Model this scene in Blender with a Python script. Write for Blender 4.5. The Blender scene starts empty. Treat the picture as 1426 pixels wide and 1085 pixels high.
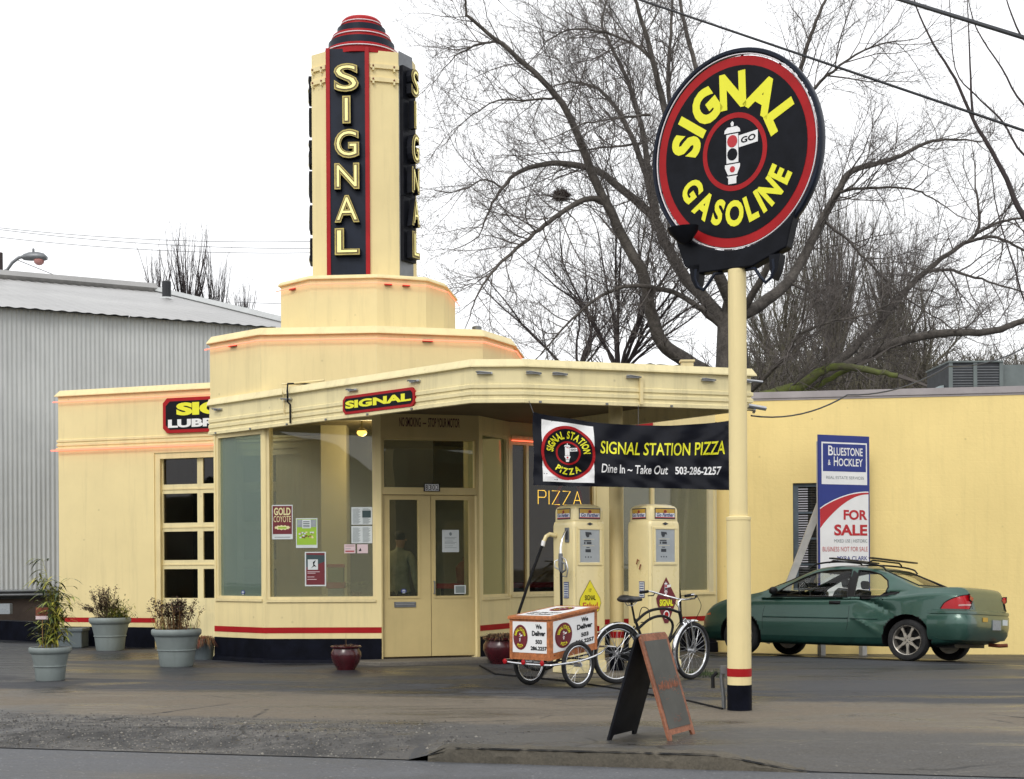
import bpy, math, random
import numpy as np
from mathutils import Vector, Matrix
R = math.radians
F, CX, HY, EZ, RO = 2000.0, 713.0, 790.0, 1.31, 0.006
scene = bpy.context.scene
COL = scene.collection

# ------------------------------------------------------------------ coordinates
def ray(x, y):
    xt = x - RO*(y-HY); yt = y + RO*(x-CX)
    return (xt-CX)/F, (HY-yt)/F
def P(x, y, D):
    a, b = ray(x, y)
    return Vector((a*D, D, EZ+b*D))
def sst(a, b, x):
    t = min(1, max(0, (x-a)/(b-a))); return t*t*(3-2*t)
def road_edge(x): return 10.3-.26*x
def G(x, y):
    d = (x-5.52)*.629+(y-20.0)*.777
    z = -min(.16, max(0, .03+.052*d))*sst(1.8, 3.2, x)
    s = (y-road_edge(x))*.968
    curb = sst(-.75, -.45, x)*(1-sst(1.3, 2.1, x))
    if s < .9: z -= .10*(1-sst(-.02, .9, s))*(1-curb) if s > -.03 else .10
    return z

# ------------------------------------------------------------------ materials
MAT = {}
def _nodes(name):
    m = bpy.data.materials.new(name); m.use_nodes = True
    nt = m.node_tree; b = nt.nodes['Principled BSDF']
    return m, nt, b
def N(nt, t, **kw):
    n = nt.nodes.new(t)
    for k, v in kw.items():
        if k in n.inputs: n.inputs[k].default_value = v
        else: setattr(n, k, v)
    return n
def mat(name, col, rough=.6, metal=0, var=.12, scale=3.0, bump=.0, bscale=60, streak=0, col2=None, spec=.5, emit=None, estr=1, coat=0, fine=0, spots=0, blocks=0):
    m, nt, b = _nodes(name)
    L = nt.links.new
    b.inputs['Roughness'].default_value = rough; b.inputs['Metallic'].default_value = metal
    b.inputs['Specular IOR Level'].default_value = spec
    b.inputs['Coat Weight'].default_value = coat
    c = (*col, 1)
    b.inputs['Base Color'].default_value = c
    if emit:
        b.inputs['Emission Color'].default_value = (*emit, 1); b.inputs['Emission Strength'].default_value = estr
    tc = N(nt, 'ShaderNodeTexCoord')
    if var or col2:
        nz = N(nt, 'ShaderNodeTexNoise', Scale=scale, Detail=6.0, Roughness=.62); L(tc.outputs['Object'], nz.inputs['Vector'])
        mr = N(nt, 'ShaderNodeMapRange'); mr.inputs['From Min'].default_value = .32; mr.inputs['From Max'].default_value = .68
        L(nz.outputs['Fac'], mr.inputs['Value'])
        mx = N(nt, 'ShaderNodeMix', data_type='RGBA')
        dk = col2 if col2 else tuple(v*(1-var*1.6) for v in col)
        lt = col if col2 else tuple(min(1, v*(1+var*.6)) for v in col)
        mx.inputs['A'].default_value = (*dk, 1); mx.inputs['B'].default_value = (*lt, 1)
        L(mr.outputs['Result'], mx.inputs['Factor'])
        out = mx.outputs['Result']
        if streak:
            mp = N(nt, 'ShaderNodeMapping'); mp.inputs['Scale'].default_value = (5, 5, .35); L(tc.outputs['Object'], mp.inputs['Vector'])
            n2 = N(nt, 'ShaderNodeTexNoise', Scale=1.6, Detail=5.0, Roughness=.7); L(mp.outputs['Vector'], n2.inputs['Vector'])
            m2 = N(nt, 'ShaderNodeMapRange'); m2.inputs['From Min'].default_value = .5; m2.inputs['From Max'].default_value = .78; m2.inputs['To Max'].default_value = streak
            L(n2.outputs['Fac'], m2.inputs['Value'])
            x2 = N(nt, 'ShaderNodeMix', data_type='RGBA'); x2.inputs['B'].default_value = (*[v*.42 for v in col], 1)
            L(out, x2.inputs['A']); L(m2.outputs['Result'], x2.inputs['Factor']); out = x2.outputs['Result']
        if fine:
            n3 = N(nt, 'ShaderNodeTexNoise', Scale=fine, Detail=3.0, Roughness=.8); L(tc.outputs['Object'], n3.inputs['Vector'])
            m3 = N(nt, 'ShaderNodeMapRange'); m3.inputs['From Min'].default_value = .3; m3.inputs['From Max'].default_value = .7; m3.inputs['To Min'].default_value = .6; m3.inputs['To Max'].default_value = 1.35
            L(n3.outputs['Fac'], m3.inputs['Value'])
            x3 = N(nt, 'ShaderNodeVectorMath', operation='SCALE'); L(out, x3.inputs[0]); L(m3.outputs['Result'], x3.inputs['Scale']); out = x3.outputs['Vector']
        if spots:
            vs_ = N(nt, 'ShaderNodeTexVoronoi', Scale=7.0); L(tc.outputs['Object'], vs_.inputs['Vector']); sc_ = N(nt, 'ShaderNodeSeparateColor'); L(vs_.outputs['Color'], sc_.inputs['Color'])
            a1 = N(nt, 'ShaderNodeMath', operation='LESS_THAN'); a1.inputs[1].default_value = spots; L(sc_.outputs['Red'], a1.inputs[0])
            a2 = N(nt, 'ShaderNodeMapRange'); a2.inputs['From Min'].default_value = .02; a2.inputs['From Max'].default_value = .17; a2.inputs['To Min'].default_value = .5; a2.inputs['To Max'].default_value = 0; L(vs_.outputs['Distance'], a2.inputs['Value'])
            a3 = N(nt, 'ShaderNodeMath', operation='MULTIPLY'); L(a1.outputs[0], a3.inputs[0]); L(a2.outputs['Result'], a3.inputs[1])
            x4 = N(nt, 'ShaderNodeMix', data_type='RGBA'); x4.inputs['B'].default_value = (*[v*.45 for v in col], 1); L(out, x4.inputs['A']); L(a3.outputs[0], x4.inputs['Factor']); out = x4.outputs['Result']
        L(out, b.inputs['Base Color'])
        if metal < .5 and rough > .15:
            rr = N(nt, 'ShaderNodeMapRange'); rr.inputs['To Min'].default_value = min(1, rough*1.15); rr.inputs['To Max'].default_value = rough*.85
            L(nz.outputs['Fac'], rr.inputs['Value']); L(rr.outputs['Result'], b.inputs['Roughness'])
    if bump:
        nb = N(nt, 'ShaderNodeTexNoise', Scale=bscale, Detail=4.0); L(tc.outputs['Object'], nb.inputs['Vector'])
        bp = N(nt, 'ShaderNodeBump', Strength=bump, Distance=.01); L(nb.outputs['Fac'], bp.inputs['Height']); L(bp.outputs['Normal'], b.inputs['Normal'])
    if blocks:
        sx = N(nt, 'ShaderNodeSeparateXYZ'); L(tc.outputs['Object'], sx.inputs[0]); cx = N(nt, 'ShaderNodeCombineXYZ'); L(sx.outputs[0], cx.inputs[0]); L(sx.outputs[2], cx.inputs[1])
        br = N(nt, 'ShaderNodeTexBrick'); L(cx.outputs[0], br.inputs['Vector']); br.inputs['Scale'].default_value = 1; br.inputs['Brick Width'].default_value = .40; br.inputs['Row Height'].default_value = .20; br.inputs['Mortar Size'].default_value = .008; br.inputs['Mortar Smooth'].default_value = .6
        b2 = N(nt, 'ShaderNodeBump', Strength=blocks, Distance=.008, invert=True); L(br.outputs['Fac'], b2.inputs['Height']); L(bp.outputs['Normal'], b2.inputs['Normal']); L(b2.outputs['Normal'], b.inputs['Normal'])
    MAT[name] = m; return m
def glass(name, tint=(.8, .85, .82), refl=1.0, rough=.01, ior=1.5, refl_haze=0, refl_col=(.3, .35, .3)):
    m, nt, b = _nodes(name); L = nt.links.new
    out = nt.nodes['Material Output']
    tr = N(nt, 'ShaderNodeBsdfTransparent'); tr.inputs['Color'].default_value = (*tint, 1)
    gl = N(nt, 'ShaderNodeBsdfGlossy'); gl.inputs['Roughness'].default_value = rough
    fr = N(nt, 'ShaderNodeFresnel'); fr.inputs['IOR'].default_value = ior
    mu = N(nt, 'ShaderNodeMath', operation='MULTIPLY', use_clamp=True); mu.inputs[1].default_value = refl
    L(fr.outputs['Fac'], mu.inputs[0])
    ge = N(nt, 'ShaderNodeNewGeometry'); im = N(nt, 'ShaderNodeMix', data_type='FLOAT'); im.inputs['A'].default_value = ior; im.inputs['B'].default_value = 1/ior   # same reflectance from both sides of the thin pane
    L(ge.outputs['Backfacing'], im.inputs['Factor']); L(im.outputs['Result'], fr.inputs['IOR'])
    base = tr.outputs[0]
    if refl_haze:
        df = N(nt, 'ShaderNodeBsdfDiffuse'); df.inputs['Color'].default_value = (*refl_col, 1)  # even diffuse tone painted in for the reflections on the panes
        m0 = N(nt, 'ShaderNodeMixShader'); m0.inputs[0].default_value = refl_haze
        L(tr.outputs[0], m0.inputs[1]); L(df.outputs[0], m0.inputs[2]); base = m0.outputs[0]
    mx = N(nt, 'ShaderNodeMixShader'); L(mu.outputs[0], mx.inputs[0]); L(base, mx.inputs[1]); L(gl.outputs[0], mx.inputs[2])
    # slightly wavy float glass
    tc = N(nt, 'ShaderNodeTexCoord'); nz = N(nt, 'ShaderNodeTexNoise', Scale=1.2, Detail=1.0); L(tc.outputs['Object'], nz.inputs['Vector'])
    bp = N(nt, 'ShaderNodeBump', Strength=.12, Distance=.02); L(nz.outputs['Fac'], bp.inputs['Height']); L(bp.outputs['Normal'], gl.inputs['Normal'])
    L(mx.outputs[0], out.inputs['Surface']); MAT[name] = m; return m

mat('cream', (.80, .665, .342), .62, var=.05, scale=.9, streak=.24, bump=.10, bscale=30, spots=.06)
mat('cream_trim', (.78, .65, .345), .5, var=.06, scale=2.5, streak=.3)
mat('cream_worn', (.78, .68, .385), .55, var=.07, scale=1.6, streak=.4, bump=.05, bscale=30, spots=.14)
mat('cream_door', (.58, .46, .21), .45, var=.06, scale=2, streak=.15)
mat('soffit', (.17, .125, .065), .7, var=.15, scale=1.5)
mat('yellow_wall', (.88, .69, .285), .7, var=.05, scale=.6, streak=.13, bump=.35, bscale=20, spots=.05, blocks=.10)
mat('red', (.38, .010, .013), .45, var=.1, scale=4, spec=.2)
mat('maroon_paint', (.10, .018, .022), .6, var=.3, scale=20)
mat('red_worn', (.42, .035, .03), .5, var=.18, scale=5)
mat('black', (.008, .009, .013), .45, var=.25, scale=6, spec=.12)
mat('base_black', (.005, .006, .012), .55, var=.35, scale=5, streak=.3, spec=.08)
mat('navy', (.009, .014, .028), .42, var=.2, scale=4, spec=.2)
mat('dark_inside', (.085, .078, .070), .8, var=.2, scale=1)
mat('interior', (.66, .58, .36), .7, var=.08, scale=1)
mat('interior_floor', (.12, .10, .08), .5, var=.2, scale=2)
mat('sign_yellow', (.80, .78, .02), .4, var=.03, scale=3)
mat('sign_white', (.80, .80, .80), .45, var=.04, scale=3)
mat('sign_blue', (.012, .028, .21), .4, var=.05, scale=3)
mat('sign_red', (.48, .012, .02), .4, var=.05, scale=3)
mat('sign_green', (.30, .50, .03), .5, var=.05, scale=6)
mat('gold', (.50, .40, .10), .35, var=.15, scale=8)
mat('gold_dark', (.16, .11, .03), .4, var=.3, scale=8)
mat('neon_yellow', (.75, .7, .3), .2, var=0, emit=(1, .85, .25), estr=.35)
mat('neon_pizza', (.7, .5, .05), .2, var=0, emit=(1, .62, .05), estr=4.5)
mat('neon_red', (.9, .25, .2), .2, var=0, emit=(1, .13, .06), estr=1.9)
mat('neon_off', (.75, .7, .72), .15, var=0)
mat('lamp_glow', (1, .8, .3), .3, var=0, emit=(1, .62, .12), estr=5)
mat('chrome', (.75, .76, .78), .12, metal=1, var=0)
mat('alu', (.55, .56, .58), .32, metal=.9, var=.08, scale=6)
mat('steel_grey', (.20, .21, .22), .45, metal=.6, var=.15, scale=5)
mat('rubber', (.010, .010, .011), .75, var=.3, scale=9, spec=.2)
mat('tyre', (.020, .020, .021), .85, var=.4, scale=8, bump=.3, bscale=60)
mat('plastic_black', (.010, .010, .011), .45, var=.2, scale=8, spec=.25)
mat('leather', (.012, .012, .014), .38, var=.3, scale=14, bump=.2, bscale=80)
mat('blue_black', (.015, .02, .07), .3, var=.1)
mat('orange_wood', (.46, .155, .05), .5, var=.22, scale=5, fine=25)
mat('board_wood', (.30, .115, .06), .7, var=.25, scale=6, fine=30)
mat('chalk', (.085, .085, .075), .75, var=.15, scale=3)
mat('chalk_writing', (.30, .11, .06), .9, var=.3, scale=25)
mat('pot_grey', (.215, .25, .245), .55, var=.10, scale=3, streak=.25, bump=.1, bscale=40)
mat('pot_red', (.060, .006, .010), .25, var=.3, scale=5, coat=.2)
mat('soil', (.03, .02, .012), .95, var=.3, scale=20)
mat('leaf_green', (.20, .23, .035), .5, var=.35, scale=9)
mat('leaf_yellow', (.33, .30, .04), .5, var=.3, scale=9)
mat('leaf_dark', (.035, .06, .018), .6, var=.4, scale=9)
mat('leaf_brown', (.075, .035, .022), .8, var=.4, scale=12)
mat('dead_tan', (.26, .14, .055), .85, var=.3, scale=12)
mat('twig_brown', (.10, .07, .045), .9, var=.3, scale=12)
mat('bark', (.095, .084, .074), .9, var=.25, scale=2.5, bump=.6, bscale=18, fine=10)
mat('bark_moss', (.10, .10, .035), .95, col2=(.085, .075, .055), var=.2, scale=1.2, bump=.6, bscale=18)
mat('moss', (.13, .17, .022), .95, col2=(.07, .062, .045), var=.35, scale=2.6, bump=.6, bscale=25)
mat('twig', (.105, .092, .085), .9, var=.1, scale=2)
mat('twig_dark', (.045, .035, .035), .9, var=.1, scale=2)
mat('brush', (.10, .09, .062), .95, var=.3, scale=1)
mat('bank_green', (.05, .06, .035), .95, var=.45, scale=.4)
mat('wire', (.01, .012, .016), .5, var=0)
mat('wire_thin', (.12, .12, .13), .5, var=0)
mat('galv', (.47, .485, .48), .5, metal=.2, var=.10, scale=.5, streak=.30)
mat('galv_roof', (.36, .355, .345), .38, metal=.55, var=.12, scale=.4, streak=.1)
mat('dock', (.055, .038, .03), .8, var=.3, scale=2)
mat('house_wall', (.10, .11, .095), .8, var=.15, scale=1)
mat('house_roof', (.12, .095, .09), .9, var=.2, scale=2)
mat('coping', (.36, .33, .335), .5, var=.12, scale=2)
mat('hvac_dark', (.02, .024, .03), .5, var=.2, scale=6)
mat('hvac_grey', (.13, .155, .155), .5, var=.15, scale=3)
mat('duct', (.42, .50, .52), .35, metal=.4, var=.1, scale=4)
mat('window_blue', (.09, .12, .15), .5, var=.2, scale=6)
mat('blind', (.12, .13, .115), .6, var=.15, scale=4)
mat('prop_grey', (.45, .44, .42), .6, var=.12, scale=6)
mat('pump_cream', (.78, .66, .35), .28, var=.04, scale=3, streak=.08, coat=.35)
mat('dial', (.36, .39, .41), .2, var=.08, scale=5)
mat('dial_dark', (.03, .035, .045), .35, var=.1)
mat('paper', (.62, .66, .66), .8, var=.06, scale=8)
mat('paper_ink', (.22, .26, .27), .8, var=.25, scale=40)
mat('paper_pink', (.66, .52, .54), .8, var=.05, scale=8)
mat('poster_maroon', (.15, .012, .02), .6, var=.1, scale=8)
mat('poster_teal', (.03, .06, .065), .6, var=.1, scale=8)
mat('cream_ink', (.72, .66, .35), .6, var=.05)
mat('jacket', (.30, .28, .19), .9, var=.2, scale=9)
mat('trousers', (.02, .022, .035), .9, var=.2, scale=9)
mat('skin', (.45, .25, .17), .6, var=.06, scale=12)
mat('hair', (.03, .02, .015), .7, var=.2, scale=40)
mat('car_paint', (.034, .092, .072), .33, metal=.35, var=.06, scale=2.2, coat=.55)
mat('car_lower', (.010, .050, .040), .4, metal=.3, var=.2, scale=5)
mat('tail_red', (.42, .006, .012), .22, var=.1, scale=6, spec=.35)
mat('tail_pale', (.5, .22, .2), .12, var=.1, scale=6, coat=1)
mat('amber', (.55, .08, .015), .15, var=.05, coat=1)
mat('rim_metal', (.50, .47, .42), .32, metal=.75, var=.12, scale=9)
mat('rust', (.20, .05, .02), .7, var=.3, scale=12)
mat('plate_grey', (.30, .33, .36), .5, var=.15, scale=25)
mat('seat_cloth', (.05, .055, .06), .9, var=.2, scale=8)
mat('deflated', (.40, .40, .36), .8, var=.1)
mat('grass', (.06, .09, .02), .9, var=.3, scale=9)
mat('nest', (.05, .03, .025), .95, var=.3, scale=9)
mat('bucket', (.10, .125, .135), .6, var=.1, scale=5)
mat('orange_glow_glass', (.5, .08, .03), .2, var=.1)
glass('glass_clear', (.86, .88, .80), 1.15, .01, 1.5, .22, (.42, .42, .32))  # pale haze painted in for the reflected glow on the panes
glass('glass_refl_green', (.55, .66, .58), 1.5, .015, 1.7, .42, (.25, .33, .28))  # green-grey tone painted in for trees reflected in the corner pane
glass('glass_refl_olive', (.55, .6, .45), 1.2, .03, 1.55, .62, (.33, .34, .18))  # olive tone painted in for the reflection on the right corner pane
glass('glass_door', (.75, .80, .76), 1.0, .01, 1.5, .05, (.3, .33, .28))
glass('glass_car', (.80, .84, .82), .9, .01, 1.5)
glass('glass_dark', (.55, .54, .55), .9, .02, 1.5)

def ground_mat(name, base, dark, tan=None, rough=.5, fine_amt=.35, speck=0, speckc=(.4, .38, .33), bump=.35, wet=.35):
    m, nt, b = _nodes(name); L = nt.links.new
    tc = N(nt, 'ShaderNodeTexCoord')
    mp = N(nt, 'ShaderNodeMapping'); mp.inputs['Rotation'].default_value = (0, 0, R(14)); mp.inputs['Scale'].default_value = (.42, 1.0, 1); L(tc.outputs['Object'], mp.inputs['Vector'])
    big = N(nt, 'ShaderNodeTexNoise', Scale=.62, Detail=9.0, Roughness=.66, Distortion=.9); L(mp.outputs['Vector'], big.inputs['Vector'])
    r1 = N(nt, 'ShaderNodeValToRGB'); r1.color_ramp.elements[0].position = .38; r1.color_ramp.elements[1].position = .62
    r1.color_ramp.elements[0].color = (*dark, 1); r1.color_ramp.elements[1].color = (*base, 1)
    L(big.outputs['Fac'], r1.inputs['Fac']); out = r1.outputs['Color']
    if tan:
        b2 = N(nt, 'ShaderNodeTexNoise', Scale=.5, Detail=5.0, Distortion=.4); 
        m2 = N(nt, 'ShaderNodeMapping'); m2.inputs['Location'].default_value = (7, 3, 0); m2.inputs['Scale'].default_value = (.3, 1.3, 1); m2.inputs['Rotation'].default_value = (0, 0, R(12))
        L(tc.outputs['Object'], m2.inputs['Vector']); L(m2.outputs['Vector'], b2.inputs['Vector'])
        r2 = N(nt, 'ShaderNodeMapRange'); r2.inputs['From Min'].default_value = .45; r2.inputs['From Max'].default_value = .65; L(b2.outputs['Fac'], r2.inputs['Value'])
        x = N(nt, 'ShaderNodeMix', data_type='RGBA'); x.inputs['B'].default_value = (*tan, 1); L(out, x.inputs['A']); L(r2.outputs['Result'], x.inputs['Factor']); out = x.outputs['Result']
    fn = N(nt, 'ShaderNodeTexNoise', Scale=42.0, Detail=5.0, Roughness=.8); L(tc.outputs['Object'], fn.inputs['Vector'])
    fm = N(nt, 'ShaderNodeMapRange'); fm.inputs['From Min'].default_value = .3; fm.inputs['From Max'].default_value = .7; fm.inputs['To Min'].default_value = 1-fine_amt; fm.inputs['To Max'].default_value = 1+fine_amt
    L(fn.outputs['Fac'], fm.inputs['Value'])
    sc = N(nt, 'ShaderNodeVectorMath', operation='SCALE'); L(out, sc.inputs[0]); L(fm.outputs['Result'], sc.inputs['Scale']); out = sc.outputs['Vector']
    if speck:
        vo = N(nt, 'ShaderNodeTexVoronoi', Scale=38.0, Randomness=1.0); L(tc.outputs['Object'], vo.inputs['Vector'])
        sp = N(nt, 'ShaderNodeSeparateColor'); L(vo.outputs['Color'], sp.inputs['Color'])
        th = N(nt, 'ShaderNodeMath', operation='LESS_THAN'); th.inputs[1].default_value = speck; L(sp.outputs['Red'], th.inputs[0])
        d = N(nt, 'ShaderNodeMath', operation='LESS_THAN'); d.inputs[1].default_value = .36; L(vo.outputs['Distance'], d.inputs[0])
        mu = N(nt, 'ShaderNodeMath', operation='MULTIPLY'); L(th.outputs[0], mu.inputs[0]); L(d.outputs[0], mu.inputs[1])
        x = N(nt, 'ShaderNodeMix', data_type='RGBA'); x.inputs['B'].default_value = (*speckc, 1); L(out, x.inputs['A']); L(mu.outputs[0], x.inputs['Factor']); out = x.outputs['Result']
    L(out, b.inputs['Base Color'])
    rr = N(nt, 'ShaderNodeMapRange'); rr.inputs['From Min'].default_value = .4; rr.inputs['From Max'].default_value = .6
    rr.inputs['To Min'].default_value = rough-wet*.6; rr.inputs['To Max'].default_value = rough+.1; L(big.outputs['Fac'], rr.inputs['Value']); L(rr.outputs['Result'], b.inputs['Roughness'])
    bp = N(nt, 'ShaderNodeBump', Strength=bump, Distance=.012); L(fn.outputs['Fac'], bp.inputs['Height']); L(bp.outputs['Normal'], b.inputs['Normal'])
    MAT[name] = m
ground_mat('asphalt_lot', (.042, .045, .051), (.014, .015, .018), None, rough=.66, wet=.72)
ground_mat('walk', (.120, .098, .070), (.062, .055, .048), (.150, .118, .078), rough=.8, wet=.3, fine_amt=.25)
ground_mat('gravel', (.072, .067, .062), (.040, .038, .037), None, rough=.85, wet=.2, speck=.16, speckc=(.26, .25, .21), bump=1.0, fine_amt=.65)
ground_mat('road', (.098, .102, .110), (.040, .043, .048), None, rough=.66, wet=.5, fine_amt=.42, bump=.5, speck=.05, speckc=(.2, .2, .2))
ground_mat('kerb_concrete', (.105, .092, .070), (.035, .032, .024), None, rough=.8, wet=.1, bump=.8)
ground_mat('step_concrete', (.17, .155, .13), (.10, .09, .075), None, rough=.75, wet=.2)
ground_mat('field', (.06, .06, .055), (.04, .045, .035), None, rough=.9, wet=.1)

def pave_mat(name):
    m, nt, b = _nodes(name); L = nt.links.new
    def M(op, a, c=0.0, cl=False):
        n = nt.nodes.new('ShaderNodeMath'); n.operation = op; n.use_clamp = cl
        for i, v in enumerate((a, c)):
            if isinstance(v, (int, float)): n.inputs[i].default_value = v
            else: L(v, n.inputs[i])
        return n.outputs[0]
    def ss(a, c, x):
        n = nt.nodes.new('ShaderNodeMapRange'); n.interpolation_type = 'SMOOTHSTEP'; n.inputs['From Min'].default_value = a; n.inputs['From Max'].default_value = c; L(x, n.inputs['Value']); return n.outputs['Result']
    def mixc(f, A, B):
        n = N(nt, 'ShaderNodeMix', data_type='RGBA')
        if isinstance(f, float): n.inputs['Factor'].default_value = f
        else: L(f, n.inputs['Factor'])
        for k, v in (('A', A), ('B', B)):
            if isinstance(v, tuple): n.inputs[k].default_value = (*v, 1)
            else: L(v, n.inputs[k])
        return n.outputs['Result']
    tc = N(nt, 'ShaderNodeTexCoord'); P3 = tc.outputs['Object']
    sp = N(nt, 'ShaderNodeSeparateXYZ'); L(P3, sp.inputs[0]); X, Y = sp.outputs[0], sp.outputs[1]
    def noise(sc, det=5.0, sx=1, rot=0, loc=0, rough=.6, dist=0.0):
        mp = N(nt, 'ShaderNodeMapping'); mp.inputs['Scale'].default_value = (sx, 1, 1); mp.inputs['Rotation'].default_value = (0, 0, R(rot)); mp.inputs['Location'].default_value = (loc, loc*.7, 0); L(P3, mp.inputs['Vector'])
        n = N(nt, 'ShaderNodeTexNoise', Scale=sc, Detail=det, Roughness=rough, Distortion=dist); L(mp.outputs['Vector'], n.inputs['Vector']); return n.outputs['Fac']
    s_ = M('MULTIPLY', M('ADD', M('SUBTRACT', Y, 10.3), M('MULTIPLY', X, .26)), .968)
    n1 = noise(.55, 6.0, .4, 15); n2 = noise(5, 5.0); n3 = noise(1.6, 8.0, .35, 15, 9.0, .7, .6)
    sd = M('ADD', M('ADD', s_, M('MULTIPLY', M('SUBTRACT', n1, .5), 1.7)), M('MULTIPLY', M('SUBTRACT', n2, .5), .55))
    lot = ss(3.7, 4.2, sd); tan = ss(1.45, 1.9, sd)
    gx = M('SUBTRACT', 1.0, ss(-1.4, .3, M('ADD', X, M('MULTIPLY', M('SUBTRACT', n2, .5), 1.5))))
    gr = M('MULTIPLY', M('SUBTRACT', 1.0, ss(1.25, 1.75, sd)), gx)
    c = mixc(ss(.35, .62, n3), (.040, .039, .038), (.080, .076, .069))
    ct = mixc(ss(.30, .58, n3), (.056, .051, .045), (.128, .106, .078))
    c = mixc(tan, c, ct)
    cg = mixc(ss(.4, .6, n2), (.038, .037, .036), (.070, .067, .063)); c = mixc(gr, c, cg)
    cl = mixc(ss(.4, .6, n3), (.015, .016, .019), (.042, .045, .051)); c = mixc(lot, c, cl)
    fn = noise(55, 5.0, rough=.85); fm = N(nt, 'ShaderNodeMapRange'); fm.inputs['From Min'].default_value = .32; fm.inputs['From Max'].default_value = .68; fm.inputs['To Min'].default_value = .52; fm.inputs['To Max'].default_value = 1.55; L(fn, fm.inputs['Value'])
    sc = N(nt, 'ShaderNodeVectorMath', operation='SCALE'); L(c, sc.inputs[0]); L(fm.outputs['Result'], sc.inputs['Scale']); c = sc.outputs['Vector']
    vo = N(nt, 'ShaderNodeTexVoronoi', Scale=46.0); L(P3, vo.inputs['Vector']); se = N(nt, 'ShaderNodeSeparateColor'); L(vo.outputs['Color'], se.inputs['Color'])
    thr = M('ADD', .035, M('MULTIPLY', gr, M('MULTIPLY', ss(.4, .62, n1), .22))); st = M('MULTIPLY', M('LESS_THAN', se.outputs['Red'], thr), M('LESS_THAN', vo.outputs['Distance'], .34)); st = M('MULTIPLY', st, M('SUBTRACT', 1.0, lot))
    c = mixc(st, c, mixc(se.outputs['Green'], (.10, .095, .08), (.27, .25, .21)))
    # fine cracks
    v2 = N(nt, 'ShaderNodeTexVoronoi', Scale=.55, feature='DISTANCE_TO_EDGE'); mp = N(nt, 'ShaderNodeMix', data_type='RGBA'); mp.inputs['Factor'].default_value = .12
    nz = N(nt, 'ShaderNodeTexNoise', Scale=3.0, Detail=6.0); L(P3, nz.inputs['Vector']); L(P3, mp.inputs['A']); L(nz.outputs['Color'], mp.inputs['B']); L(mp.outputs['Result'], v2.inputs['Vector'])
    cr = M('MULTIPLY', M('LESS_THAN', v2.outputs['Distance'], .006), ss(.50, .60, n1)); c = mixc(cr, c, (.010, .010, .010))
    L(c, b.inputs['Base Color'])
    rr = N(nt, 'ShaderNodeMapRange'); rr.inputs['From Min'].default_value = .38; rr.inputs['From Max'].default_value = .58; rr.inputs['To Min'].default_value = .26; rr.inputs['To Max'].default_value = .92; L(n3, rr.inputs['Value']); L(rr.outputs['Result'], b.inputs['Roughness'])
    hh = M('ADD', M('MULTIPLY', fn, .6), M('MULTIPLY', st, .9)); bp = N(nt, 'ShaderNodeBump', Strength=.6, Distance=.012); L(hh, bp.inputs['Height']); L(bp.outputs['Normal'], b.inputs['Normal'])
    MAT[name] = m
pave_mat('forecourt')
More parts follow.
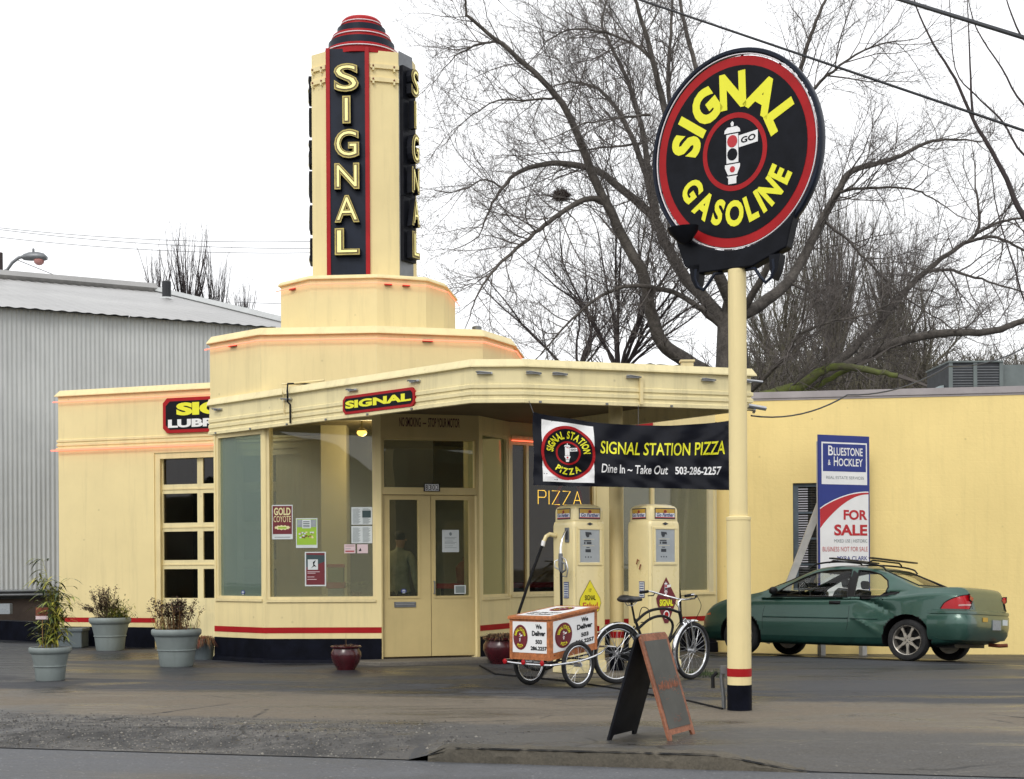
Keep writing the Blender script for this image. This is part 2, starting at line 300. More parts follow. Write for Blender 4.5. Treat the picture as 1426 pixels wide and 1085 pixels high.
# ------------------------------------------------------------------ mesh builder
class MB:
    def __init__(s): s.v = []; s.f = []; s.m = []; s.mn = []
    def mi(s, m):
        if m not in s.mn: s.mn.append(m)
        return s.mn.index(m)
    def add(s, vs, fs, m):
        o = len(s.v); s.v.extend(tuple(v) for v in vs); k = s.mi(m)
        for f in fs: s.f.append(tuple(i+o for i in f)); s.m.append(k)
        return s
    def box(s, lo, hi, m, fr=None):
        x0, y0, z0 = lo; x1, y1, z1 = hi
        vs = [(x0,y0,z0),(x1,y0,z0),(x1,y1,z0),(x0,y1,z0),(x0,y0,z1),(x1,y0,z1),(x1,y1,z1),(x0,y1,z1)]
        if fr: vs = [fr(*v) for v in vs]
        return s.add(vs, [(0,3,2,1),(4,5,6,7),(0,1,5,4),(1,2,6,5),(2,3,7,6),(3,0,4,7)], m)
    def prism(s, pts, z0, z1, m, fr=None, cap=True):
        n = len(pts); vs = [(x,y,z0) for x,y in pts]+[(x,y,z1) for x,y in pts]
        if fr: vs = [fr(*v) for v in vs]
        fs = [(i,(i+1)%n,(i+1)%n+n,i+n) for i in range(n)]
        if cap: fs += [tuple(range(n))[::-1], tuple(range(n,2*n))]
        return s.add(vs, fs, m)
    def tube(s, pts, r, m, n=8, cap=True, fr=None, closed=False):
        pts = [Vector(p) for p in pts]; k = len(pts)
        rs = r if isinstance(r, (list, tuple)) else [r]*k
        vs = []; prev = None
        for i, p in enumerate(pts):
            if closed: t = pts[(i+1) % k]-pts[i-1]
            else: t = pts[min(i+1, k-1)]-pts[max(i-1, 0)]
            if t.length < 1e-9: t = Vector((0, 0, 1))
            t.normalize()
            if prev is None:
                a = Vector((0, 0, 1)) if abs(t.z) < .9 else Vector((1, 0, 0)); u = t.cross(a).normalized()
            else:
                u = prev-t*prev.dot(t)
                u = u.normalized() if u.length > 1e-6 else t.orthogonal().normalized()
            prev = u; w = t.cross(u)
            for j in range(n):
                a = 2*math.pi*j/n; vs.append(p+(u*math.cos(a)+w*math.sin(a))*rs[i])
        if fr: vs = [fr(*v) for v in vs]
        fs = []
        for i in range(k if closed else k-1):
            for j in range(n):
                a = i*n+j; b = i*n+(j+1) % n; i2 = (i+1) % k
                fs.append((a, b, i2*n+(j+1) % n, i2*n+j))
        if cap and not closed: fs += [tuple(range(n))[::-1], tuple(range((k-1)*n, k*n))]
        return s.add(vs, fs, m)
    def lathe(s, prof, m, c=(0, 0, 0), n=24, fr=None, axis='z', mats=None, cap=True):
        vs = []
        for r, z in prof:
            for j in range(n):
                a = 2*math.pi*j/n
                v = (r*math.cos(a), r*math.sin(a), z)
                if axis == 'y': v = (v[0], v[2], v[1])
                if axis == 'x': v = (v[2], v[0], v[1])
                v = (v[0]+c[0], v[1]+c[1], v[2]+c[2]); vs.append(fr(*v) if fr else v)
        k = len(prof)
        for i in range(k-1):
            fs = [(i*n+j, i*n+(j+1) % n, (i+1)*n+(j+1) % n, (i+1)*n+j) for j in range(n)]
            o = len(s.v)
            if i == 0: base = o; s.v.extend(tuple(v) for v in vs)
            mk = s.mi(mats[i] if mats else m)
            for f in fs: s.f.append(tuple(q+base for q in f)); s.m.append(mk)
        for e, idx in ((0, 0), (k-1, k-1)) if cap else ():
            if prof[e][0] > 1e-6:
                f = tuple(base+idx*n+j for j in range(n)); s.f.append(f[::-1] if e == 0 else f); s.m.append(s.mi(mats[min(idx, k-2)] if mats else m))
        return s
    def ring(s, cx, cy, r0, r1, z, m, fr, n=48, k=1, sx=1):
        vs = []; 
        for i in range(k+1):
            r = r0+(r1-r0)*i/k
            for j in range(n):
                a = 2*math.pi*j/n; vs.append(fr(cx+r*sx*math.cos(a), cy+r*math.sin(a), z))
        fs = [(i*n+j, (i+1)*n+j, (i+1)*n+(j+1) % n, i*n+(j+1) % n) for i in range(k) for j in range(n)]
        return s.add(vs, fs, m)
    def disc(s, cx, cy, r, z, m, fr, n=48, k=1, sx=1): return s.ring(cx, cy, r*.002, r, z, m, fr, n, k, sx)
    def poly(s, pts, z, m, fr): return s.add([fr(x, y, z) for x, y in pts], [tuple(range(len(pts)))], m)
    def rect(s, x0, y0, x1, y1, z, m, fr, nx=1, ny=1):
        vs = [fr(x0+(x1-x0)*i/nx, y0+(y1-y0)*j/ny, z) for j in range(ny+1) for i in range(nx+1)]
        w = nx+1
        return s.add(vs, [(j*w+i, j*w+i+1, (j+1)*w+i+1, (j+1)*w+i) for j in range(ny) for i in range(nx)], m)
    def sweep(s, path, prof, m, closed=False, mats=None, caps=True):
        """path: plan points left to right seen from outside; prof: (out, z) open chain top to bottom"""
        n = len(path); pv = [Vector(p) for p in path]; cols = []
        for i in range(n):
            ns = []
            for a, b in (((i-1), i), (i, i+1)):
                if closed: a %= n; b %= n
                if a < 0 or b >= n: continue
                d = (pv[b]-pv[a]).normalized(); ns.append(Vector((d.y, -d.x)))
            mm = sum(ns, Vector((0, 0)))
            mm.normalize(); k = 1/max(.35, mm.dot(ns[0])); cols.append(mm*k)
        k = len(prof)
        vs = [(pv[i].x+cols[i].x*o, pv[i].y+cols[i].y*o, z) for i in range(n) for o, z in prof]
        o = len(s.v); s.v.extend(vs)
        for i in range(n if closed else n-1):
            j = (i+1) % n
            for q in range(k-1):
                s.f.append((o+i*k+q, o+i*k+q+1, o+j*k+q+1, o+j*k+q)); s.m.append(s.mi(mats[q] if mats else m))
        if caps and not closed:
            for i in (0, n-1): s.f.append(tuple(o+i*k+q for q in range(k))); s.m.append(s.mi(m))
        return s
    def face(s, d):
        """flip every face whose normal does not look along d"""
        d = Vector(d)
        for i, f in enumerate(s.f):
            a, b, c = (Vector(s.v[f[k]]) for k in (0, 1, 2))
            if (b-a).cross(c-a).dot(d) < 0: s.f[i] = f[::-1]
        return s
    def build(s, name, parent=None, org=(0, 0, 0), smooth=None, bevel=0, label=None, kind=None):
        me = bpy.data.meshes.new(name)
        o = Vector(org)
        vs = [(v[0]-o.x, v[1]-o.y, v[2]-o.z) for v in s.v]
        me.from_pydata(vs, [], s.f)
        for n_ in s.mn: me.materials.append(MAT[n_])
        me.polygons.foreach_set('material_index', s.m)
        if smooth:
            me.polygons.foreach_set('use_smooth', [True]*len(s.f)); me.update()
            me.set_sharp_from_angle(angle=R(smooth))
        me.update()
        ob = bpy.data.objects.new(name, me); COL.objects.link(ob)
        if parent is not None: ob.parent = parent
        if bevel:
            b = ob.modifiers.new('bevel', 'BEVEL'); b.width = bevel; b.segments = 2; b.limit_method = 'ANGLE'; b.angle_limit = R(40)
        if label: ob['label'] = label
        if kind: ob['kind'] = kind
        return ob
def tag(o, label, cat, group=None, kind=None):
    o['label'] = label; o['category'] = cat
    if group: o['group'] = group
    if kind: o['kind'] = kind
    return o
def thing(name, label, cat, loc=(0, 0, 0), rot=(0, 0, 0), group=None):
    o = bpy.data.objects.new(name, None); COL.objects.link(o)
    o.location = loc; o.rotation_euler = rot; o.empty_display_size = .2
    return tag(o, label, cat, group)
def copy_tree(o, parent=None):
    c = o.copy(); COL.objects.link(c); c.parent = parent
    for ch in [q for q in bpy.data.objects if q.parent == o]: copy_tree(ch, c)
    return c
def frame(o, x, y):
    """callable local (x right, y up, z out) -> world"""
    o = Vector(o); x = Vector(x).normalized(); y = Vector(y).normalized(); z = x.cross(y)
    return lambda a, b, c: o+x*a+y*b+z*c
ID = lambda a, b, c: Vector((a, b, c))

# ------------------------------------------------------------------ text
_TC = {}
def _glyph(sx, off, ext, shear, spacing, res=4):
    key = (sx, off, ext, shear, spacing, res)
    if key not in _TC:
        cu = bpy.data.curves.new('t', 'FONT'); cu.body = sx; cu.size = 1; cu.offset = off; cu.extrude = ext; cu.shear = shear
        cu.space_character = spacing; cu.resolution_u = res; cu.fill_mode = 'BOTH' if ext else 'FRONT'
        ob = bpy.data.objects.new('t', cu); me = bpy.data.meshes.new_from_object(ob)
        vs = [tuple(v.co) for v in me.vertices]; fs = [tuple(p.vertices) for p in me.polygons]
        bpy.data.objects.remove(ob); bpy.data.meshes.remove(me); bpy.data.curves.remove(cu)
        _TC[key] = (vs, fs)
    return _TC[key]
def text(mb, s, fr, x0, y0, x1, y1, m, z=.002, off=.02, ext=0, shear=0, spacing=1.0, keep=False):
    """fit the string in the rectangle x0..x1,y0..y1 (keep: keep aspect, centred)"""
    vs, fs = _glyph(s, off, ext, shear, spacing)
    if not vs: return
    a0 = min(v[0] for v in vs); a1 = max(v[0] for v in vs); b0 = min(v[1] for v in vs); b1 = max(v[1] for v in vs)
    kx = (x1-x0)/(a1-a0); ky = (y1-y0)/(b1-b0)
    if keep: kx = min(kx, ky)
    cx = (x0+x1)/2; 
    out = [fr(cx+(v[0]-(a0+a1)/2)*kx, y0+(v[1]-b0)*ky, z+v[2]) for v in vs]
    mb.add(out, fs, m)
def arc_text(mb, s, fr, cx, cy, r, h, a0, a1, m, z=.002, off=.03, bottom=False, sx=1, wk=1.0):
    """letters on an arc; r = radius of the mid-height; angles in degrees clockwise from top for the first/last letter edges"""
    W = []
    for c in s:
        if c == ' ': W.append(.35); continue
        vs, _ = _glyph(c, off, 0, 0, 1); W.append((max(v[0] for v in vs)-min(v[0] for v in vs))*wk)
    gap = .10; tot = sum(W)+gap*(len(s)-1); k = (a1-a0)/tot; pos = 0
    for c, w in zip(s, W):
        if c != ' ':
            vs, fs = _glyph(c, off, 0, 0, 1)
            xa = min(v[0] for v in vs); xb = max(v[0] for v in vs); ya = min(v[1] for v in vs); yb = max(v[1] for v in vs)
            ang = R(a0+(pos+w/2)*k); wid = abs(R(w*k))*r
            out = []
            for v in vs:
                lx = ((v[0]-xa)/(xb-xa)-.5)*wid; ly = ((v[1]-ya)/(yb-ya)-.5)*h
                if not bottom:
                    rr = r+ly; out.append(fr(cx+(rr*math.sin(ang)+lx*math.cos(ang))*sx, cy+rr*math.cos(ang)-lx*math.sin(ang), z+v[2]))
                else:
                    rr = r-ly; out.append(fr(cx+(rr*math.sin(ang)-lx*math.cos(ang))*sx, cy+rr*math.cos(ang)+lx*math.sin(ang), z+v[2]))
            mb.add(out, fs, m)
        pos += w+gap
def signal_mark(mb, fr, cx, cy, s, z, sx=1, lite=False):
    """little white signal tower with a flag reading GO, s = half height"""
    f = lambda a, b, c: fr(cx+a*s*sx, cy+b*s, c)
    w = 'sign_white'
    mb.poly([(-.24,-.9),(.06,-.9),(.06,-.72),(.12,-.66),(-.30,-.66),(-.24,-.72)], z, w, f)
    mb.poly([(-.25,-.62),(.09,-.62),(.20,-.40),(.20,-.30),(-.36,-.30),(-.36,-.40)], z, w, f)
    mb.poly([(-.30,-.26),(.14,-.26),(.14,.62),(-.30,.62)], z, w, f)
    mb.poly([(-.38,.66),(.22,.66),(.20,.76),(.10,.84),(-.26,.84),(-.36,.76)], z, w, f)
    mb.poly([(-.12,.86),(-.04,.86),(-.02,.96),(-.08,1.02),(-.14,.96)], z, w, f)
    mb.disc(-.08, .40, .19, z+.002, 'sign_red', f, 16); mb.disc(-.08, 0, .19, z+.002, 'black', f, 16); mb.disc(-.08, -.46, .10, z+.002, 'sign_red', f, 12)
    mb.poly([(.16,.18),(.86,.26),(.86,.62),(.16,.54)], z, w, f)
    if not lite:
        g = lambda a, b, c: f(a, b+(a-.16)*.11, c)
        text(mb, 'GO', g, .24, .27, .78, .46, 'black', z+.002, off=.03)
def roundel(mb, fr, cx, cy, r, top, bot, z, red='red', blk='black', yel='sign_yellow', sx=1, k=6, lite=False, a=(-78, 78), b=(212, 148), outer=.1):
    mb.disc(cx, cy, r, z, red, fr, 56, k, sx); mb.disc(cx, cy, r*(1-outer), z+.003, blk, fr, 56, k, sx)
    mb.ring(cx, cy, r*.37, r*.44, z+.006, red, fr, 40, 1, sx)
    arc_text(mb, top, fr, cx, cy, r*.67, r*.28, a[0], a[1], yel, z+.006, sx=sx)
    arc_text(mb, bot, fr, cx, cy, r*.68, r*.24, b[0], b[1], yel, z+.006, bottom=True, sx=sx)
    signal_mark(mb, fr, cx, cy, r*.36, z+.006, sx, lite)

# ------------------------------------------------------------------ facets of walls
class Fac:
    def __init__(s, A, B):
        s.A = Vector(A); s.B = Vector(B); d = s.B-s.A; s.L = d.length; s.d = d/s.L; s.n = Vector((s.d.y, -s.d.x))
    def __call__(s, u, z, out=0):   # local (u, z, out)
        p = s.A+s.d*u+s.n*out; return Vector((p.x, p.y, z))
    def px(s, x, y, out=0):
        a, b = ray(x, y); A = s.A+s.n*out
        # A + d u = (a Y, Y)
        # A.x + d.x u = a (A.y + d.y u)
        u = (a*A.y-A.x)/(s.d.x-a*s.d.y); Y = A.y+s.d.y*u
        return u, EZ+b*Y
    def box(s, mb, u0, u1, z0, z1, o0, o1, m):
        fr = lambda a, b, c: s(a, b, c)
        vs = [(u0,z0,o0),(u1,z0,o0),(u1,z1,o0),(u0,z1,o0),(u0,z0,o1),(u1,z0,o1),(u1,z1,o1),(u0,z1,o1)]
        mb.add([s(*v) for v in vs], [(0,3,2,1),(4,5,6,7),(0,1,5,4),(1,2,6,5),(2,3,7,6),(3,0,4,7)], m)
    def holed(s, mb, u0, u1, z0, z1, holes, m, t=.18):
        """wall slab with rectangular holes (u0,u1,z0,z1), front at out=0"""
        us = sorted({u0, u1, *[h[0] for h in holes], *[h[1] for h in holes]}); us = [u for u in us if u0 <= u <= u1]
        for i in range(len(us)-1):
            a, b = us[i], us[i+1]
            if b-a < 1e-4: continue
            hs = sorted([(max(z0, h[2]), min(z1, h[3])) for h in holes if h[0] <= a+1e-5 and h[1] >= b-1e-5])
            z = z0
            for h0, h1 in hs:
                if h0 > z+1e-4: s.box(mb, a, b, z, h0, -t, 0, m)
                z = max(z, h1)
            if z < z1-1e-4: s.box(mb, a, b, z, z1, -t, 0, m)
# ================================================================== SETTING: ground
def strip(name, xs, lo, hi, m, off=0, ny=12, rng=None, wob=0, kind='structure', split=None, G=G):
    """ground strip between curves lo(x), hi(x) following G"""
    mb = MB(); vs = []; rng = random.Random(3)
    ph = [rng.random()*6 for _ in range(6)]
    w = lambda x, k: wob*(math.sin(x*1.7+ph[k])+.6*math.sin(x*4.3+ph[k+1])+.35*math.sin(x*9.7+ph[k+2])+.3*math.sin(x*23+ph[k])+rng.uniform(-.35, .35)) if wob else 0
    for x in xs:
        a = lo(x)+w(x, 0); b = hi(x)+w(x, 3)
        for j in range(ny+1):
            y = a+(b-a)*j/ny; vs.append((x, y, G(x, y)+off))
    n = ny+1
    mb.add(vs, [(i*n+j, (i+1)*n+j, (i+1)*n+j+1, i*n+j+1) for i in range(len(xs)-1) for j in range(ny)], m)
    ob = mb.build(name, smooth=40); ob['kind'] = kind; return ob
def lin(a, b, n): return [a+(b-a)*i/n for i in range(n+1)]
# far ground sheet, lowest
mb = MB(); mb.add([(-900,-300,-.35),(900,-300,-.35),(900,1500,-.35),(-900,1500,-.35)], [(0,1,2,3)], 'field'); mb.build('ground')['kind'] = 'structure'
strip('road', lin(-14, 14, 112), lambda x: -8, lambda x: road_edge(x)+.03, 'road', ny=6, G=lambda x, y: -.10)
strip('parking_lot', lin(-30, 30, 300), lambda x: road_edge(x)+.0, lambda x: 42, 'asphalt_lot', ny=260)
strip('pavement', lin(-14, 14, 280), lambda x: road_edge(x)+.02, lambda x: road_edge(x)+5.6, 'forecourt', off=.006, ny=70)
# broken stone kerb between pavement and road
mb = MB(); rng = random.Random(8); xs = lin(-.62, 2.0, 60); vs = []
for i, x in enumerate(xs):
    y = road_edge(x); j = rng.uniform(-.012, .012); e = (1-sst(1.4, 1.95, x)) if x > 1.4 else sst(-.62, -.5, x)
    top = .012*e+G(x, y+.2)+rng.uniform(-.006, .006) ; bot = -.108
    top = max(top, bot+.01)
    for o, z in ((.20+j, top), (.04+j, top), (.005+j, top-.02), (-.012+rng.uniform(-.01, .01), (top+bot)/2), (-.02+j, bot-.01)): vs.append((x, y+o, z))
mb.add(vs, [(i*5+j, i*5+j+1, (i+1)*5+j+1, (i+1)*5+j) for i in range(60) for j in range(4)], 'kerb_concrete')
k = mb.build('kerb', smooth=30); k['kind'] = 'structure'
mat('stone_pale', (.24, .225, .195), .8, var=.2, scale=30)
# loose stones on the gravel strip: stuff
mb = MB(); rng = random.Random(5)
for _ in range(6000):
    x = rng.uniform(-5.2, .2); y = road_edge(x)+rng.uniform(.02, 2.0)**1
    if rng.random() < sst(1.0, 1.9, y-road_edge(x)) or rng.random() < sst(-1.6, .3, x): continue
    y = y+.03
    r = rng.uniform(.004, .011)*(1 if rng.random() < .95 else 1.9); z = G(x, y)+.006; a = rng.random()*6
    p = [(x+r*math.cos(a+q*1.57)*rng.uniform(.7, 1.2), y+r*math.sin(a+q*1.57)*rng.uniform(.7, 1.2), z) for q in range(4)]
    mb.add(p+[(x, y, z+r*rng.uniform(.5, .9))], [(0,1,4),(1,2,4),(2,3,4),(3,0,4)], rng.choice(['gravel', 'kerb_concrete', 'stone_pale', 'gravel', 'asphalt_lot']))
o = mb.build('loose_gravel'); o['kind'] = 'stuff'; tag(o, 'small loose stones scattered over the gravel strip beside the road', 'gravel', kind='stuff')
# unseen banks added up and across the street to darken the reflections
def ridge(name, a, b, h, m, seed):
    mb = MB(); rng = random.Random(seed); a = Vector(a); b = Vector(b); d = (b-a); L = d.length; d.normalize(); nrm = Vector((-d.y, d.x)); n = int(L/1.5)
    rows = [(-4, -.4), (-2.5, h*.35), (-1, h*.75), (0, h), (3, h*.9), (8, -.4)]; vs = []
    for i in range(n+1):
        p = a+d*(L*i/n); e = .75+.35*math.sin(i*.31+seed)*math.sin(i*.13)+rng.uniform(-.07, .07)
        for o_, z in rows:
            q = p+nrm*(o_+rng.uniform(-.4, .4)); vs.append((q.x, q.y, z*e if z > 0 else z))
    k = len(rows)
    mb.add(vs, [(i*k+j, i*k+j+1, (i+1)*k+j+1, (i+1)*k+j) for i in range(n) for j in range(k-1)], m)
    o = mb.build(name, smooth=60); o['kind'] = 'structure'
ridge('reflection_bank', (-50, 70), (-46, -30), 5.2, 'bank_green', 1)
ridge('reflection_bank', (70, -20), (-70, -26), 7.5, 'bank_green', 2)

# ================================================================== PLAN of the station
W = [(-4.295, 20.72), (-3.455, 19.97), (-1.806, 19.85), (-.456, 20.25), (-.02, 21.15), (3.38, 23.8)]
F1, F2, F3, F4, FW = [Fac(W[i], W[i+1]) for i in range(5)]
GA, GB = (-7.82, 24.8), (-3.03, 23.12)
FG = Fac(GA, GB)
ST = (-2.2, 22.0, 0)
st = thing('gas_station', 'cream yellow art deco filling station with stepped tower, canopy and red stripe', 'gas station', ST)
def part(mb, name, parent=st, **k): return mb.build(name, parent, ST, **k)
def win(f, x0, y0, x1, y1, gm, name='window', fw=.045, mull=(), sill=True, parent=st, zt=None, depth=.05, uz=None):
    """window in facet f given by its pane corners in the photograph"""
    if uz: u0, u1, z0, z1 = uz
    else:
        u0, _ = f.px(x0, (y0+y1)/2); u1, _ = f.px(x1, (y0+y1)/2); _, z0 = f.px((x0+x1)/2, y1); _, z1 = f.px((x0+x1)/2, y0)
    if zt: z1 = zt
    mb = MB(); o0, o1 = -.10, -.012
    f.box(mb, u0-fw, u0, z0-fw, z1+fw, o0, o1, 'cream_trim'); f.box(mb, u1, u1+fw, z0-fw, z1+fw, o0, o1, 'cream_trim')
    f.box(mb, u0, u1, z0-fw, z0, o0, o1, 'cream_trim'); f.box(mb, u0, u1, z1, z1+fw, o0, o1, 'cream_trim')
    for mx in mull:
        um, _ = f.px(mx, (y0+y1)/2); f.box(mb, um-.022, um+.022, z0, z1, o0+.01, o1-.002, 'cream_trim')
    fo = part(mb, name, parent)
    if sill:
        mb = MB(); f.box(mb, u0-fw, u1+fw, z0-fw-.03, z0-fw, -.08, .022, 'cream_trim'); part(mb, 'sill', fo)
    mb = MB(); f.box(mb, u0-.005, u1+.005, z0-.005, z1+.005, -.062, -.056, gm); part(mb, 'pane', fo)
    return fo, (u0-fw, u1+fw, z0-fw, z1+fw)
ZT = 3.19
w1, h1 = win(F1, 303, 604, 362.5, 830, 'glass_refl_green', zt=ZT)
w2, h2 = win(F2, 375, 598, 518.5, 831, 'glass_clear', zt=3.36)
w4, h4 = win(F4, 673.5, 604, 707, 827.5, 'glass_refl_olive', zt=ZT)
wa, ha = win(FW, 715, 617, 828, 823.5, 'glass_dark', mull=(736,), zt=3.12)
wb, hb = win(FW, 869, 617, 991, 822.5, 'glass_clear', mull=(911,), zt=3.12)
mb = MB(); F1.holed(mb, 0, F1.L, -.05, 3.45, [h1], 'cream'); F2.holed(mb, 0, F2.L, -.05, 3.45, [h2], 'cream')
F4.holed(mb, 0, F4.L, -.05, 3.45, [h4], 'cream'); part(mb, 'office_wall')
mb = MB(); FW.holed(mb, 0, FW.L, -.3, 3.9, [ha, hb], 'cream'); part(mb, 'wing_wall')
# wing / office rear and side walls (same building, also what is seen through the glass)
mb = MB()
for A, B in (((.95, 27.2), (-2.4, 24.5)), ((-2.4, 24.5), (-3.3, 23.4)), ((3.40, 23.82), (.95, 27.2))):
    f = Fac(A, B)
    f.box(mb, 0, f.L, -.3, 3.45, -.18, 0, 'interior')
f = Fac((-4.7, 23.7), (-4.30, 20.74)); f.box(mb, 0, f.L, -.1, 3.45, -.16, 0, 'cream')
part(mb, 'rear_wall')
# interior floor
mb = MB(); mb.prism([(-4.25, 20.8), (-3.44, 20.05), (-1.8, 19.95), (-.5, 20.33), (-.05, 21.2), (3.3, 23.8), (.95, 27.0), (-2.4, 24.4), (-3.4, 23.35), (-4.5, 23.6)], -.04, .055, 'interior_floor'); part(mb, 'floor')
# pillar inside
mb = MB(); p = P(466, 700, 21.6); mb.box((p.x-.19, 21.5, .05), (p.x+.19, 21.9, 3.45), 'interior'); part(mb, 'pillar'); mb = MB(); p = P(655, 700, 22.2); mb.box((p.x-.1, 22.1, .05), (p.x+.1, 22.3, 3.45), 'interior'); part(mb, 'pillar')
mb = MB(); a = P(488, 700, 22.9); c = P(604, 700, 22.9); mb.box((a.x, 22.85, .05), (c.x, 22.95, 3.45), 'dark_inside'); part(mb, 'dark_backdrop')  # dark sheet added to darken the view behind the left door
# stripes and black base
def stripes(path, zb=-.03, nm='red_stripe'):
    mb = MB(); mb.sweep(path, [(.004, .492), (.004, .412)], 'red', caps=False); part(mb, nm)
    mb = MB(); mb.sweep(path, [(0, .335), (.006, .33), (.006, .06), (.035, .045), (.05, zb)], 'base_black', caps=False); part(mb, 'black_base')
stripes(W[:3]); stripes([W[3], W[4]]); stripes([W[4], W[5]], -.25)
# ---- garage block
GN = Vector((-FG.n.x, -FG.n.y)); 
ug0, zg1 = FG.px(214.5, 640); _, zgt = FG.px(214, 631)
gd_u0, gd_u1, gd_z1 = ug0, ug0+2.75, zgt
mb = MB(); FG.holed(mb, 0, FG.L, -.05, 4.30, [(gd_u0, gd_u1, -.06, gd_z1)], 'cream')
sA = Vector(GA)+GN*.18; sB = sA+GN*6.5; f = Fac((sB.x, sB.y), (sA.x, sA.y)); f.box(mb, 0, f.L, -.05, 4.30, -.18, 0, 'cream')
p0 = Vector(GB)+GN*.18; p1 = p0+GN*6.5; f = Fac((p0.x, p0.y), (p1.x, p1.y)); f.box(mb, 0, f.L, 3.0, 4.3, -.18, 0, 'cream')
f = Fac((p1.x, p1.y), (sB.x, sB.y)); f.box(mb, 0, f.L, -.05, 4.3, -.18, 0, 'cream')
part(mb, 'garage_wall')
mb = MB(); mb.prism([tuple(Vector(GA)+GN*.1), tuple(Vector(GB)+GN*.1), tuple(p1), tuple(sB)], 3.95, 4.12, 'galv_roof'); part(mb, 'garage_roof')
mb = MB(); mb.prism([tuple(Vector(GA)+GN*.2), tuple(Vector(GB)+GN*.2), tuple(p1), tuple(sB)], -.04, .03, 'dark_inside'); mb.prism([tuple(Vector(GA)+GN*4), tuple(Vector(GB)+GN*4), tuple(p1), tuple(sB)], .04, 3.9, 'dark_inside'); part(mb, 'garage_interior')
path = [tuple(Vector(GA)+GN*3), GA, GB]
CAP = lambda z: [(-.10, z+.02), (-.02, z+.015), (.045, z-.075), (.05, z-.092), (.006, z-.10)]
mb = MB(); mb.sweep(path, CAP(4.39), 'cream_trim'); part(mb, 'cornice')
mb = MB(); mb.sweep(path, [(.0, 3.56), (.022, 3.55), (.022, 3.515), (.006, 3.505), (.006, 3.49), (.022, 3.48), (.022, 3.445), (.004, 3.435), (.004, 3.42), (.03, 3.41), (.03, 3.385), (0, 3.38)], 'cream_trim'); part(mb, 'moulding')
gpath = [GA, tuple(FG(gd_u0, 0)[:2])]
mb = MB(); mb.sweep(gpath, [(.004, .492), (.004, .412)], 'red', caps=False); part(mb, 'red_stripe')
mb = MB(); mb.sweep(gpath, [(0, .335), (.006, .33), (.006, -.05)], 'base_black', caps=False); part(mb, 'black_base')
# garage door: sectional with glass rows
mb = MB(); FG.box(mb, gd_u0, gd_u0+.10, 0, gd_z1, -.17, -.02, 'cream_trim'); FG.box(mb, gd_u0+.1, gd_u1, gd_z1-.10, gd_z1, -.17, -.02, 'cream_trim')
gdo = mb.build('garage_door', st, ST)
cols = [(223.5, 271), (279, 326), (334, 381)]
rows = [(638, 674), (687, 728), (740, 780), (792.5, 833)]
us = [tuple(FG.px(c, 740)[0] for c in cc) for cc in cols]; zs = [(FG.px(250, b)[1], FG.px(250, a)[1]) for a, b in rows]
holes = [(u[0], u[1], z[0], z[1]) for u in us for z in zs]
class _F(Fac): pass
FD = Fac(tuple((FG.A-FG.n*.09)), tuple((FG.B-FG.n*.09)))
mb = MB(); FD.holed(mb, gd_u0+.10, gd_u1-.02, .01, gd_z1-.10, holes, 'cream_worn', t=.045)
for a, b in zip(zs[1:], zs[:-1]):
    zz = (a[1]+b[0])/2; FD.box(mb, gd_u0+.10, gd_u1-.02, zz-.012, zz+.012, 0, .012, 'cream_trim')
for zz, hh in ((.16, .44),):
    for u in us: FD.box(mb, u[0]-.02, u[1]+.02, zz, zz+hh, 0, .012, 'cream_worn')
part(mb, 'door_panel', gdo)
for h in holes:
    mb = MB(); FD.box(mb, h[0]-.004, h[1]+.004, h[2]-.004, h[3]+.004, -.03, -.025, 'glass_dark'); part(mb, 'pane', gdo)
# ---- canopy
C = [(-4.36, 20.80), (-.458, 16.95), (.144, 16.95), (2.97, 17.9), (.34, 21.5)]
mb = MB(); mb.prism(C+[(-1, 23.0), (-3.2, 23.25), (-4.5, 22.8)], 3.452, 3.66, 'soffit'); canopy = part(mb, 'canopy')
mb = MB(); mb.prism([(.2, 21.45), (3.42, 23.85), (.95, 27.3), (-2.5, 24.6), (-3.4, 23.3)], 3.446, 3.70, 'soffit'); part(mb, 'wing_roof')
mb = MB()
mb.sweep(C, [(-.10, 3.77), (.02, 3.765), (.055, 3.69), (.058, 3.672), (.012, 3.66), (.012, 3.475), (.03, 3.465), (.03, 3.425), (.014, 3.415), (.014, 3.395), (.03, 3.385), (.03, 3.345), (.014, 3.335), (.014, 3.305), (.035, 3.29), (.035, 3.25), (-.04, 3.25), (-.04, 3.455)], 'cream_worn')
part(mb, 'fascia', canopy)
# neon brackets along fascia (small metal clips with broken tube ends)
mb = MB(); rng = random.Random(2)
for (A, B), us_ in (((C[0], C[1]), (.25, 1.9, 3.3, 4.5)), ((C[1], C[2]), (.15,)), ((C[2], C[3]), (.12, .45, 1.4, 2.4, 2.9))):
    f = Fac(A, B)
    for u in us_:
        mb = MB(); z = 3.60; f.box(mb, u-.09, u+.09, z-.012, z+.012, .012, .045, 'alu'); mb.tube([f(u-.1, z+.01, .06), f(u-.06, z+.01, .09), f(u+.08, z-.005, .09)], .010, 'steel_grey', 6); part(mb, 'neon_bracket', canopy)
    for u in [q*.85+.2 for q in range(int(f.L/.85))]:
        mb = MB(); f.box(mb, u-.015, u+.015, 3.252, 3.275, .035, .05, 'steel_grey'); part(mb, 'bolt', canopy)
mb = MB(); f = Fac(C[3], C[4]); mb.tube([f(.05, 3.27, .0), f(.05, 3.27, .14), f(.12, 3.25, .2)], .022, 'alu', 8)
f = Fac(C[2], C[3]); mb.tube([f(f.L-.1, 3.62, .05), f(f.L+.16, 3.60, .05)], .016, 'alu', 8); mb.tube([f(f.L-.05, 3.30, .06), f(f.L+.20, 3.27, .05)], .028, 'alu', 8)
part(mb, 'neon_bracket', canopy)
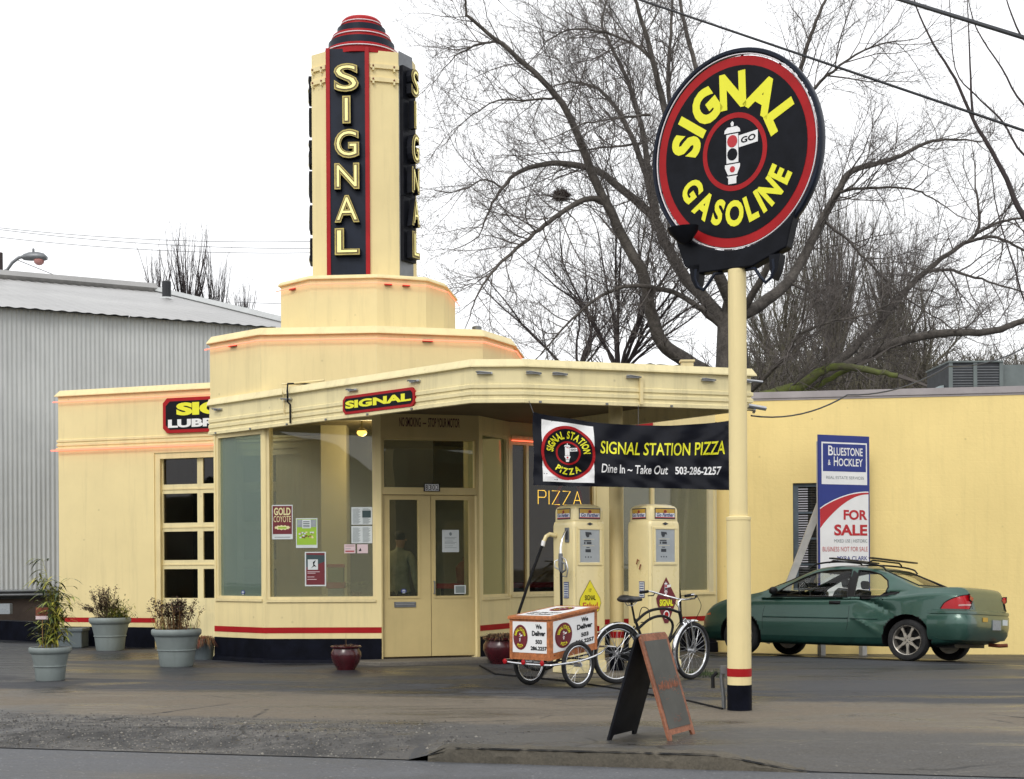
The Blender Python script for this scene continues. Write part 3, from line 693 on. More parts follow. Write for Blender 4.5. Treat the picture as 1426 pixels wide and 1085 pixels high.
# strap over the fascia and conduit frame
f = Fac(C[0], C[1]); mb = MB(); u, z = f.px(404, 575)
for du, r in ((-.05, .009), (.06, .013)):
    pts = [f(u+du-.02, 3.40, .05), f(u+du-.02, 3.62, .05), f(u+du, 3.70, .09), f(u+du, 3.80, .08), f(u+du+.02, 3.82, -.1), f(u+du+.02, 3.82, -.3)]
    if du > 0: pts = [f(u+du+.01, 3.27, .05), f(u+du+.01, 3.52, .05), f(u+du-.02, 3.56, .07), f(u+du+.01, 3.64, .09)]+pts[2:]
    mb.tube(pts, r, 'black' if du > 0 else 'cream_trim', 8)
mb.tube([f(u-.1, 3.81, .06), f(u+.5, 3.83, -.2)], .012, 'cream_trim', 8)
part(mb, 'conduit', canopy)
f = Fac(C[2], C[3]); mb = MB(); u, _ = f.px(891, 545); f.box(mb, u-.02, u+.02, 3.27, 3.62, .03, .06, 'cream_trim'); part(mb, 'conduit', canopy)
# canopy column between the pumps
cx, cy = .1448/2*18.0, 18.0
cx = (858-713+.5)/2000*18.0
mb = MB(); mb.lathe([(.088, -.05), (.088, 3.455)], 'cream', (cx, cy, 0), 28)
column = part(mb, 'column', smooth=40); mb = MB(); mb.lathe([(.0905, .42), (.0905, .50)], 'red', (cx, cy, 0), 28); mb.lathe([(.091, .0), (.091, .3)], 'base_black', (cx, cy, 0), 28); part(mb, 'stripe', column, smooth=40)
# wing moulding, red tubes
mb = MB(); u0 = .02; FW.box(mb, u0, FW.L, 3.20, 3.25, 0, .03, 'cream_trim'); part(mb, 'moulding')
mb = MB(); ua, _ = FW.px(862, 588); ub, _ = FW.px(907, 588); FW.box(mb, ua, ub, 3.50, 3.66, .0, .04, 'red'); part(mb, 'red_band')
def tubeline(path, z, out, rad=.009, m='neon_red'):
    mb = MB(); n = len(path); pv = [Vector(p) for p in path]; pts = []
    for i in range(n):
        ns = []
        for a, b in ((i-1, i), (i, i+1)):
            if a < 0 or b >= n: continue
            d = (pv[b]-pv[a]).normalized(); ns.append(Vector((d.y, -d.x)))
        m_ = sum(ns, Vector((0, 0))).normalized(); k = out/max(.4, m_.dot(ns[0])); q = pv[i]+m_*k; pts.append((q.x, q.y, z))
    mb.tube(pts, rad, m, 6); return mb
part(tubeline([tuple(FW(0, 0)[:2]), tuple(FW(FW.L*.97, 0)[:2])], 3.175, .05), 'neon_tube')
e0 = FG.d*-.06
part(tubeline([tuple(FG.A+e0), tuple(FG(3.2, 0)[:2])], 4.20, .06), 'neon_tube')
part(tubeline([tuple(FG.A+e0*1.6), tuple(FG(3.2, 0)[:2])], 3.365, .07, .013), 'neon_tube')
# ---- stepped tiers
def backs(front, depth, k=.8):
    a, b = Vector(front[0]), Vector(front[-1]); ax = Vector((.11, .994))
    return front+[tuple(b+ax*depth*.55), tuple(b+ax*depth-(b-a)*.18), tuple(a+ax*depth+(b-a)*.18), tuple(a+ax*depth*.55)]
T1 = [(-4.353, 20.78), (-3.493, 20.02), (-1.85, 19.90), (-.395, 20.28), (.03, 21.15)]
T1c = backs(T1, 2.15)
mb = MB(); mb.prism(T1c, 3.62, 4.56, 'cream'); tier = part(mb, 'lower_tier')
mb = MB(); mb.sweep(T1c, CAP(4.655), 'cream_trim', closed=True); part(mb, 'cornice', tier)
part(tubeline([(-4.353-.03, 20.81)]+T1[1:]+[T1c[5]], 4.48, .06), 'neon_tube', tier)
mb = MB(); mb.prism(T1c, 4.56, 4.60, 'cream_worn'); part(mb, 'roof', tier)
# faint panel seams
mb = MB(); 
for f, x in ((Fac(T1[1], T1[2]), 362.5), (Fac(T1[1], T1[2]), 524)):
    mb = MB(); u, _ = f.px(x, 520); u = min(max(u, .01), f.L-.01); f.box(mb, u-.003, u+.003, 3.7, 4.5, 0, .002, 'cream_worn'); part(mb, 'seam', tier)
T2 = [(-3.335, 20.87), (-2.84, 20.38), (-1.884, 20.3), (-1.208, 20.54), (-.962, 21.0)]
T2c = backs(T2, 1.9)
mb = MB(); mb.prism(T2c, 4.56, 5.40, 'cream'); tier2 = part(mb, 'upper_tier')
mb = MB(); mb.sweep(T2c, [(-.2, 5.47), (.0, 5.465), (.035, 5.43), (.04, 5.41), (.004, 5.40)], 'cream_trim', closed=True); part(mb, 'cornice', tier2)
mb = MB(); mb.prism(T2c, 5.40, 5.44, 'cream_worn'); part(mb, 'roof', tier2)
part(tubeline([(T2[0][0]-.03, T2[0][1]+.03)]+T2[1:]+[T2c[5]], 5.33, .06, .007), 'neon_tube', tier2)
# tube clamps on the tiers
mb = MB()
for f, xs_ in ((Fac(T1[0], T1[1]), (326,)), (Fac(T1[2], T1[3]), (595,)), ):
    for x in xs_: mb = MB(); u, _ = f.px(x, 486); f.box(mb, u-.07, u+.07, 4.465, 4.495, 0, .05, 'red_worn'); part(mb, 'tube_clamp', tier)
for f, xs_ in ((Fac(T2[0], T2[1]), (409,)), (Fac(T2[2], T2[3]), (540, 565)), ):
    for x in xs_: mb = MB(); u, _ = f.px(x, 400); f.box(mb, u-.05, u+.05, 5.31, 5.34, 0, .05, 'red_worn'); part(mb, 'tube_clamp', tier2)
# vent pipe on roof
mb = MB(); p = P(664, 458, 22.6); mb.lathe([(.05, 3.5), (.05, p.z-.04)], 'steel_grey', (p.x, 22.6, 0), 14); mb.lathe([(.075, p.z-.05), (.075, p.z+.03), (.02, p.z+.05)], 'steel_grey', (p.x, 22.6, 0), 14)
part(mb, 'vent_pipe', smooth=40)
mb = MB(); p = P(957, 508, 22.0); mb.box((p.x-.09, 21.95, 3.6), (p.x+.09, 22.1, p.z+.04), 'cream_trim'); mb.box((p.x-.11, 21.93, p.z+.04), (p.x+.11, 22.12, p.z+.07), 'cream_trim'); part(mb, 'roof_vent')
# ---- tower
TW = [(-2.8765, 20.92), (-2.640, 20.75), (-2.013, 20.70), (-1.603, 20.82), (-1.433, 21.10)]
TWc = TW+[(-1.39, 21.35), (-1.62, 21.72), (-2.0, 21.85), (-2.62, 21.85), (-2.90, 21.6)]
ZTW = 8.80
mb = MB(); mb.prism(TWc, 5.42, ZTW-.02, 'cream'); tower = part(mb, 'tower')
fA, fR, fL = Fac(TW[1], TW[2]), Fac(TW[3], TW[4]), Fac(TW[0], TW[1]); fC = Fac(TW[2], TW[3])
fR = Fac(TW[3], TW[4]); fB = Fac((-2.93, 21.45), (-2.885, 20.96))
mb = MB(); fA.box(mb, .06, fA.L-.06, 5.42, ZTW, 0, .03, 'navy'); part(mb, 'sign_panel', tower)
mb = MB(); fA.box(mb, 0, .058, 5.42, ZTW+.01, -.02, .045, 'red'); fA.box(mb, fA.L-.058, fA.L, 5.42, ZTW+.01, -.02, .045, 'red'); part(mb, 'red_trim', tower)
# side sign (right): grey plate with black letter boxes
mb = MB(); fR.box(mb, .0, fR.L, 5.42, ZTW, 0, .015, 'steel_grey')
mb.add([], [], 'steel_grey')
lz = [(92, 132), (137, 176), (183, 224), (230, 267), (274.5, 313), (320, 358)]
boxes = []
for a, b in lz:
    z1 = fA.px(480, a)[1]; z0 = fA.px(480, b)[1]; boxes.append((z0, z1))
for z0, z1 in boxes:
    fR.box(mb, .012, fR.L-.01, z0-.035, z1+.035, .015, .07, 'black'); 
part(mb, 'sign_panel', tower)
mb = MB()
for ff, z in ((fC, 8.55), (fC, 8.36), (fL, 8.55), (fL, 8.36)):
    mb = MB(); ff.box(mb, .01, ff.L-.0, z-.03, z+.03, 0, .03, 'cream_trim')
    for u in (.05, ff.L-.07): ff.box(mb, u-.012, u+.012, z-.07, z-.03, 0, .05, 'cream_worn'); ff.box(mb, u-.01, u+.01, z-.01, z+.01, .03, .045, 'rust')
    part(mb, 'rib', tower)
for ch, (z0, z1) in zip('SIGNAL', boxes):
    for ff, uc, wd, bs, kk in ((fA, fA.L/2, .37, .03, 1), (fR, fR.L*.5, .20, .09, 1), (fB, fB.L*.5, .34, -.045, 1)):
        mb = MB(); n = ff.n; fr = frame(ff(0, 0, bs), (ff.d.x, ff.d.y, 0), (0, 0, 1))
        wc = wd*(.34 if ch == 'I' else 1)
        text(mb, ch, fr, uc-wc/2, z0, uc+wc/2, z1, 'black', z=.045, off=.045, ext=.045)
        text(mb, ch, fr, uc-wc/2+.004, z0+.004, uc+wc/2-.004, z1-.004, 'gold', z=.093, off=.042)
        text(mb, ch, fr, uc-wc/2+.022, z0+.022, uc+wc/2-.022, z1-.022, 'gold_dark', z=.096, off=.018)
        text(mb, ch, fr, uc-wc/2+.042, z0+.040, uc+wc/2-.042, z1-.040, 'neon_yellow', z=.104, off=-.012)
        part(mb, 'letter', tower)
# cap rings
cc = (-2.175, 21.20, 0); 
mb = MB(); z = ZTW-.02
prof = [(.40, z-.06), (.545, z-.03), (.55, z+.10), (.50, z+.13), (.485, z+.13), (.485, z+.235), (.43, z+.245), (.425, z+.345), (.37, z+.365), (.355, z+.365), (.355, z+.46), (.30, z+.47), (.29, z+.57), (.26, z+.60), (.0, z+.63)]
ms = ['red']*3+['navy']*3+['red']*3+['navy']*2+['red']*3
ms = ['red', 'red', 'red', 'navy', 'navy', 'red', 'red', 'red', 'navy', 'navy', 'red', 'red', 'red', 'red']
mb.lathe(prof, 'red', cc, 56, mats=ms); part(mb, 'tower_cap', tower, smooth=35)
mb = MB()
for r, zz in ((.563, z+.065), (.438, z+.30), (.303, z+.52)):
    mb.tube([(cc[0]+r*math.cos(a), cc[1]+r*math.sin(a), zz) for a in [i*2*math.pi/48 for i in range(48)]], .008, 'neon_off', 6, closed=True)
part(mb, 'neon_ring', tower)
# ---- entrance doors in F3
f = F3
uz = lambda x, y: f.px(x, y)
uL = f.px(533, 800)[0]; uR = f.px(665, 800)[0]; zD = uz(600, 689)[1]; zTr0 = uz(600, 679)[1]; zTr1 = uz(600, 613)[1]
mb = MB(); f.box(mb, 0, uL, .0, 3.45, -.16, 0, 'cream_door'); f.box(mb, uR, f.L, .0, 3.45, -.16, 0, 'cream_door'); f.box(mb, uL, uR, zTr1+.03, 3.45, -.16, 0, 'cream_door')
f.box(mb, uL, uR, zD, zTr0, -.14, -.01, 'cream_door'); f.box(mb, uL, uL+.03, zTr0, zTr1+.03, -.12, -.02, 'cream_door'); f.box(mb, uR-.03, uR, zTr0, zTr1+.03, -.12, -.02, 'cream_door'); f.box(mb, uL+.03, uR-.03, zTr1-.0, zTr1+.03, -.12, -.02, 'cream_door')
dfr = part(mb, 'door_frame'); mb = MB(); f.box(mb, uL+.03, uR-.03, zTr0, zTr1, -.07, -.064, 'glass_door'); part(mb, 'transom_pane', dfr)
um = f.px(601.5, 800)[0]
for (a, b), (g0, g1) in (((uL+.004, um-.004), (543.5, 583)), ((um+.004, uR-.004), (607.5, 654))):
    ga, gb = f.px(g0, 760)[0], f.px(g1, 760)[0]; z0 = uz(600, 830)[1]; z1 = uz(600, 696)[1]
    fd = Fac(tuple(f.A-f.n*.05), tuple(f.B-f.n*.05)); mb = MB(); fd.holed(mb, a, b, .075, zD-.006, [(ga, gb, z0, z1)], 'cream_door', t=.045)
    fd.box(mb, ga-.03, ga, z0-.03, z1+.03, 0, .01, 'cream_door'); fd.box(mb, gb, gb+.03, z0-.03, z1+.03, 0, .01, 'cream_door'); fd.box(mb, ga, gb, z1, z1+.03, 0, .01, 'cream_door'); fd.box(mb, ga, gb, z0-.03, z0, 0, .01, 'cream_door')
    d = part(mb, 'door'); mb = MB(); fd.box(mb, ga-.004, gb+.004, z0-.004, z1+.004, -.026, -.02, 'glass_door'); part(mb, 'pane', d)
    if g0 < 600:
        mb = MB(); u0_, zz = uz(550, 846); u1_, z2 = uz(580, 838); fd.box(mb, u0_, u1_, zz, z2, 0, .012, 'steel_grey'); fd.box(mb, u0_+.02, u1_-.02, zz+.035, zz+.045, .012, .018, 'alu'); fd.box(mb, u0_+.01, u1_-.01, z2-.02, z2-.012, .012, .02, 'alu'); part(mb, 'mail_slot', d)
    else:
        mb = MB(); mb.tube([fd(a+.035, .95, .0), fd(a+.035, .95, .05), fd(a+.035, 1.12, .05), fd(a+.035, 1.12, 0)], .01, 'steel_grey', 8); part(mb, 'handle', d)
# faded warning lettering above the entrance
mb = MB(); fr = frame(F3(0, 0, 0), (F3.d.x, F3.d.y, 0), (0, 0, 1)); u0, z0 = F3.px(556, 594); u1, z1 = F3.px(640, 583); 
text(mb, 'NO SMOKING  —  STOP YOUR MOTOR', fr, u0, z0, u1, z1, 'maroon_paint', z=.004, off=.015); part(mb, 'warning_lettering')
# door step slab
mb = MB(); A = F3(-.35, 0, 0); B = F3(F3.L+.35, 0, 0); n = F3.n
pts = [(A.x, A.y), (A.x+n.x*.3-.05, A.y+n.y*.3), (A.x+n.x*.6+.2, A.y+n.y*.62), (B.x+n.x*.62, B.y+n.y*.62), (B.x+n.x*.2+.1, B.y+n.y*.2), (B.x, B.y)]
mb.prism(pts[::-1], -.05, .05, 'step_concrete'); part(mb, 'door_step', bevel=.012)
# lit lamp under ceiling inside the big window
ld = bpy.data.lights.new('bulb', 'POINT'); ld.energy = 38; ld.color = (1, .80, .50); ld.shadow_soft_size = .12; lo_ = bpy.data.objects.new('bulb', ld); COL.objects.link(lo_)
lm = thing('ceiling_lamp', 'small glowing yellow ceiling lamp inside the big window beside the entrance', 'lamp', (0, 0, 0)); p = P(504, 603, 20.6); lm.location = (p.x, 20.6, p.z)
mb = MB(); mb.lathe([(.0, -.05), (.05, -.035), (.075, .0), (.06, .03)], 'lamp_glow', n=20); mb.build('lamp_shade', lm, smooth=50); lo_.parent = lm; lo_.location = (.1, .25, -.2)
mb = MB(); mb.lathe([(.075, .028), (.08, .04), (.04, .07), (.015, .08), (.015, 3.45-p.z)], 'gold', n=16); mb.build('lamp_base', lm, smooth=50)

# ================================================================== SIGNS on the station
f = Fac(C[0], C[1]); so = .058
def signframe(ff, out): return frame(ff(0, 0, out), (ff.d.x, ff.d.y, 0), (0, 0, 1))
sg = thing('canopy_sign', 'small red bordered black sign reading SIGNAL in yellow on the canopy edge', 'sign', tuple(f(f.px(531, 557)[0], 3.2, .03)))
ua = f.px(481, 562)[0]; ub = f.px(581, 550)[0]; z0 = f.px(531, 572)[1]; z1 = f.px(531, 546)[1]-.0
fr = signframe(f, .045); org = sg.location
mb = MB(); c = .05; pts = [(ua+c, z0), (ub-c, z0), (ub, z0+c), (ub, z1-c), (ub-c, z1), (ua+c, z1), (ua, z1-c), (ua, z0+c)]
mb.prism(pts, -.03, .0, 'red', fr); mb.build('board', sg, org)
mb = MB(); i = .035; mb.poly([(ua+c+i*.6, z0+i), (ub-c-i*.6, z0+i), (ub-i, z0+c+i*.6), (ub-i, z1-c-i*.6), (ub-c-i*.6, z1-i), (ua+c+i*.6, z1-i), (ua+i, z1-c-i*.6), (ua+i, z0+c+i*.6)], .003, 'black', fr); mb.build('face', sg, org)
mb = MB(); text(mb, 'SIGNAL', fr, ua+.06, z0+.07, ub-.06, z1-.065, 'sign_yellow', z=.006, off=.05); mb.build('lettering', sg, org)
# lubrication sign on the garage wall
u0, zt = FG.px(229, 555.5); _, zb = FG.px(229, 604); fr = signframe(FG, .05)
sg = thing('wall_sign', 'black and red bordered SIGNAL LUBRICATION sign above the garage door, partly hidden by the office', 'sign', tuple(FG(u0+.8, zb, .03))); org = sg.location
u1 = u0+2.70; c = .08
def octo(a, b, z0, z1, c): return [(a+c, z0), (b-c, z0), (b, z0+c), (b, z1-c), (b-c, z1), (a+c, z1), (a, z1-c), (a, z0+c)]
mb = MB(); mb.prism(octo(u0, u1, zb, zt, c), -.05, 0, 'red', fr); mb.build('board', sg, org)
mb = MB(); mb.poly(octo(u0+.055, u1-.055, zb+.055, zt-.055, c), .003, 'black', fr); mb.build('face', sg, org)
zm = zb+(zt-zb)*.47
mb = MB(); a_, _ = FG.px(248, 570); text(mb, 'SIGNAL', fr, a_, zm+.01, a_+2.12, zt-.085, 'sign_yellow', z=.006, off=.06)
a_, _ = FG.px(236.5, 590); text(mb, 'LUBRICATION', fr, a_, zb+.085, a_+2.42, zm-.05, 'sign_white', z=.006, off=.05); mb.build('lettering', sg, org)
# house number
u, z = F3.px(601, 679); fr = signframe(F3, .004)
mb = MB(); mb.prism([(u-.115, z-.055), (u+.115, z-.055), (u+.115, z+.055), (u-.115, z+.055)], 0, .012, 'black', fr)
for i, ch in enumerate('8302'): a = u-.1+i*.05; mb.rect(a+.002, z-.045, a+.047, z+.045, .014, 'sign_white', fr); text(mb, ch, fr, a+.008, z-.038, a+.041, z+.038, 'black', z=.017, off=.012)
tag(mb.build('house_number', None), 'small house number plate reading 8302 above the double doors', 'sign')

# ================================================================== POSTERS on the glass
def poster(f, x0, y0, x1, y1, out, name, label, cat, fn, group=None, mat_='paper'):
    u0, _ = f.px(x0, (y0+y1)/2); u1, _ = f.px(x1, (y0+y1)/2); _, z0 = f.px((x0+x1)/2, y1); _, z1 = f.px((x0+x1)/2, y0)
    fr0 = signframe(f, out); w = u1-u0; h = z1-z0; fr = lambda a, b, c: fr0(u0+a*w, z0+b*h, c)
    mb = MB(); mb.prism([(0, 0), (1, 0), (1, 1), (0, 1)], -.0015, 0, mat_, fr); fn(mb, fr)
    o = fr(.5, 0, 0); ob = mb.build(name, None, o); ob.location = o; tag(ob, label, cat, group)
OG = -.050
def g1(mb, fr):
    mb.rect(.04, .15, .96, .97, .001, 'poster_maroon', fr); text(mb, 'GOLD', fr, .10, .70, .90, .92, 'cream_ink', z=.002, off=.03); text(mb, 'COYOTE', fr, .08, .50, .92, .68, 'cream_ink', z=.002, off=.0)
    rng = random.Random(1); pts = [(.5+(.38+.05*rng.random())*math.cos(a)*(1 if i % 2 else .88), .34+(.075 if i % 2 else .05)*math.sin(a)) for i, a in enumerate([k*math.pi/13 for k in range(26)])]
    mb.poly(pts, .002, 'cream_ink', fr); mb.rect(.3, .31, .7, .36, .003, 'sign_green', fr); mb.rect(.12, .05, .88, .07, .001, 'paper_ink', fr)
poster(F2, 377.5, 703, 406.5, 751, OG, 'poster', 'maroon poster reading GOLD COYOTE in cream letters taped in the big window', 'poster', g1)
def g2(mb, fr):
    mb.rect(.04, .10, .96, .97, .001, 'sign_green', fr); mb.rect(.06, .70, .94, .95, .002, 'plate_grey', fr); mb.rect(.30, .66, .70, .95, .003, 'paper', fr)
    for y in (.88, .82, .76, .71): mb.rect(.34, y-.012, .64, y+.012, .004, 'poster_teal', fr)
    rng = random.Random(4)
    for _ in range(26):
        a = rng.uniform(.1, .85); b = rng.uniform(.32, .50); mb.rect(a, b, a+.09, b+.05, .002+rng.random()*.001, rng.choice(['leaf_dark', 'rust', 'paper', 'gold', 'leaf_green', 'cream_ink']), fr)
poster(F2, 411, 721.5, 441, 763, OG, 'poster', 'lime green poster with pictures beside the maroon GOLD COYOTE poster', 'poster', g2)
def g3(mb, fr):
    mb.rect(.06, .04, .94, .97, .001, 'poster_maroon', fr); mb.poly([(.06, .55), (.4, .58), (.94, .72), (.94, .90), (.06, .92)], .002, 'poster_teal', fr); mb.rect(.14, .48, .62, .78, .003, 'paper', fr)
    mb.poly([(.28, .52), (.40, .60), (.38, .70), (.52, .76), (.44, .64), (.56, .56), (.44, .58)], .004, 'black', fr)
    for y, a in ((.42, .7), (.38, .5), (.27, .45), (.20, .55)): mb.rect(.12, y-.008, a, y+.008, .002, 'paper_pink', fr)
poster(F2, 423.5, 768.5, 453, 816.5, OG, 'poster', 'dark red and black poster with white picture square, lowest in the big window', 'poster', g3)
def g4(mb, fr):
    for c in (.06, .54):
        for k in range(16): mb.rect(c, .06+k*.055, c+.40*(.7+.3*((k*7) % 5)/5), .085+k*.055, .001, 'paper_ink', fr)
def g5(mb, fr): g4(mb, fr); mb.rect(.52, .4, .94, .80, .002, 'poster_teal', fr)
poster(F2, 488.5, 706, 517.5, 730.5, OG, 'newspaper_page', 'newspaper page with a dark photo at the right of the big window', 'notice', g5)
poster(F2, 488.5, 732.5, 517.5, 756.5, OG, 'newspaper_page', 'newspaper page of plain text columns below the page with a photo', 'notice', g4)
def g6(mb, fr): mb.rect(.1, .78, .9, .84, .001, 'rust', fr); mb.rect(.1, .15, .9, .3, .001, 'red_worn', fr); mb.rect(.1, .5, .6, .54, .001, 'paper_ink', fr)
def g7(mb, fr): mb.poly([(.12, .25), (.4, .25), (.32, .6)], .001, 'black', fr)
poster(F2, 478.5, 758, 494, 770.5, OG, 'card', 'small pinkish card with red lines below the newspaper pages', 'notice', g6, mat_='paper_pink')
poster(F2, 496.5, 758, 511.5, 770.5, OG, 'card', 'small pale card with a tiny black figure beside the red lined card', 'notice', g7, mat_='paper_pink')
def g8(mb, fr):
    mb.disc(.5, .82, .08, .001, 'paper_ink', fr, 12)
    for k, y in enumerate((.66, .60, .50, .44, .38, .28, .2)): mb.rect(.15, y-.008, .85-.1*(k % 3), y+.008, .001, 'paper_ink', fr)
FDo = Fac(tuple(F3.A-F3.n*.05), tuple(F3.B-F3.n*.05))
poster(FDo, 616, 738, 639.5, 769, -.012, 'notice_sheet', 'white printed sheet taped to the glass of the right door', 'notice', g8)
def g9(mb, fr): text(mb, 'OPEN', fr, .12, .3, .88, .62, 'paper', z=.001, off=.01); mb.rect(.1, .7, .9, .9, .001, 'sign_red', fr)
poster(FDo, 633, 815, 649, 827, -.012, 'sticker', 'pale green square sticker low on the right door glass', 'sticker', lambda mb, fr: mb.rect(.1, .1, .9, .9, .001, 'pot_grey', fr), mat_='paper')
def oval(f, x, y, out, lab):
    u, z = f.px(x, y); fr0 = signframe(f, out); mb = MB(); fr = lambda a, b, c: fr0(u+a, z+b, c)
    pts = [(.04*math.cos(a), .030*math.sin(a)) for a in [k*math.pi/8 for k in range(16)]]
    mb.prism(pts, 0, .002, 'sign_blue', fr); mb.rect(-.025, -.006, .025, .006, .003, 'paper', fr); mb.rect(-.018, .010, .018, .016, .003, 'paper', fr); mb.rect(-.02, -.03, .02, -.022, .003, 'paper', fr)
    o = fr(0, 0, 0); ob = mb.build('sticker', None, o); ob.location = o; tag(ob, lab, 'sticker')
oval(F1, 334.5, 825, OG, 'small blue oval sticker at the bottom of the green-reflecting corner window')
oval(FDo, 562.5, 823, -.012, 'small blue oval sticker at the bottom of the left door glass')
def bez(p, n=10):
    out = []
    P_ = [Vector(q) for q in p]
    P_ = [P_[0]*2-P_[1]]+P_+[P_[-1]*2-P_[-2]]
    for i in range(1, len(P_)-2):
        for q in range(n):
            u = q/n; p0, p1, p2, p3 = P_[i-1:i+3]; out.append(.5*((2*p1)+(p2-p0)*u+(2*p0-5*p1+4*p2-p3)*u*u+(3*p1-p0-3*p2+p3)*u**3))
    return out+[P_[-2]]
# ================================================================== POLE SIGN
pl = P(1030, 992, 13.0); PX_, PY_ = pl.x, 13.0
ps = thing('pole_sign', 'tall cream pole with round black and red sign reading SIGNAL GASOLINE', 'pole sign', (PX_, PY_, 0))
mb = MB(); mb.lathe([(.108, -.05), (.108, 1.72), (.112, 1.725), (.112, 1.75), (.082, 1.76), (.082, 3.99)], 'cream', (0, 0, 0), 32)
pole = mb.build('pole', ps, smooth=35)
mb = MB(); mb.lathe([(.1105, .312), (.1105, .384)], 'red', n=32); mb.build('red_band', pole, smooth=35)
mb = MB(); mb.lathe([(.111, -.05), (.111, .236)], 'base_black', n=32); mb.build('black_base', pole, smooth=35)
AL = R(34); sx_ = Vector((math.cos(AL), -math.sin(AL), 0)); szu = Vector((0, 0, 1)); sc_ = Vector((0, 0, 5.05))
sn = sx_.cross(szu)
def mkfr(out, flip=False):
    x = -sx_ if flip else sx_; n = -sn if flip else sn
    return lambda a, b, c: sc_+x*a*.90+szu*b+n*(out+c)
fr = mkfr(0)
mb = MB(); vs = []; n = 72
prof = [(.885, .035), (.895, .05), (.922, .05), (.930, .035), (.930, -.035), (.922, -.05), (.895, -.05), (.885, -.035)]
for i in range(n):
    a = 2*math.pi*i/n
    for r, o in prof: vs.append(fr(r*math.cos(a), r*math.sin(a), o))
k = len(prof); mb.add(vs, [(i*k+j, i*k+(j+1) % k, ((i+1) % n)*k+(j+1) % k, ((i+1) % n)*k+j) for i in range(n) for j in range(k)], 'navy')
mb.build('rim', ps, smooth=40)
mb = MB(); pts = [(.858*math.cos(2*math.pi*i/n), .858*math.sin(2*math.pi*i/n)) for i in range(n)]
mb.prism(pts, -.03, .03, 'red', fr); disc = mb.build('disc', ps, smooth=40)
for flip in (False, True):
    f_ = mkfr(.0335, flip); mb = MB(); mb.disc(0, 0, .775, 0, 'black', f_, 64); mb.ring(0, 0, .305, .352, .003, 'red', f_, 56); mb.build('face', disc)
    mb = MB()
    arc_text(mb, 'SIGNAL', f_, 0, 0, .555, .33, -86, 75, 'sign_yellow', .004, off=.055, wk=1.0)
    arc_text(mb, 'GASOLINE', f_, 0, 0, .555, .238, 248, 113, 'sign_yellow', .004, off=.045, bottom=True)
    mb.build('lettering', disc)
    mb = MB(); signal_mark(mb, f_, 0, -.02, .295, .004); mb.build('emblem', disc)
# neon tube stubs in the gap between disc and rim
mb = MB(); rng = random.Random(4)
for i in range(64):
    a = 2*math.pi*(i+rng.uniform(-.2, .2))/64
    if i % 5 == 0: mb.tube([fr(.85*math.cos(a), .85*math.sin(a), 0), fr(.89*math.cos(a), .89*math.sin(a), 0)], .014, 'navy', 6)
ngl = 96
mb.tube([fr(.873*math.cos(2*math.pi*i/ngl), .873*math.sin(2*math.pi*i/ngl), .04) for i in range(ngl)], .006, 'neon_off', 6, closed=True)
mb.build('spacer', ps)
# housing below the disc
def arc(r, a0, a1, n): return [(r*math.cos(R(a0+(a1-a0)*i/n)), r*math.sin(R(a0+(a1-a0)*i/n))) for i in range(n+1)]
inner = arc(.89, 222, 318, 18); outer = [(.60, -.79), (.56, -.93), (.20, -1.06), (-.40, -1.06), (-.55, -.98), (-.64, -.76)]
mb = MB(); mb.prism(inner+outer, -.07, .07, 'black', fr); mb.build('housing', ps, bevel=.012)
mb = MB(); p0 = fr(-.50, -.72, .10)
mb.lathe([(.01, 0), (.06, .02), (.14, .11), (.155, .16), (.145, .16), (.05, .04)], 'black', (0, 0, 0), 20, fr=lambda a, b, c: fr(-.50, -.80, .14)+sx_*a+(szu*.95+sn*.3)*c+sn*b*.6); mb.build('floodlight', ps, smooth=50)
mb = MB()
for s in (1, -1):
    base = fr(s*.13-.03, -1.07, .0); tip = fr(s*.42, -1.02, .06)
    mb.tube([base, fr(s*.22, -1.08, .05), fr(s*.28, -1.16, .06), fr(s*.34, -1.22, .06), fr(s*.40, -1.18, .06), fr(s*.43, -1.10, .06), tip], .016, 'navy', 8)
    pts = [(s*.38, -.98), (s*.50, -.98), (s*.47, -1.12), (s*.42, -1.20), (s*.39, -1.12)]; mb.prism(pts[::s], -.05, .07, 'black', fr)
mb.build('cable_loop', ps, smooth=50)
# air hose stub beside the pole
mb = MB(); q = P(1008, 985, 13.1); 
mb.tube([(q.x, q.y, .01), (q.x, q.y, .10), (q.x-.02, q.y, .30), (q.x-.01, q.y, .36)], .02, 'steel_grey', 8); mb.box((q.x-.03, q.y-.03, .33), (q.x+.03, q.y+.03, .40), 'steel_grey')
mb.tube([(q.x-.06, q.y, .34), (q.x-.10, q.y, .30), (q.x-.10, q.y-.02, .2)], .018, 'rubber', 8)
o = mb.build('standpipe', None, (q.x, q.y, 0), smooth=40); o.location = (q.x, q.y, 0); tag(o, 'short grey standpipe with a tap stub in the asphalt beside the pole sign base', 'pipe')
# black hose on the ground
pts = []
for x, y in ((668, 928), (690, 940), (726, 943), (790, 950), (850, 959), (900, 968), (960, 978), (1006, 989)):
    D = 1.31*2000/(y+RO*(x-CX)-HY); pp = P(x, y, D); pts.append((pp.x, pp.y, G(pp.x, pp.y)+.012))
mb = MB(); mb.tube(pts, .011, 'rubber', 6); o = mb.build('hose', None, pts[0], smooth=60); o.location = pts[0]; tag(o, 'thin black hose lying across the asphalt towards the pole sign', 'hose')

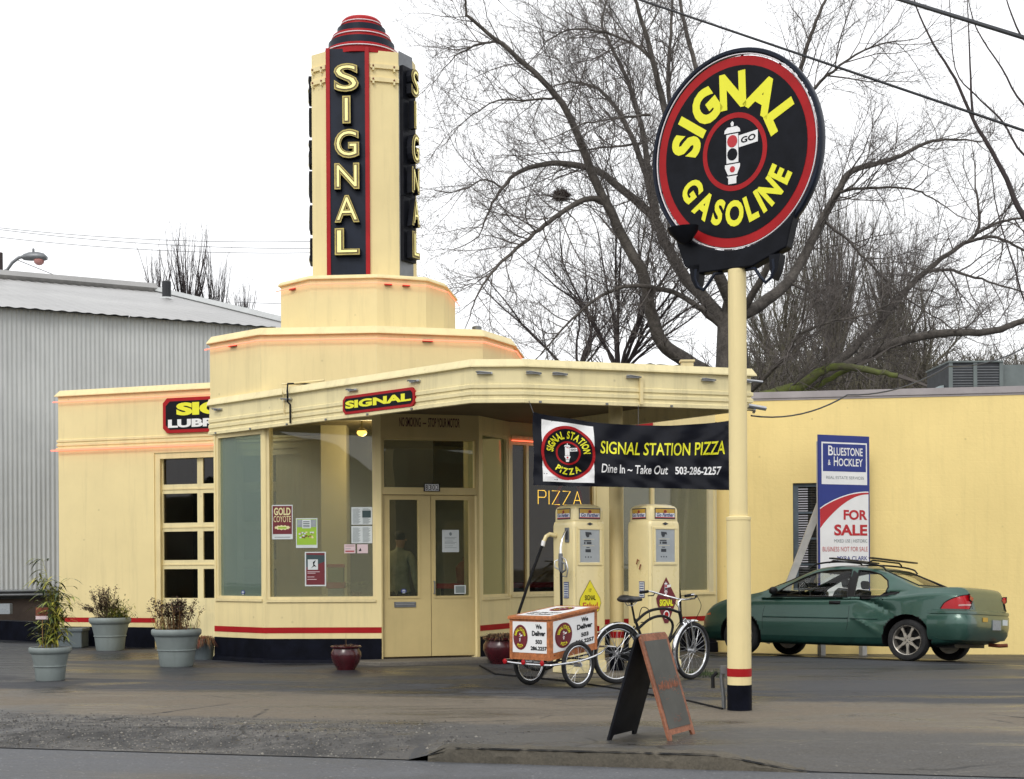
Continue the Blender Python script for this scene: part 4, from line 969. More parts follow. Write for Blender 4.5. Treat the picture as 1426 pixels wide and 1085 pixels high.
# ================================================================== BANNER
bf = Fac(C[2], C[3]); ub0, _ = bf.px(740.5, 600); ub1, _ = bf.px(1024, 600)
zt0, zt1 = bf.px(740, 574)[1], bf.px(1014, 585)[1]; zb0, zb1 = bf.px(740, 676)[1], bf.px(1014, 683)[1]
BW = ub1-ub0
def bfr(a, b, c):
    """a,b in 0..1 (left-right, bottom-top) -> world"""
    top = zt0+(zt1-zt0)*a-.115*math.sin(math.pi*min(1, a*1.02))**.8; bot = zb0+(zb1-zb0)*a+.0*a
    z = bot+(top-bot)*b
    o = .045+.035*math.sin(math.pi*a)*(1-b*.4)+.015*math.sin(a*19+b*5)+.012*math.sin(a*33-b*11)+.014*math.sin(22*math.atan2(1.02-b, 1.03-a))*max(0, a-.55)+.012*math.sin(18*math.atan2(1.02-b, a+.03))*max(0, .35-a)+.010*math.sin((a+b*.7)*46)*(1-b)*.6
    return bf(ub0+BW*a, z, o+c)
bt = thing('banner', 'black vinyl banner hung under the canopy edge reading SIGNAL STATION PIZZA', 'banner', tuple(bf(ub0+BW/2, zb0, .05))); org = bt.location
mb = MB(); mb.rect(0, 0, 1, 1, 0, 'black', bfr, 140, 24); mb.mn = ['vinyl']; mat('vinyl', (.008, .009, .015), .38, spec=.2, var=.25, scale=3)
mb.build('cloth', bt, org, smooth=80)
bx = lambda x: (bf.px(x, 620)[0]-ub0)/BW
mb = MB(); mb.rect(bx(753), .055, bx(824), .93, .004, 'sign_white', bfr, 20, 12)
asp = BW/.87
cxb = bx(788.5); rr = .40
f2 = lambda a, b, c: bfr(cxb+a/asp, .485+b, c)
roundel(mb, f2, 0, 0, rr, 'SIGNAL STATION', 'PIZZA', .008, sx=.98, k=8, a=(-88, 88), b=(220, 140), outer=.11, lite=False)
mb.build('emblem', bt, org)
mb = MB()
text(mb, 'SIGNAL STATION PIZZA', bfr, bx(833), .52, bx(1006), .72, 'sign_yellow', .006, off=.012, shear=.12)
text(mb, 'Dine In ~ Take Out', bfr, bx(833), .22, bx(926), .36, 'sign_white', .006, off=.012, shear=.15); text(mb, '503-286-2257', bfr, bx(935), .22, bx(1001), .345, 'sign_white', .006, off=.025, shear=.1)
mb.build('lettering', bt, org)
mb = MB()
mb.tube([bfr(.002, .99, 0), bf(ub0-.05, 3.27, .05)], .004, 'wire_thin', 5)
for a, b in ((.5, 1.0), (.998, .99)):
    p = bfr(a, b, 0); mb.tube([p, (p.x, p.y, 3.26)], .003, 'wire_thin', 5)
mb.build('cord', bt, org)

# ================================================================== PUMPS
def make_pump(first):
    # local: x right along the front (0..w), y back, z up; front faces -y
    t = thing('fuel_pump', '', 'fuel pump', (0, 0, 0), group='old fuel pumps under the canopy')
    w, d = .50, .44
    def rrect(x0, x1, y0, y1, r, n=5):
        pts = []
        for cx_, cy_, a0 in ((x1-r, y1-r, 0), (x0+r, y1-r, 90), (x0+r, y0+r, 180), (x1-r, y0+r, 270)):
            for i in range(n+1): a = R(a0+90*i/n); pts.append((cx_+r*math.cos(a), cy_+r*math.sin(a)))
        return pts
    def loft(mb, secs, m):
        n = len(secs[0][0]); vs = [(x, y, z) for pts, z in secs for x, y in pts]; k = len(secs)
        mb.add(vs, [(i*n+j, i*n+(j+1) % n, (i+1)*n+(j+1) % n, (i+1)*n+j) for i in range(k-1) for j in range(n)]+[tuple(range((k-1)*n, k*n)), tuple(range(n))[::-1]], m)
    mb = MB(); S = lambda i, r=.05: rrect(i, w-i, i, d-i, max(.012, r))
    loft(mb, [(S(0), .13), (S(0), 1.70), (S(.003), 1.735), (S(.010), 1.758), (S(.020), 1.772), (S(.022, .05), 1.774)], 'pump_cream')
    b = mb.build('body', t, smooth=50)
    mb = MB(); H = lambda i: rrect(.02+i, w-.02-i, .012+i, d-.02-i, max(.015, .045-i*.3))
    # crown arched over the front
    secs = [(H(0), 1.77), (H(0), 1.885), (H(.006), 1.912), (H(.022), 1.934), (H(.055), 1.952), (H(.11), 1.965), (H(.17), 1.970)]
    loft(mb, secs, 'pump_cream'); hd = mb.build('head', t, smooth=50)
    # seams
    mb = MB(); mb.box((.020, -.003, .16), (.026, .01, 1.70), 'cream_worn'); mb.box((.028, .030, 1.74), (.030, .05, 1.92), 'cream_worn'); 
    mb.box((-.003, .03, .3), (.01, .036, 1.66), 'cream_worn'); mb.build('seam', b)
    # plinth
    mb = MB(); loft(mb, [(rrect(-.01, w+.01, -.01, d+.01, .04), 0), (rrect(-.01, w+.01, -.01, d+.01, .04), .12), (rrect(.0, w, .0, d, .04), .14)], 'cream_worn'); mb.build('plinth', t, smooth=40)
    # dial face
    fr = lambda a, b_, c: Vector((a, -c, b_))
    x0, x1, z0, z1 = .085, .395, 1.285, 1.665
    mb = MB()
    for a, b_, c_, e in ((x0-.035, z0-.035, x1+.035, z0), (x0-.035, z1, x1+.035, z1+.03), (x0-.035, z0, x0, z1), (x1, z0, x1+.035, z1)): mb.box((a, -.012, b_), (c_, .0, e), 'pump_cream')
    mb.build('bezel', t, bevel=.008)
    mb = MB(); mb.rect(x0, z0, x1, z1, .004, 'dial', fr); df = mb.build('dial_face', t)
    mb = MB(); cx_ = (x0+x1)/2-.02
    mb.poly([(cx_-.05, z1-.025), (cx_+.04, z1-.03), (cx_+.05, z1-.06), (cx_+.015, z1-.055), (cx_+.008, z1-.085), (cx_-.025, z1-.09), (cx_-.045, z1-.065)], .006, 'dial_dark', fr)
    for zz, h, ws in ((z1-.135, .013, ((-.07, .04),)), (z1-.168, .026, ((-.07, -.05), (-.03, .045))), (z1-.212, .010, ((-.035, .015),)), (z1-.262, .036, ((-.05, .035),))):
        for a, b_ in ws: mb.rect(cx_+a, zz, cx_+b_, zz+h, .006, 'dial_dark', fr)
    for i in range(3): mb.rect(cx_-.055+i*.042, z1-.325, cx_-.040+i*.042, z1-.310, .006, 'dial_dark', fr)
    for zz in (z1-.188, z1-.112): mb.rect(cx_-.09, zz, cx_+.09, zz+.003, .0055, 'pump_cream', fr)
    mb.build('dial_marking', df)
    mb = MB(); c_ = .245; mb.poly([(c_-.05, 1.733), (c_-.02, 1.722), (c_, 1.715), (c_+.02, 1.722), (c_+.05, 1.733), (c_+.02, 1.744), (c_, 1.751), (c_-.02, 1.744)], .004, 'dial_dark', fr); mb.build('emblem', t)
    # glass panels front and side of head
    for nm, f_ in (('front', lambda a, b_, c: Vector((.095+a*.31, .010-c, 1.795+b_*.115))), ('side', lambda a, b_, c: Vector((.018-c, d-.10-a*.24, 1.795+b_*.115)))):
        mb = MB(); mb.rect(-.04, -.06, 1.04, 1.06, .002, 'dial_dark', f_); mb.rect(0, .05, 1, .95, .004, 'sign_white', f_); mb.rect(0, .55, 1, .95, .006, 'ad_yellow', f_); mb.rect(0, .05, 1, .13, .006, 'sign_red', f_)
        mb.disc(.5, .70, .12, .008, 'rust', lambda a, b_, c, f_=f_: f_(.5+(a-.5)*.5, b_, c), 14); mb.ring(.5, .70, .12, .17, .0075, 'sign_red', lambda a, b_, c, f_=f_: f_(.5+(a-.5)*.5, b_, c), 14)
        text(mb, 'Go Farther', f_, .05, .18, .95, .56, 'sign_blue', .009, off=.02, shear=.25); mb.build('ad_panel', hd)
    return t, b
mat('ad_yellow', (.55, .33, .04), .4, var=.1, scale=8)
PYAW = R(-36)
t1, b1 = make_pump(True)
def pl_(t, x, D, lab):
    p = P(x, 925, D); t.location = (p.x, D, 0.02); t.rotation_euler = (0, 0, -PYAW); t.scale = (1, 1, 1.045); t['label'] = lab
t2 = copy_tree(t1)
pl_(t1, 800.5, 17.32, 'left cream fuel pump with a yellow Ethyl sign and chrome nozzle on its side')
pl_(t2, 906.5, 17.4, 'right cream fuel pump behind the bicycle with a dark red diamond sign')
for t in (t1, t2):
    pass
sy = .13; t = t1
mb = MB(); mb.box((-.012, sy-.040, 1.52), (0, sy+.040, 1.69), 'steel_grey'); mb.box((-.016, sy-.022, 1.55), (-.012, sy+.022, 1.66), 'hvac_dark'); mb.build('nozzle_boot', t, bevel=.006)
# nozzle and hoses of the left pump (parts)
mb = MB()
mb.tube([(-.01, .13, 1.660), (-.05, .12, 1.630), (-.10, .10, 1.560), (-.135, .09, 1.460), (-.14, .085, 1.370)], [.008, .011, .012, .014, .018], 'chrome', 10)
mb.tube([(-.14, .085, 1.390), (-.142, .083, 1.260), (-.14, .08, 1.180)], [.026, .032, .024], 'steel_grey', 12)
mb.tube([(-.14, .06, 1.350), (-.14, -.01, 1.320), (-.14, -.055, 1.220), (-.14, -.03, 1.120), (-.14, .05, 1.130)], .008, 'alu', 8)
mb.tube([(-.14, .09, 1.300), (-.14, .0, 1.270), (-.14, -.01, 1.200), (-.14, .06, 1.170)], .012, 'steel_grey', 8)
mb.tube([(-.14, .12, 1.320), (-.19, .14, 1.300), (-.2, .12, 1.230), (-.15, .09, 1.200)], .009, 'alu', 8)
nz = mb.build('nozzle', t1, smooth=50)
mb = MB(); mb.tube(bez([(-.14, .08, 1.190), (-.135, .082, .7), (-.13, .10, .25), (-.22, .25, .06), (-.42, .45, .10), (-.50, .55, .45), (-.36, .5, .95), (-.165, .40, 1.520)], 5), .018, 'rubber', 10); mb.build('hose', t1, smooth=60)
mb = MB(); mb.tube([(-.0, .36, 1.600), (-.08, .38, 1.620), (-.13, .39, 1.590), (-.16, .40, 1.520)], [.03, .026, .024, .022], 'pump_cream', 10); mb.tube([(-.155, .40, 1.540), (-.17, .405, 1.480)], .026, 'sign_white', 10); mb.build('hose_elbow', t1, smooth=50)
# right pump hose on its right
mb = MB(); pts = [(.50, .25, 1.650), (.53, .25, 1.620), (.56, .24, 1.520), (.62, .22, 1.300), (.66, .2, .9), (.68, .2, .55), (.66, .2, .22), (.60, .22, .15), (.50, .25, .3)]
mb.tube(pts, .018, 'rubber', 10); mb.build('hose', t2, smooth=60)
mb = MB(); mb.tube([(.49, .25, 1.680), (.53, .25, 1.670), (.545, .25, 1.600)], [.028, .026, .024], 'pump_cream', 10); mb.build('hose_elbow', t2, smooth=50)
mb = MB(); mb.tube([(-.008, .20, 1.300), (-.03, .20, 1.320), (-.03, .22, 1.260)], .008, 'rust', 6); mb.tube([(-.01, .17, 1.260), (-.03, .17, 1.200)], .008, 'rust', 6); mb.build('hook', t2)
# signs on the pumps
fr = lambda a, b_, c: Vector((a, -c, b_))
def smooth_poly(pts, n=6):
    out = []; k = len(pts)
    for i in range(k):
        p0, p1, p2, p3 = [Vector(pts[(i+j-1) % k]) for j in range(4)]
        for q in range(n):
            u = q/n; out.append(tuple(.5*((2*p1)+(p2-p0)*u+(2*p0-5*p1+4*p2-p3)*u*u+(3*p1-p0-3*p2+p3)*u**3)))
    return out
sh = [(0, .245), (.06, .16), (.15, .04), (.165, -.02), (.135, -.10), (.0, -.20), (-.135, -.10), (-.165, -.02), (-.15, .04), (-.06, .16)]
g_ = lambda a, b_, c: fr(.24+a, .83+b_, c)
mb = MB(); mb.poly([(a*1.05, b_*1.04) for a, b_ in sh], .004, 'gold_dark', g_); mb.poly(sh, .006, 'sign_ylw2', g_); mat('sign_ylw2', (.78, .68, .02), .4, var=.03)
text(mb, 'SIGNAL', g_, -.085, .015, .085, .075, 'black', .008, off=.02); text(mb, 'Ethyl', g_, -.115, -.11, .115, -.01, 'sign_red', .008, off=.01); text(mb, '17', g_, -.02, .11, .02, .15, 'gold_dark', .008)
mb.build('decal', t1)
g_ = lambda a, b_, c: fr(.25+a, .83+b_, c)
sh = [(0, .28), (.165, .03), (.15, -.03), (.03, -.26), (-.03, -.26), (-.15, -.03), (-.165, .03)]
mb = MB(); mb.poly(sh, .006, 'poster_maroon', g_); signal_mark(mb, g_, 0, .14, .085, .008, lite=True); text(mb, 'SIGNAL', g_, -.11, -.06, .11, .02, 'sign_yellow', .008, off=.05); text(mb, 'GASOLINE', g_, -.07, -.10, .07, -.075, 'sign_white', .008, off=.02)
mb.disc(0, -.16, .05, .008, 'red', g_, 16); mb.ring(0, -.16, .035, .05, .009, 'sign_white', g_, 16); mb.build('decal', t2)
for t in (t1, t2):
    f_ = lambda a, b_, c: Vector((-c, .16-a, b_))
    mb = MB(); mb.rect(-.045, .87, .055, 1.06, .004, 'sign_blue', f_); mb.rect(-.038, .88, .048, 1.05, .006, 'paper', f_)
    for q in range(6): mb.rect(-.03, .89+q*.027, .04, .901+q*.027, .007, 'sign_blue', f_)
    mb.build('decal', t)
# pump island
mb = MB(); A = P(770, 930, 16.9); B = P(985, 930, 17.2)
mb.prism([(A.x-.12, 16.95), (B.x+.12, 17.0), (B.x+.35, 17.8), (A.x+.0, 18.4)], -.05, .012, 'step_concrete'); isl = mb.build('pump_island', bevel=.01); isl['kind'] = 'structure'
mb = MB(); A = P(990, 905, 17.1)
mb.prism([(A.x-.25, 17.0), (A.x+.12, 17.1), (A.x+.1, 17.5), (A.x-.2, 17.6)], -.02, .02, 'grass'); rng = random.Random(6)
for _ in range(500):
    x = A.x+rng.uniform(-.35, .15); y = 16.85+rng.uniform(0, .6); h = rng.uniform(.03, .09); a = rng.random()*6
    mb.add([(x, y, 0), (x+.008*math.cos(a), y+.008*math.sin(a), 0), (x+rng.uniform(-.03, .03), y+rng.uniform(-.03, .03), h)], [(0, 1, 2)], 'leaf_dark')
o = mb.build('grass'); tag(o, 'tuft of weeds and grass growing at the end of the pump island', 'grass', kind='stuff')
# white notices on the column
mb = MB(); 
for za, zb_ in ((.78, .98), (1.20, 1.4)):
    pass

# ================================================================== BICYCLE
def wheel(mb_t, mb_r, c, ax, rad, tw=.026, spokes=28, n=40):
    """tyre + rim + spokes around centre c, axle direction ax"""
    c = Vector(c); ax = Vector(ax).normalized(); u = ax.orthogonal().normalized()
    if abs(ax.z) < .5: u = Vector((0, 0, 1)); u = (u-ax*u.dot(ax)).normalized()
    w = ax.cross(u); circ = lambda r, o=0: [c+ax*o+(u*math.cos(2*math.pi*i/n)+w*math.sin(2*math.pi*i/n))*r for i in range(n)]
    mb_t.tube(circ(rad-tw), tw, 'tyre', 10, closed=True)
    mb_r.tube(circ(rad-tw*2.1), .012, 'chrome', 8, closed=True)
    mb_r.tube([c-ax*.045, c+ax*.045], .022, 'alu', 10)
    for i in range(spokes):
        a = 2*math.pi*i/spokes; s = 1 if i % 2 else -1; a2 = a+s*.9*(1 if i % 4 < 2 else -1)
        mb_r.tube([c+ax*.03*s+(u*math.cos(a2)+w*math.sin(a2))*.02, c+(u*math.cos(a)+w*math.sin(a))*(rad-tw*2.1)], .0016, 'alu', 4, cap=False)
bk_r = P(858, 915, 16.05); bk_f = P(962, 907, 16.62)
heading = math.atan2(16.62-16.05, bk_f.x-bk_r.x)
WB = math.hypot(16.62-16.05, bk_f.x-bk_r.x)
bk = thing('bicycle', 'black cruiser bicycle with chrome fenders, leaning by the pumps and hitched to the pizza trailer', 'bicycle', (bk_r.x, 16.05, .0), (R(3), 0, heading))
rw = .335
X = Vector
def t_(name, segs, parent=bk, smooth=50):
    mb = MB()
    for pts, r, m in segs: mb.tube(pts, r, m, 10)
    return mb.build(name, parent, smooth=smooth)
st_ang = R(14); sdir = Vector((math.cos(st_ang), math.sin(st_ang), 0)); sax = Vector((-sdir.y, sdir.x, 0))
for c, ax in (((0, 0, rw), (0, 1, 0)), ((WB, 0, rw), tuple(sax))):
    a_ = MB(); b_ = MB(); wheel(a_, b_, c, ax, rw)
    wr = thing('wheel', '', 'x'); del wr['label']; del wr['category']; wr.parent = bk; ty = a_.build('tyre', wr, smooth=60); b_.build('rim', wr, smooth=60)
bb = (.44, 0, .30); hd_t = (WB-.20, 0, .80); hd_b = (WB-.155, 0, .66); se_t = (.235, 0, .72)
top = bez([(.235, 0, .68), (.42, 0, .80), (.66, 0, .83), (WB-.19, 0, .78)], 6); mid = bez([(.27, 0, .60), (.46, 0, .72), (.66, 0, .74), (.78, 0, .64), (.70, 0, .45), bb], 6)
t_('frame', [(top, .016, 'plastic_black'), (mid, .016, 'plastic_black'), ([se_t, bb], .016, 'plastic_black'), ([hd_t, hd_b], .021, 'plastic_black'), (bez([hd_b, (.80, 0, .52), (.64, 0, .36), bb], 6), .018, 'plastic_black'),
    ([(0, .055, rw), (.25, .02, .64)], .009, 'plastic_black'), ([(0, -.055, rw), (.25, -.02, .64)], .009, 'plastic_black'), ([(0, .055, rw), bb], .010, 'plastic_black'), ([(0, -.055, rw), bb], .010, 'plastic_black')])
fx = WB
cr = lambda s, z, b=0: (fx+sdir.x*b-sax.x*-s*0+s*sax.x, sdir.y*b+s*sax.y, z)
t_('fork', [([(WB-.155, 0, .66), cr(0, .71, -.13)], .018, 'chrome'), ([cr(.055, .68, -.115), cr(.055, .5, -.04), cr(.055, rw, .0)], .011, 'chrome'), ([cr(-.055, .68, -.115), cr(-.055, .5, -.04), cr(-.055, rw, 0)], .011, 'chrome'), ([cr(.06, .69, -.12), cr(-.06, .69, -.12)], .014, 'chrome')])
def fender(c, ax, r, a0, a1, m, name, w_=.032):
    mb = MB(); c = Vector(c); ax = Vector(ax); f_ = Vector((ax.y, -ax.x, 0)); n = 26; vs = []
    pr = [(-w_, -.018), (-w_*.8, -.004), (0, .006), (w_*.8, -.004), (w_, -.018)]
    for i in range(n+1):
        a = R(a0+(a1-a0)*i/n); d_ = f_*math.cos(a)+Vector((0, 0, 1))*math.sin(a)
        for o, k in pr: vs.append(c+d_*(r+k)+ax*o)
    k = 5; mb.add(vs, [(i*k+j, i*k+j+1, (i+1)*k+j+1, (i+1)*k+j) for i in range(n) for j in range(k-1)], m)
    o = mb.build(name, bk, smooth=50); s = o.modifiers.new('s', 'SOLIDIFY'); s.thickness = .002; return o
fender((0, 0, rw), (0, 1, 0), rw+.022, 35, 185, 'chrome', 'fender'); fender((WB, 0, rw), tuple(sax), rw+.022, 75, 215, 'chrome', 'fender')
t_('fender_stay', [([(0, .06, rw), (-.20, .035, rw+.29)], .003, 'alu'), ([(0, -.06, rw), (-.20, -.035, rw+.29)], .003, 'alu'), ([(0, .06, rw), (.03, .034, rw+.35)], .003, 'alu')])
hb = MB(); hc = Vector((WB-.215, 0, .86))
stem = [Vector(hd_t), hc+Vector((0, 0, .04)), hc+Vector((.04, 0, .07))]
hb.tube(stem, .013, 'chrome', 10)
hx = lambda f_, s, z: hc+sdir*f_+sax*s+Vector((0, 0, z))
bar = bez([hx(-.28, .32, .14), hx(-.14, .32, .15), hx(.0, .24, .11), hx(.06, .08, .075), hx(.06, 0, .07), hx(.06, -.08, .075), hx(.0, -.24, .11), hx(-.14, -.32, .15), hx(-.28, -.32, .14)], 5)
hb.tube(bar, .0115, 'chrome', 10); hbo = hb.build('handlebar', bk, smooth=50)
for s in (.32, -.32):
    g = MB(); g.tube([hx(-.30, s, .138), hx(-.165, s, .149)], .017, 'rubber', 10); g.build('grip', hbo, smooth=50)
    g = MB(); g.tube([hx(-.06, s*.92, .14), hx(-.09, s*.92, .10), hx(-.18, s*.95, .10)], .007, 'plastic_black', 6); g.build('brake_lever', hbo, smooth=50)
t_('cable', [(bez([hx(-.06, .3, .14), hx(.12, .2, .06), hx(.14, .05, -.12), Vector((WB-.22, .02, .62))], 6), .0035, 'plastic_black'), (bez([hx(-.06, -.3, .14), hx(.16, -.2, -.02), hx(.10, -.08, -.26), Vector((WB-.2, -.02, .6))], 6), .0035, 'plastic_black'), (bez([(.3, .02, .70), (.36, .04, .84), (.44, .02, .82), (.42, -.02, .70), (.32, 0, .68)], 5), .005, 'plastic_black')])
# saddle
mb = MB(); rings = []
for i, (x, w_, z, h) in enumerate([(-.13, .015, .935, .015), (-.12, .085, .94, .03), (-.08, .115, .95, .045), (-.02, .105, .945, .045), (.05, .06, .94, .04), (.12, .032, .945, .03), (.16, .02, .94, .02), (.17, .004, .938, .006)]):
    rings.append([(.16+x, w_*math.cos(a), z+h*math.sin(a)*(1 if math.sin(a) > 0 else .9)) for a in [q*2*math.pi/14 for q in range(14)]])
mb.add([v for r_ in rings for v in r_], [(i*14+j, (i+1)*14+j, (i+1)*14+(j+1) % 14, i*14+(j+1) % 14) for i in range(7) for j in range(14)]+[tuple(range(14)), tuple(range(98, 112))[::-1]], 'leather')
mb.build('saddle', bk, smooth=60); t_('seat_post', [([(.235, 0, .70), (.18, 0, .91)], .0125, 'plastic_black'), (bez([(.11, .03, .91), (.16, .03, .87), (.24, .02, .91)], 4), .005, 'chrome'), (bez([(.11, -.03, .91), (.16, -.03, .87), (.24, -.02, .91)], 4), .005, 'chrome')])
mb = MB(); mb.lathe([(.09, -.003), (.10, 0), (.09, .003)], 'steel_grey', (bb[0], .055, bb[2]), 28, axis='y'); 
mb.tube([(bb[0], -.07, bb[2]), (bb[0], .075, bb[2])], .018, 'alu', 10); mb.tube([(bb[0], .075, bb[2]), (bb[0]+.06, .08, bb[2]-.15)], .009, 'alu', 8); mb.tube([(bb[0], -.07, bb[2]), (bb[0]-.06, -.08, bb[2]+.15)], .009, 'alu', 8)
mb.build('crankset', bk, smooth=50)
for s in (1, -1):
    mb = MB(); cxp, czp = bb[0]+.06*s, bb[2]-.15*s; mb.box((cxp-.045, s*.09-.0, czp-.012), (cxp+.045, s*.09+s*.09, czp+.012), 'plastic_black'); mb.build('pedal', bk, bevel=.004)
mb = MB(); g_ = lambda a, b, c: Vector((a, .062+c, b)); pts = smooth_poly([(-.06, .37), (.0, .41), (.2, .39), (.44, .41), (.54, .33), (.50, .24), (.40, .20), (.2, .24), (0, .28), (-.06, .31)], 4); mb.prism(pts, 0, .006, 'plastic_black', g_); mb.build('chain_guard', bk)
mb = MB(); mb.box((-.30, -.05, .60), (-.285, .05, .66), 'tail_red'); mb.build('reflector', bk, bevel=.004)
t_('kickstand', [([(.38, .05, .29), (.30, .22, .0)], .008, 'alu')])

# ================================================================== TRAILER
hd45 = R(45); tl = thing('bicycle_trailer', 'small two wheeled bicycle trailer carrying an orange framed pizza delivery box', 'trailer', (0, 0, 0))
# local: x forward to the bicycle, y left; origin at axle centre on ground
axc = Vector(((.70+.20)/2, (15.46+15.97)/2, 0)); tl.location = axc; tl.rotation_euler = (0, 0, hd45)
wr_ = .255
for s in (1, -1):
    a_ = MB(); b_ = MB(); wheel(a_, b_, (0.0, s*.36, wr_), (0, 1, 0), wr_, .024, 20, 36)
    wr = thing('wheel', '', 'x'); del wr['label']; del wr['category']; wr.parent = tl; a_.build('tyre', wr, smooth=60); b_.build('rim', wr, smooth=60)
pit = R(-7.2); 
def tb(x, y, z):   # box frame pitched up to the front; origin at axle
    return Vector((x*math.cos(pit)+0*z, y, 0))+Vector((-0, 0, .36-x*math.sin(pit)+z))
bl, bw, bh = .375, .30, .455
mb = MB(); mb.box((-bl, -bw, 0), (bl, bw, bh-.02), 'orange_wood', tb); box_ = mb.build('box', tl)
mb = MB(); mb.box((-bl-.02, -bw-.02, bh-.02), (bl+.02, bw+.02, bh+.012), 'orange_wood', tb)
lid = mb.build('lid', tl, bevel=.004)
mb = MB(); tf = lambda a, b, c: tb(-bl+a, bw-b, bh+.012+c) ; tf = lambda a, b, c: tb(a, b, bh+.0125+c)
mb.rect(-bl+.05, -bw+.04, bl-.05, bw-.04, .001, 'sign_white', tf)
g2_ = lambda a, b, c: tf(b*-1, a, c) ; g2_ = lambda a, b, c: tf(b, -a, c)
text(mb, 'We Deliver', g2_, -.2, -.26, .2, -.19, 'black', .003, off=.03); text(mb, '503 286.2257', g2_, -.22, -.15, .22, -.09, 'black', .003, off=.03); roundel(mb, g2_, 0, .14, .14, 'SIGNAL STATION', 'PIZZA', .003, blk='poster_maroon', k=2, lite=True); mb.build('sign_panel', lid)
# side panels: right side (facing camera right) and rear
for nm, L_, fpx in (('side', bl, lambda a, b, c: tb(a, -bw-c, b)), ('rear', bw, lambda a, b, c: tb(-bl-c, -a, b)), ('side2', bl, lambda a, b, c: tb(-a, bw+c, b))):
    mb = MB(); mb.box((-L_+.028, -.0, 0), (L_-.028, .0, 0), 'sign_white', fpx) if False else None
    mb.rect(-L_+.035, .075, L_-.035, bh-.045, .004, 'sign_white', fpx)
    k = L_/.375
    roundel(mb, fpx, -L_*.45, .24, .135, 'SIGNAL STATION', 'PIZZA', .007, red='poster_maroon', blk='poster_maroon', k=2, lite=True, sx=min(1, k*1.0))
    x0, x1 = L_*.06, L_*.86; mx_ = (x0+x1)/2
    text(mb, 'We', fpx, mx_-.055*k, .335, mx_+.055*k, .385, 'black', .007, off=.04); text(mb, 'Deliver', fpx, mx_-.125*k, .26, mx_+.125*k, .315, 'black', .007, off=.04)
    text(mb, '503', fpx, mx_-.06*k, .175, mx_+.06*k, .220, 'black', .007, off=.04); text(mb, '286.2257', fpx, x0, .105, x1, .150, 'black', .007, off=.04)
    mb.build('sign_panel', box_)
mb = MB()
for s in (1, -1):
    for xx in (-bl+.02, bl-.02): mb = MB(); mb.box((xx-.022, s*bw-.006*(s < 0)-.0, 0.0), (xx+.022, s*bw+.006*(s > 0)+.0, bh-.02), 'orange_wood', tb); mb.build('corner_batten', box_)
    mb = MB(); mb.box((-bl-.006, s*(bw-.022)-.022, 0), (-bl, s*(bw-.022)+.022, bh-.02), 'orange_wood', tb); mb.build('corner_batten', box_)
mb = MB()
rear = [(-.40, .36, .30), (-.44, .30, .285), (-.44, .0, .27), (-.44, -.32, .27), (-.38, -.385, .275), (0, -.395, .30), (.3, -.395, .36), (.55, -.30, .43)]
mb.tube(bez(rear, 5), .012, 'chrome', 10); mb.tube(bez([(-.40, .36, .30), (0, .395, .30), (.3, .395, .36), (.5, .25, .40), (.55, -.30, .43)], 5), .012, 'chrome', 10)
mb.tube([(.55, -.30, .43), (.62, -.36, .42)], .010, 'chrome', 8)
mb.tube([(0, -.42, wr_), (0, .42, wr_)], .008, 'alu', 8)
for yy in (-.28, .28): mb.tube([(-.43, yy, .28), (.3, yy, .36)], .010, 'plastic_black', 8)
for xx in (-.3, .25): mb.tube([(xx, -.3, .30-xx*.12+.03), (xx, .3, .30-xx*.12+.03)], .010, 'plastic_black', 8)
for s in (-1, 1): mb.tube([(0, s*.42, wr_), (-.02, s*.40, .30)], .008, 'alu', 8)
mb.build('towing_frame', tl, smooth=50)
for yy in (.30, .02, -.26):
    mb = MB(); mb.lathe([(.0, -.012), (.026, -.008), (.03, 0), (.0, .006)], 'tail_red', (0, 0, 0), 14, axis='x', fr=lambda a, b, c, yy=yy: Vector((-.455+a, yy+b, .29+c))); mb.build('reflector', tl, smooth=50)

# ================================================================== SANDWICH BOARD
sb = thing('sandwich_board', 'folding wooden sandwich board with grey chalk panel and faded orange writing on the pavement', 'sandwich board')
n0 = Vector((1.17, 10.72)); n1 = Vector((1.42, 11.17)); b0 = Vector((.70, 10.78)); b1 = Vector((.947, 11.22))
ctr = (n0+n1+b0+b1)/4; sb.location = (ctr.x, ctr.y, G(ctr.x, ctr.y)); zt_ = .80
rt0 = (n0+b0)/2; rt1 = (n1+b1)/2
def panel(p0, p1, q0, q1, back):
    # p: feet near/far, q: ridge
    c = Vector((ctr.x, ctr.y, 0)); P0 = Vector((*p0, 0))-c; P1 = Vector((*p1, 0))-c; Q0 = Vector((*q0, zt_))-c; Q1 = Vector((*q1, zt_))-c
    x = (P1-P0); w = x.length; x.normalize(); y = (Q0-P0); h = y.length; y.normalize(); z = x.cross(y)
    if back: z = -z
    return (lambda a, b, c_: P0+x*a+y*b+z*c_), w, h
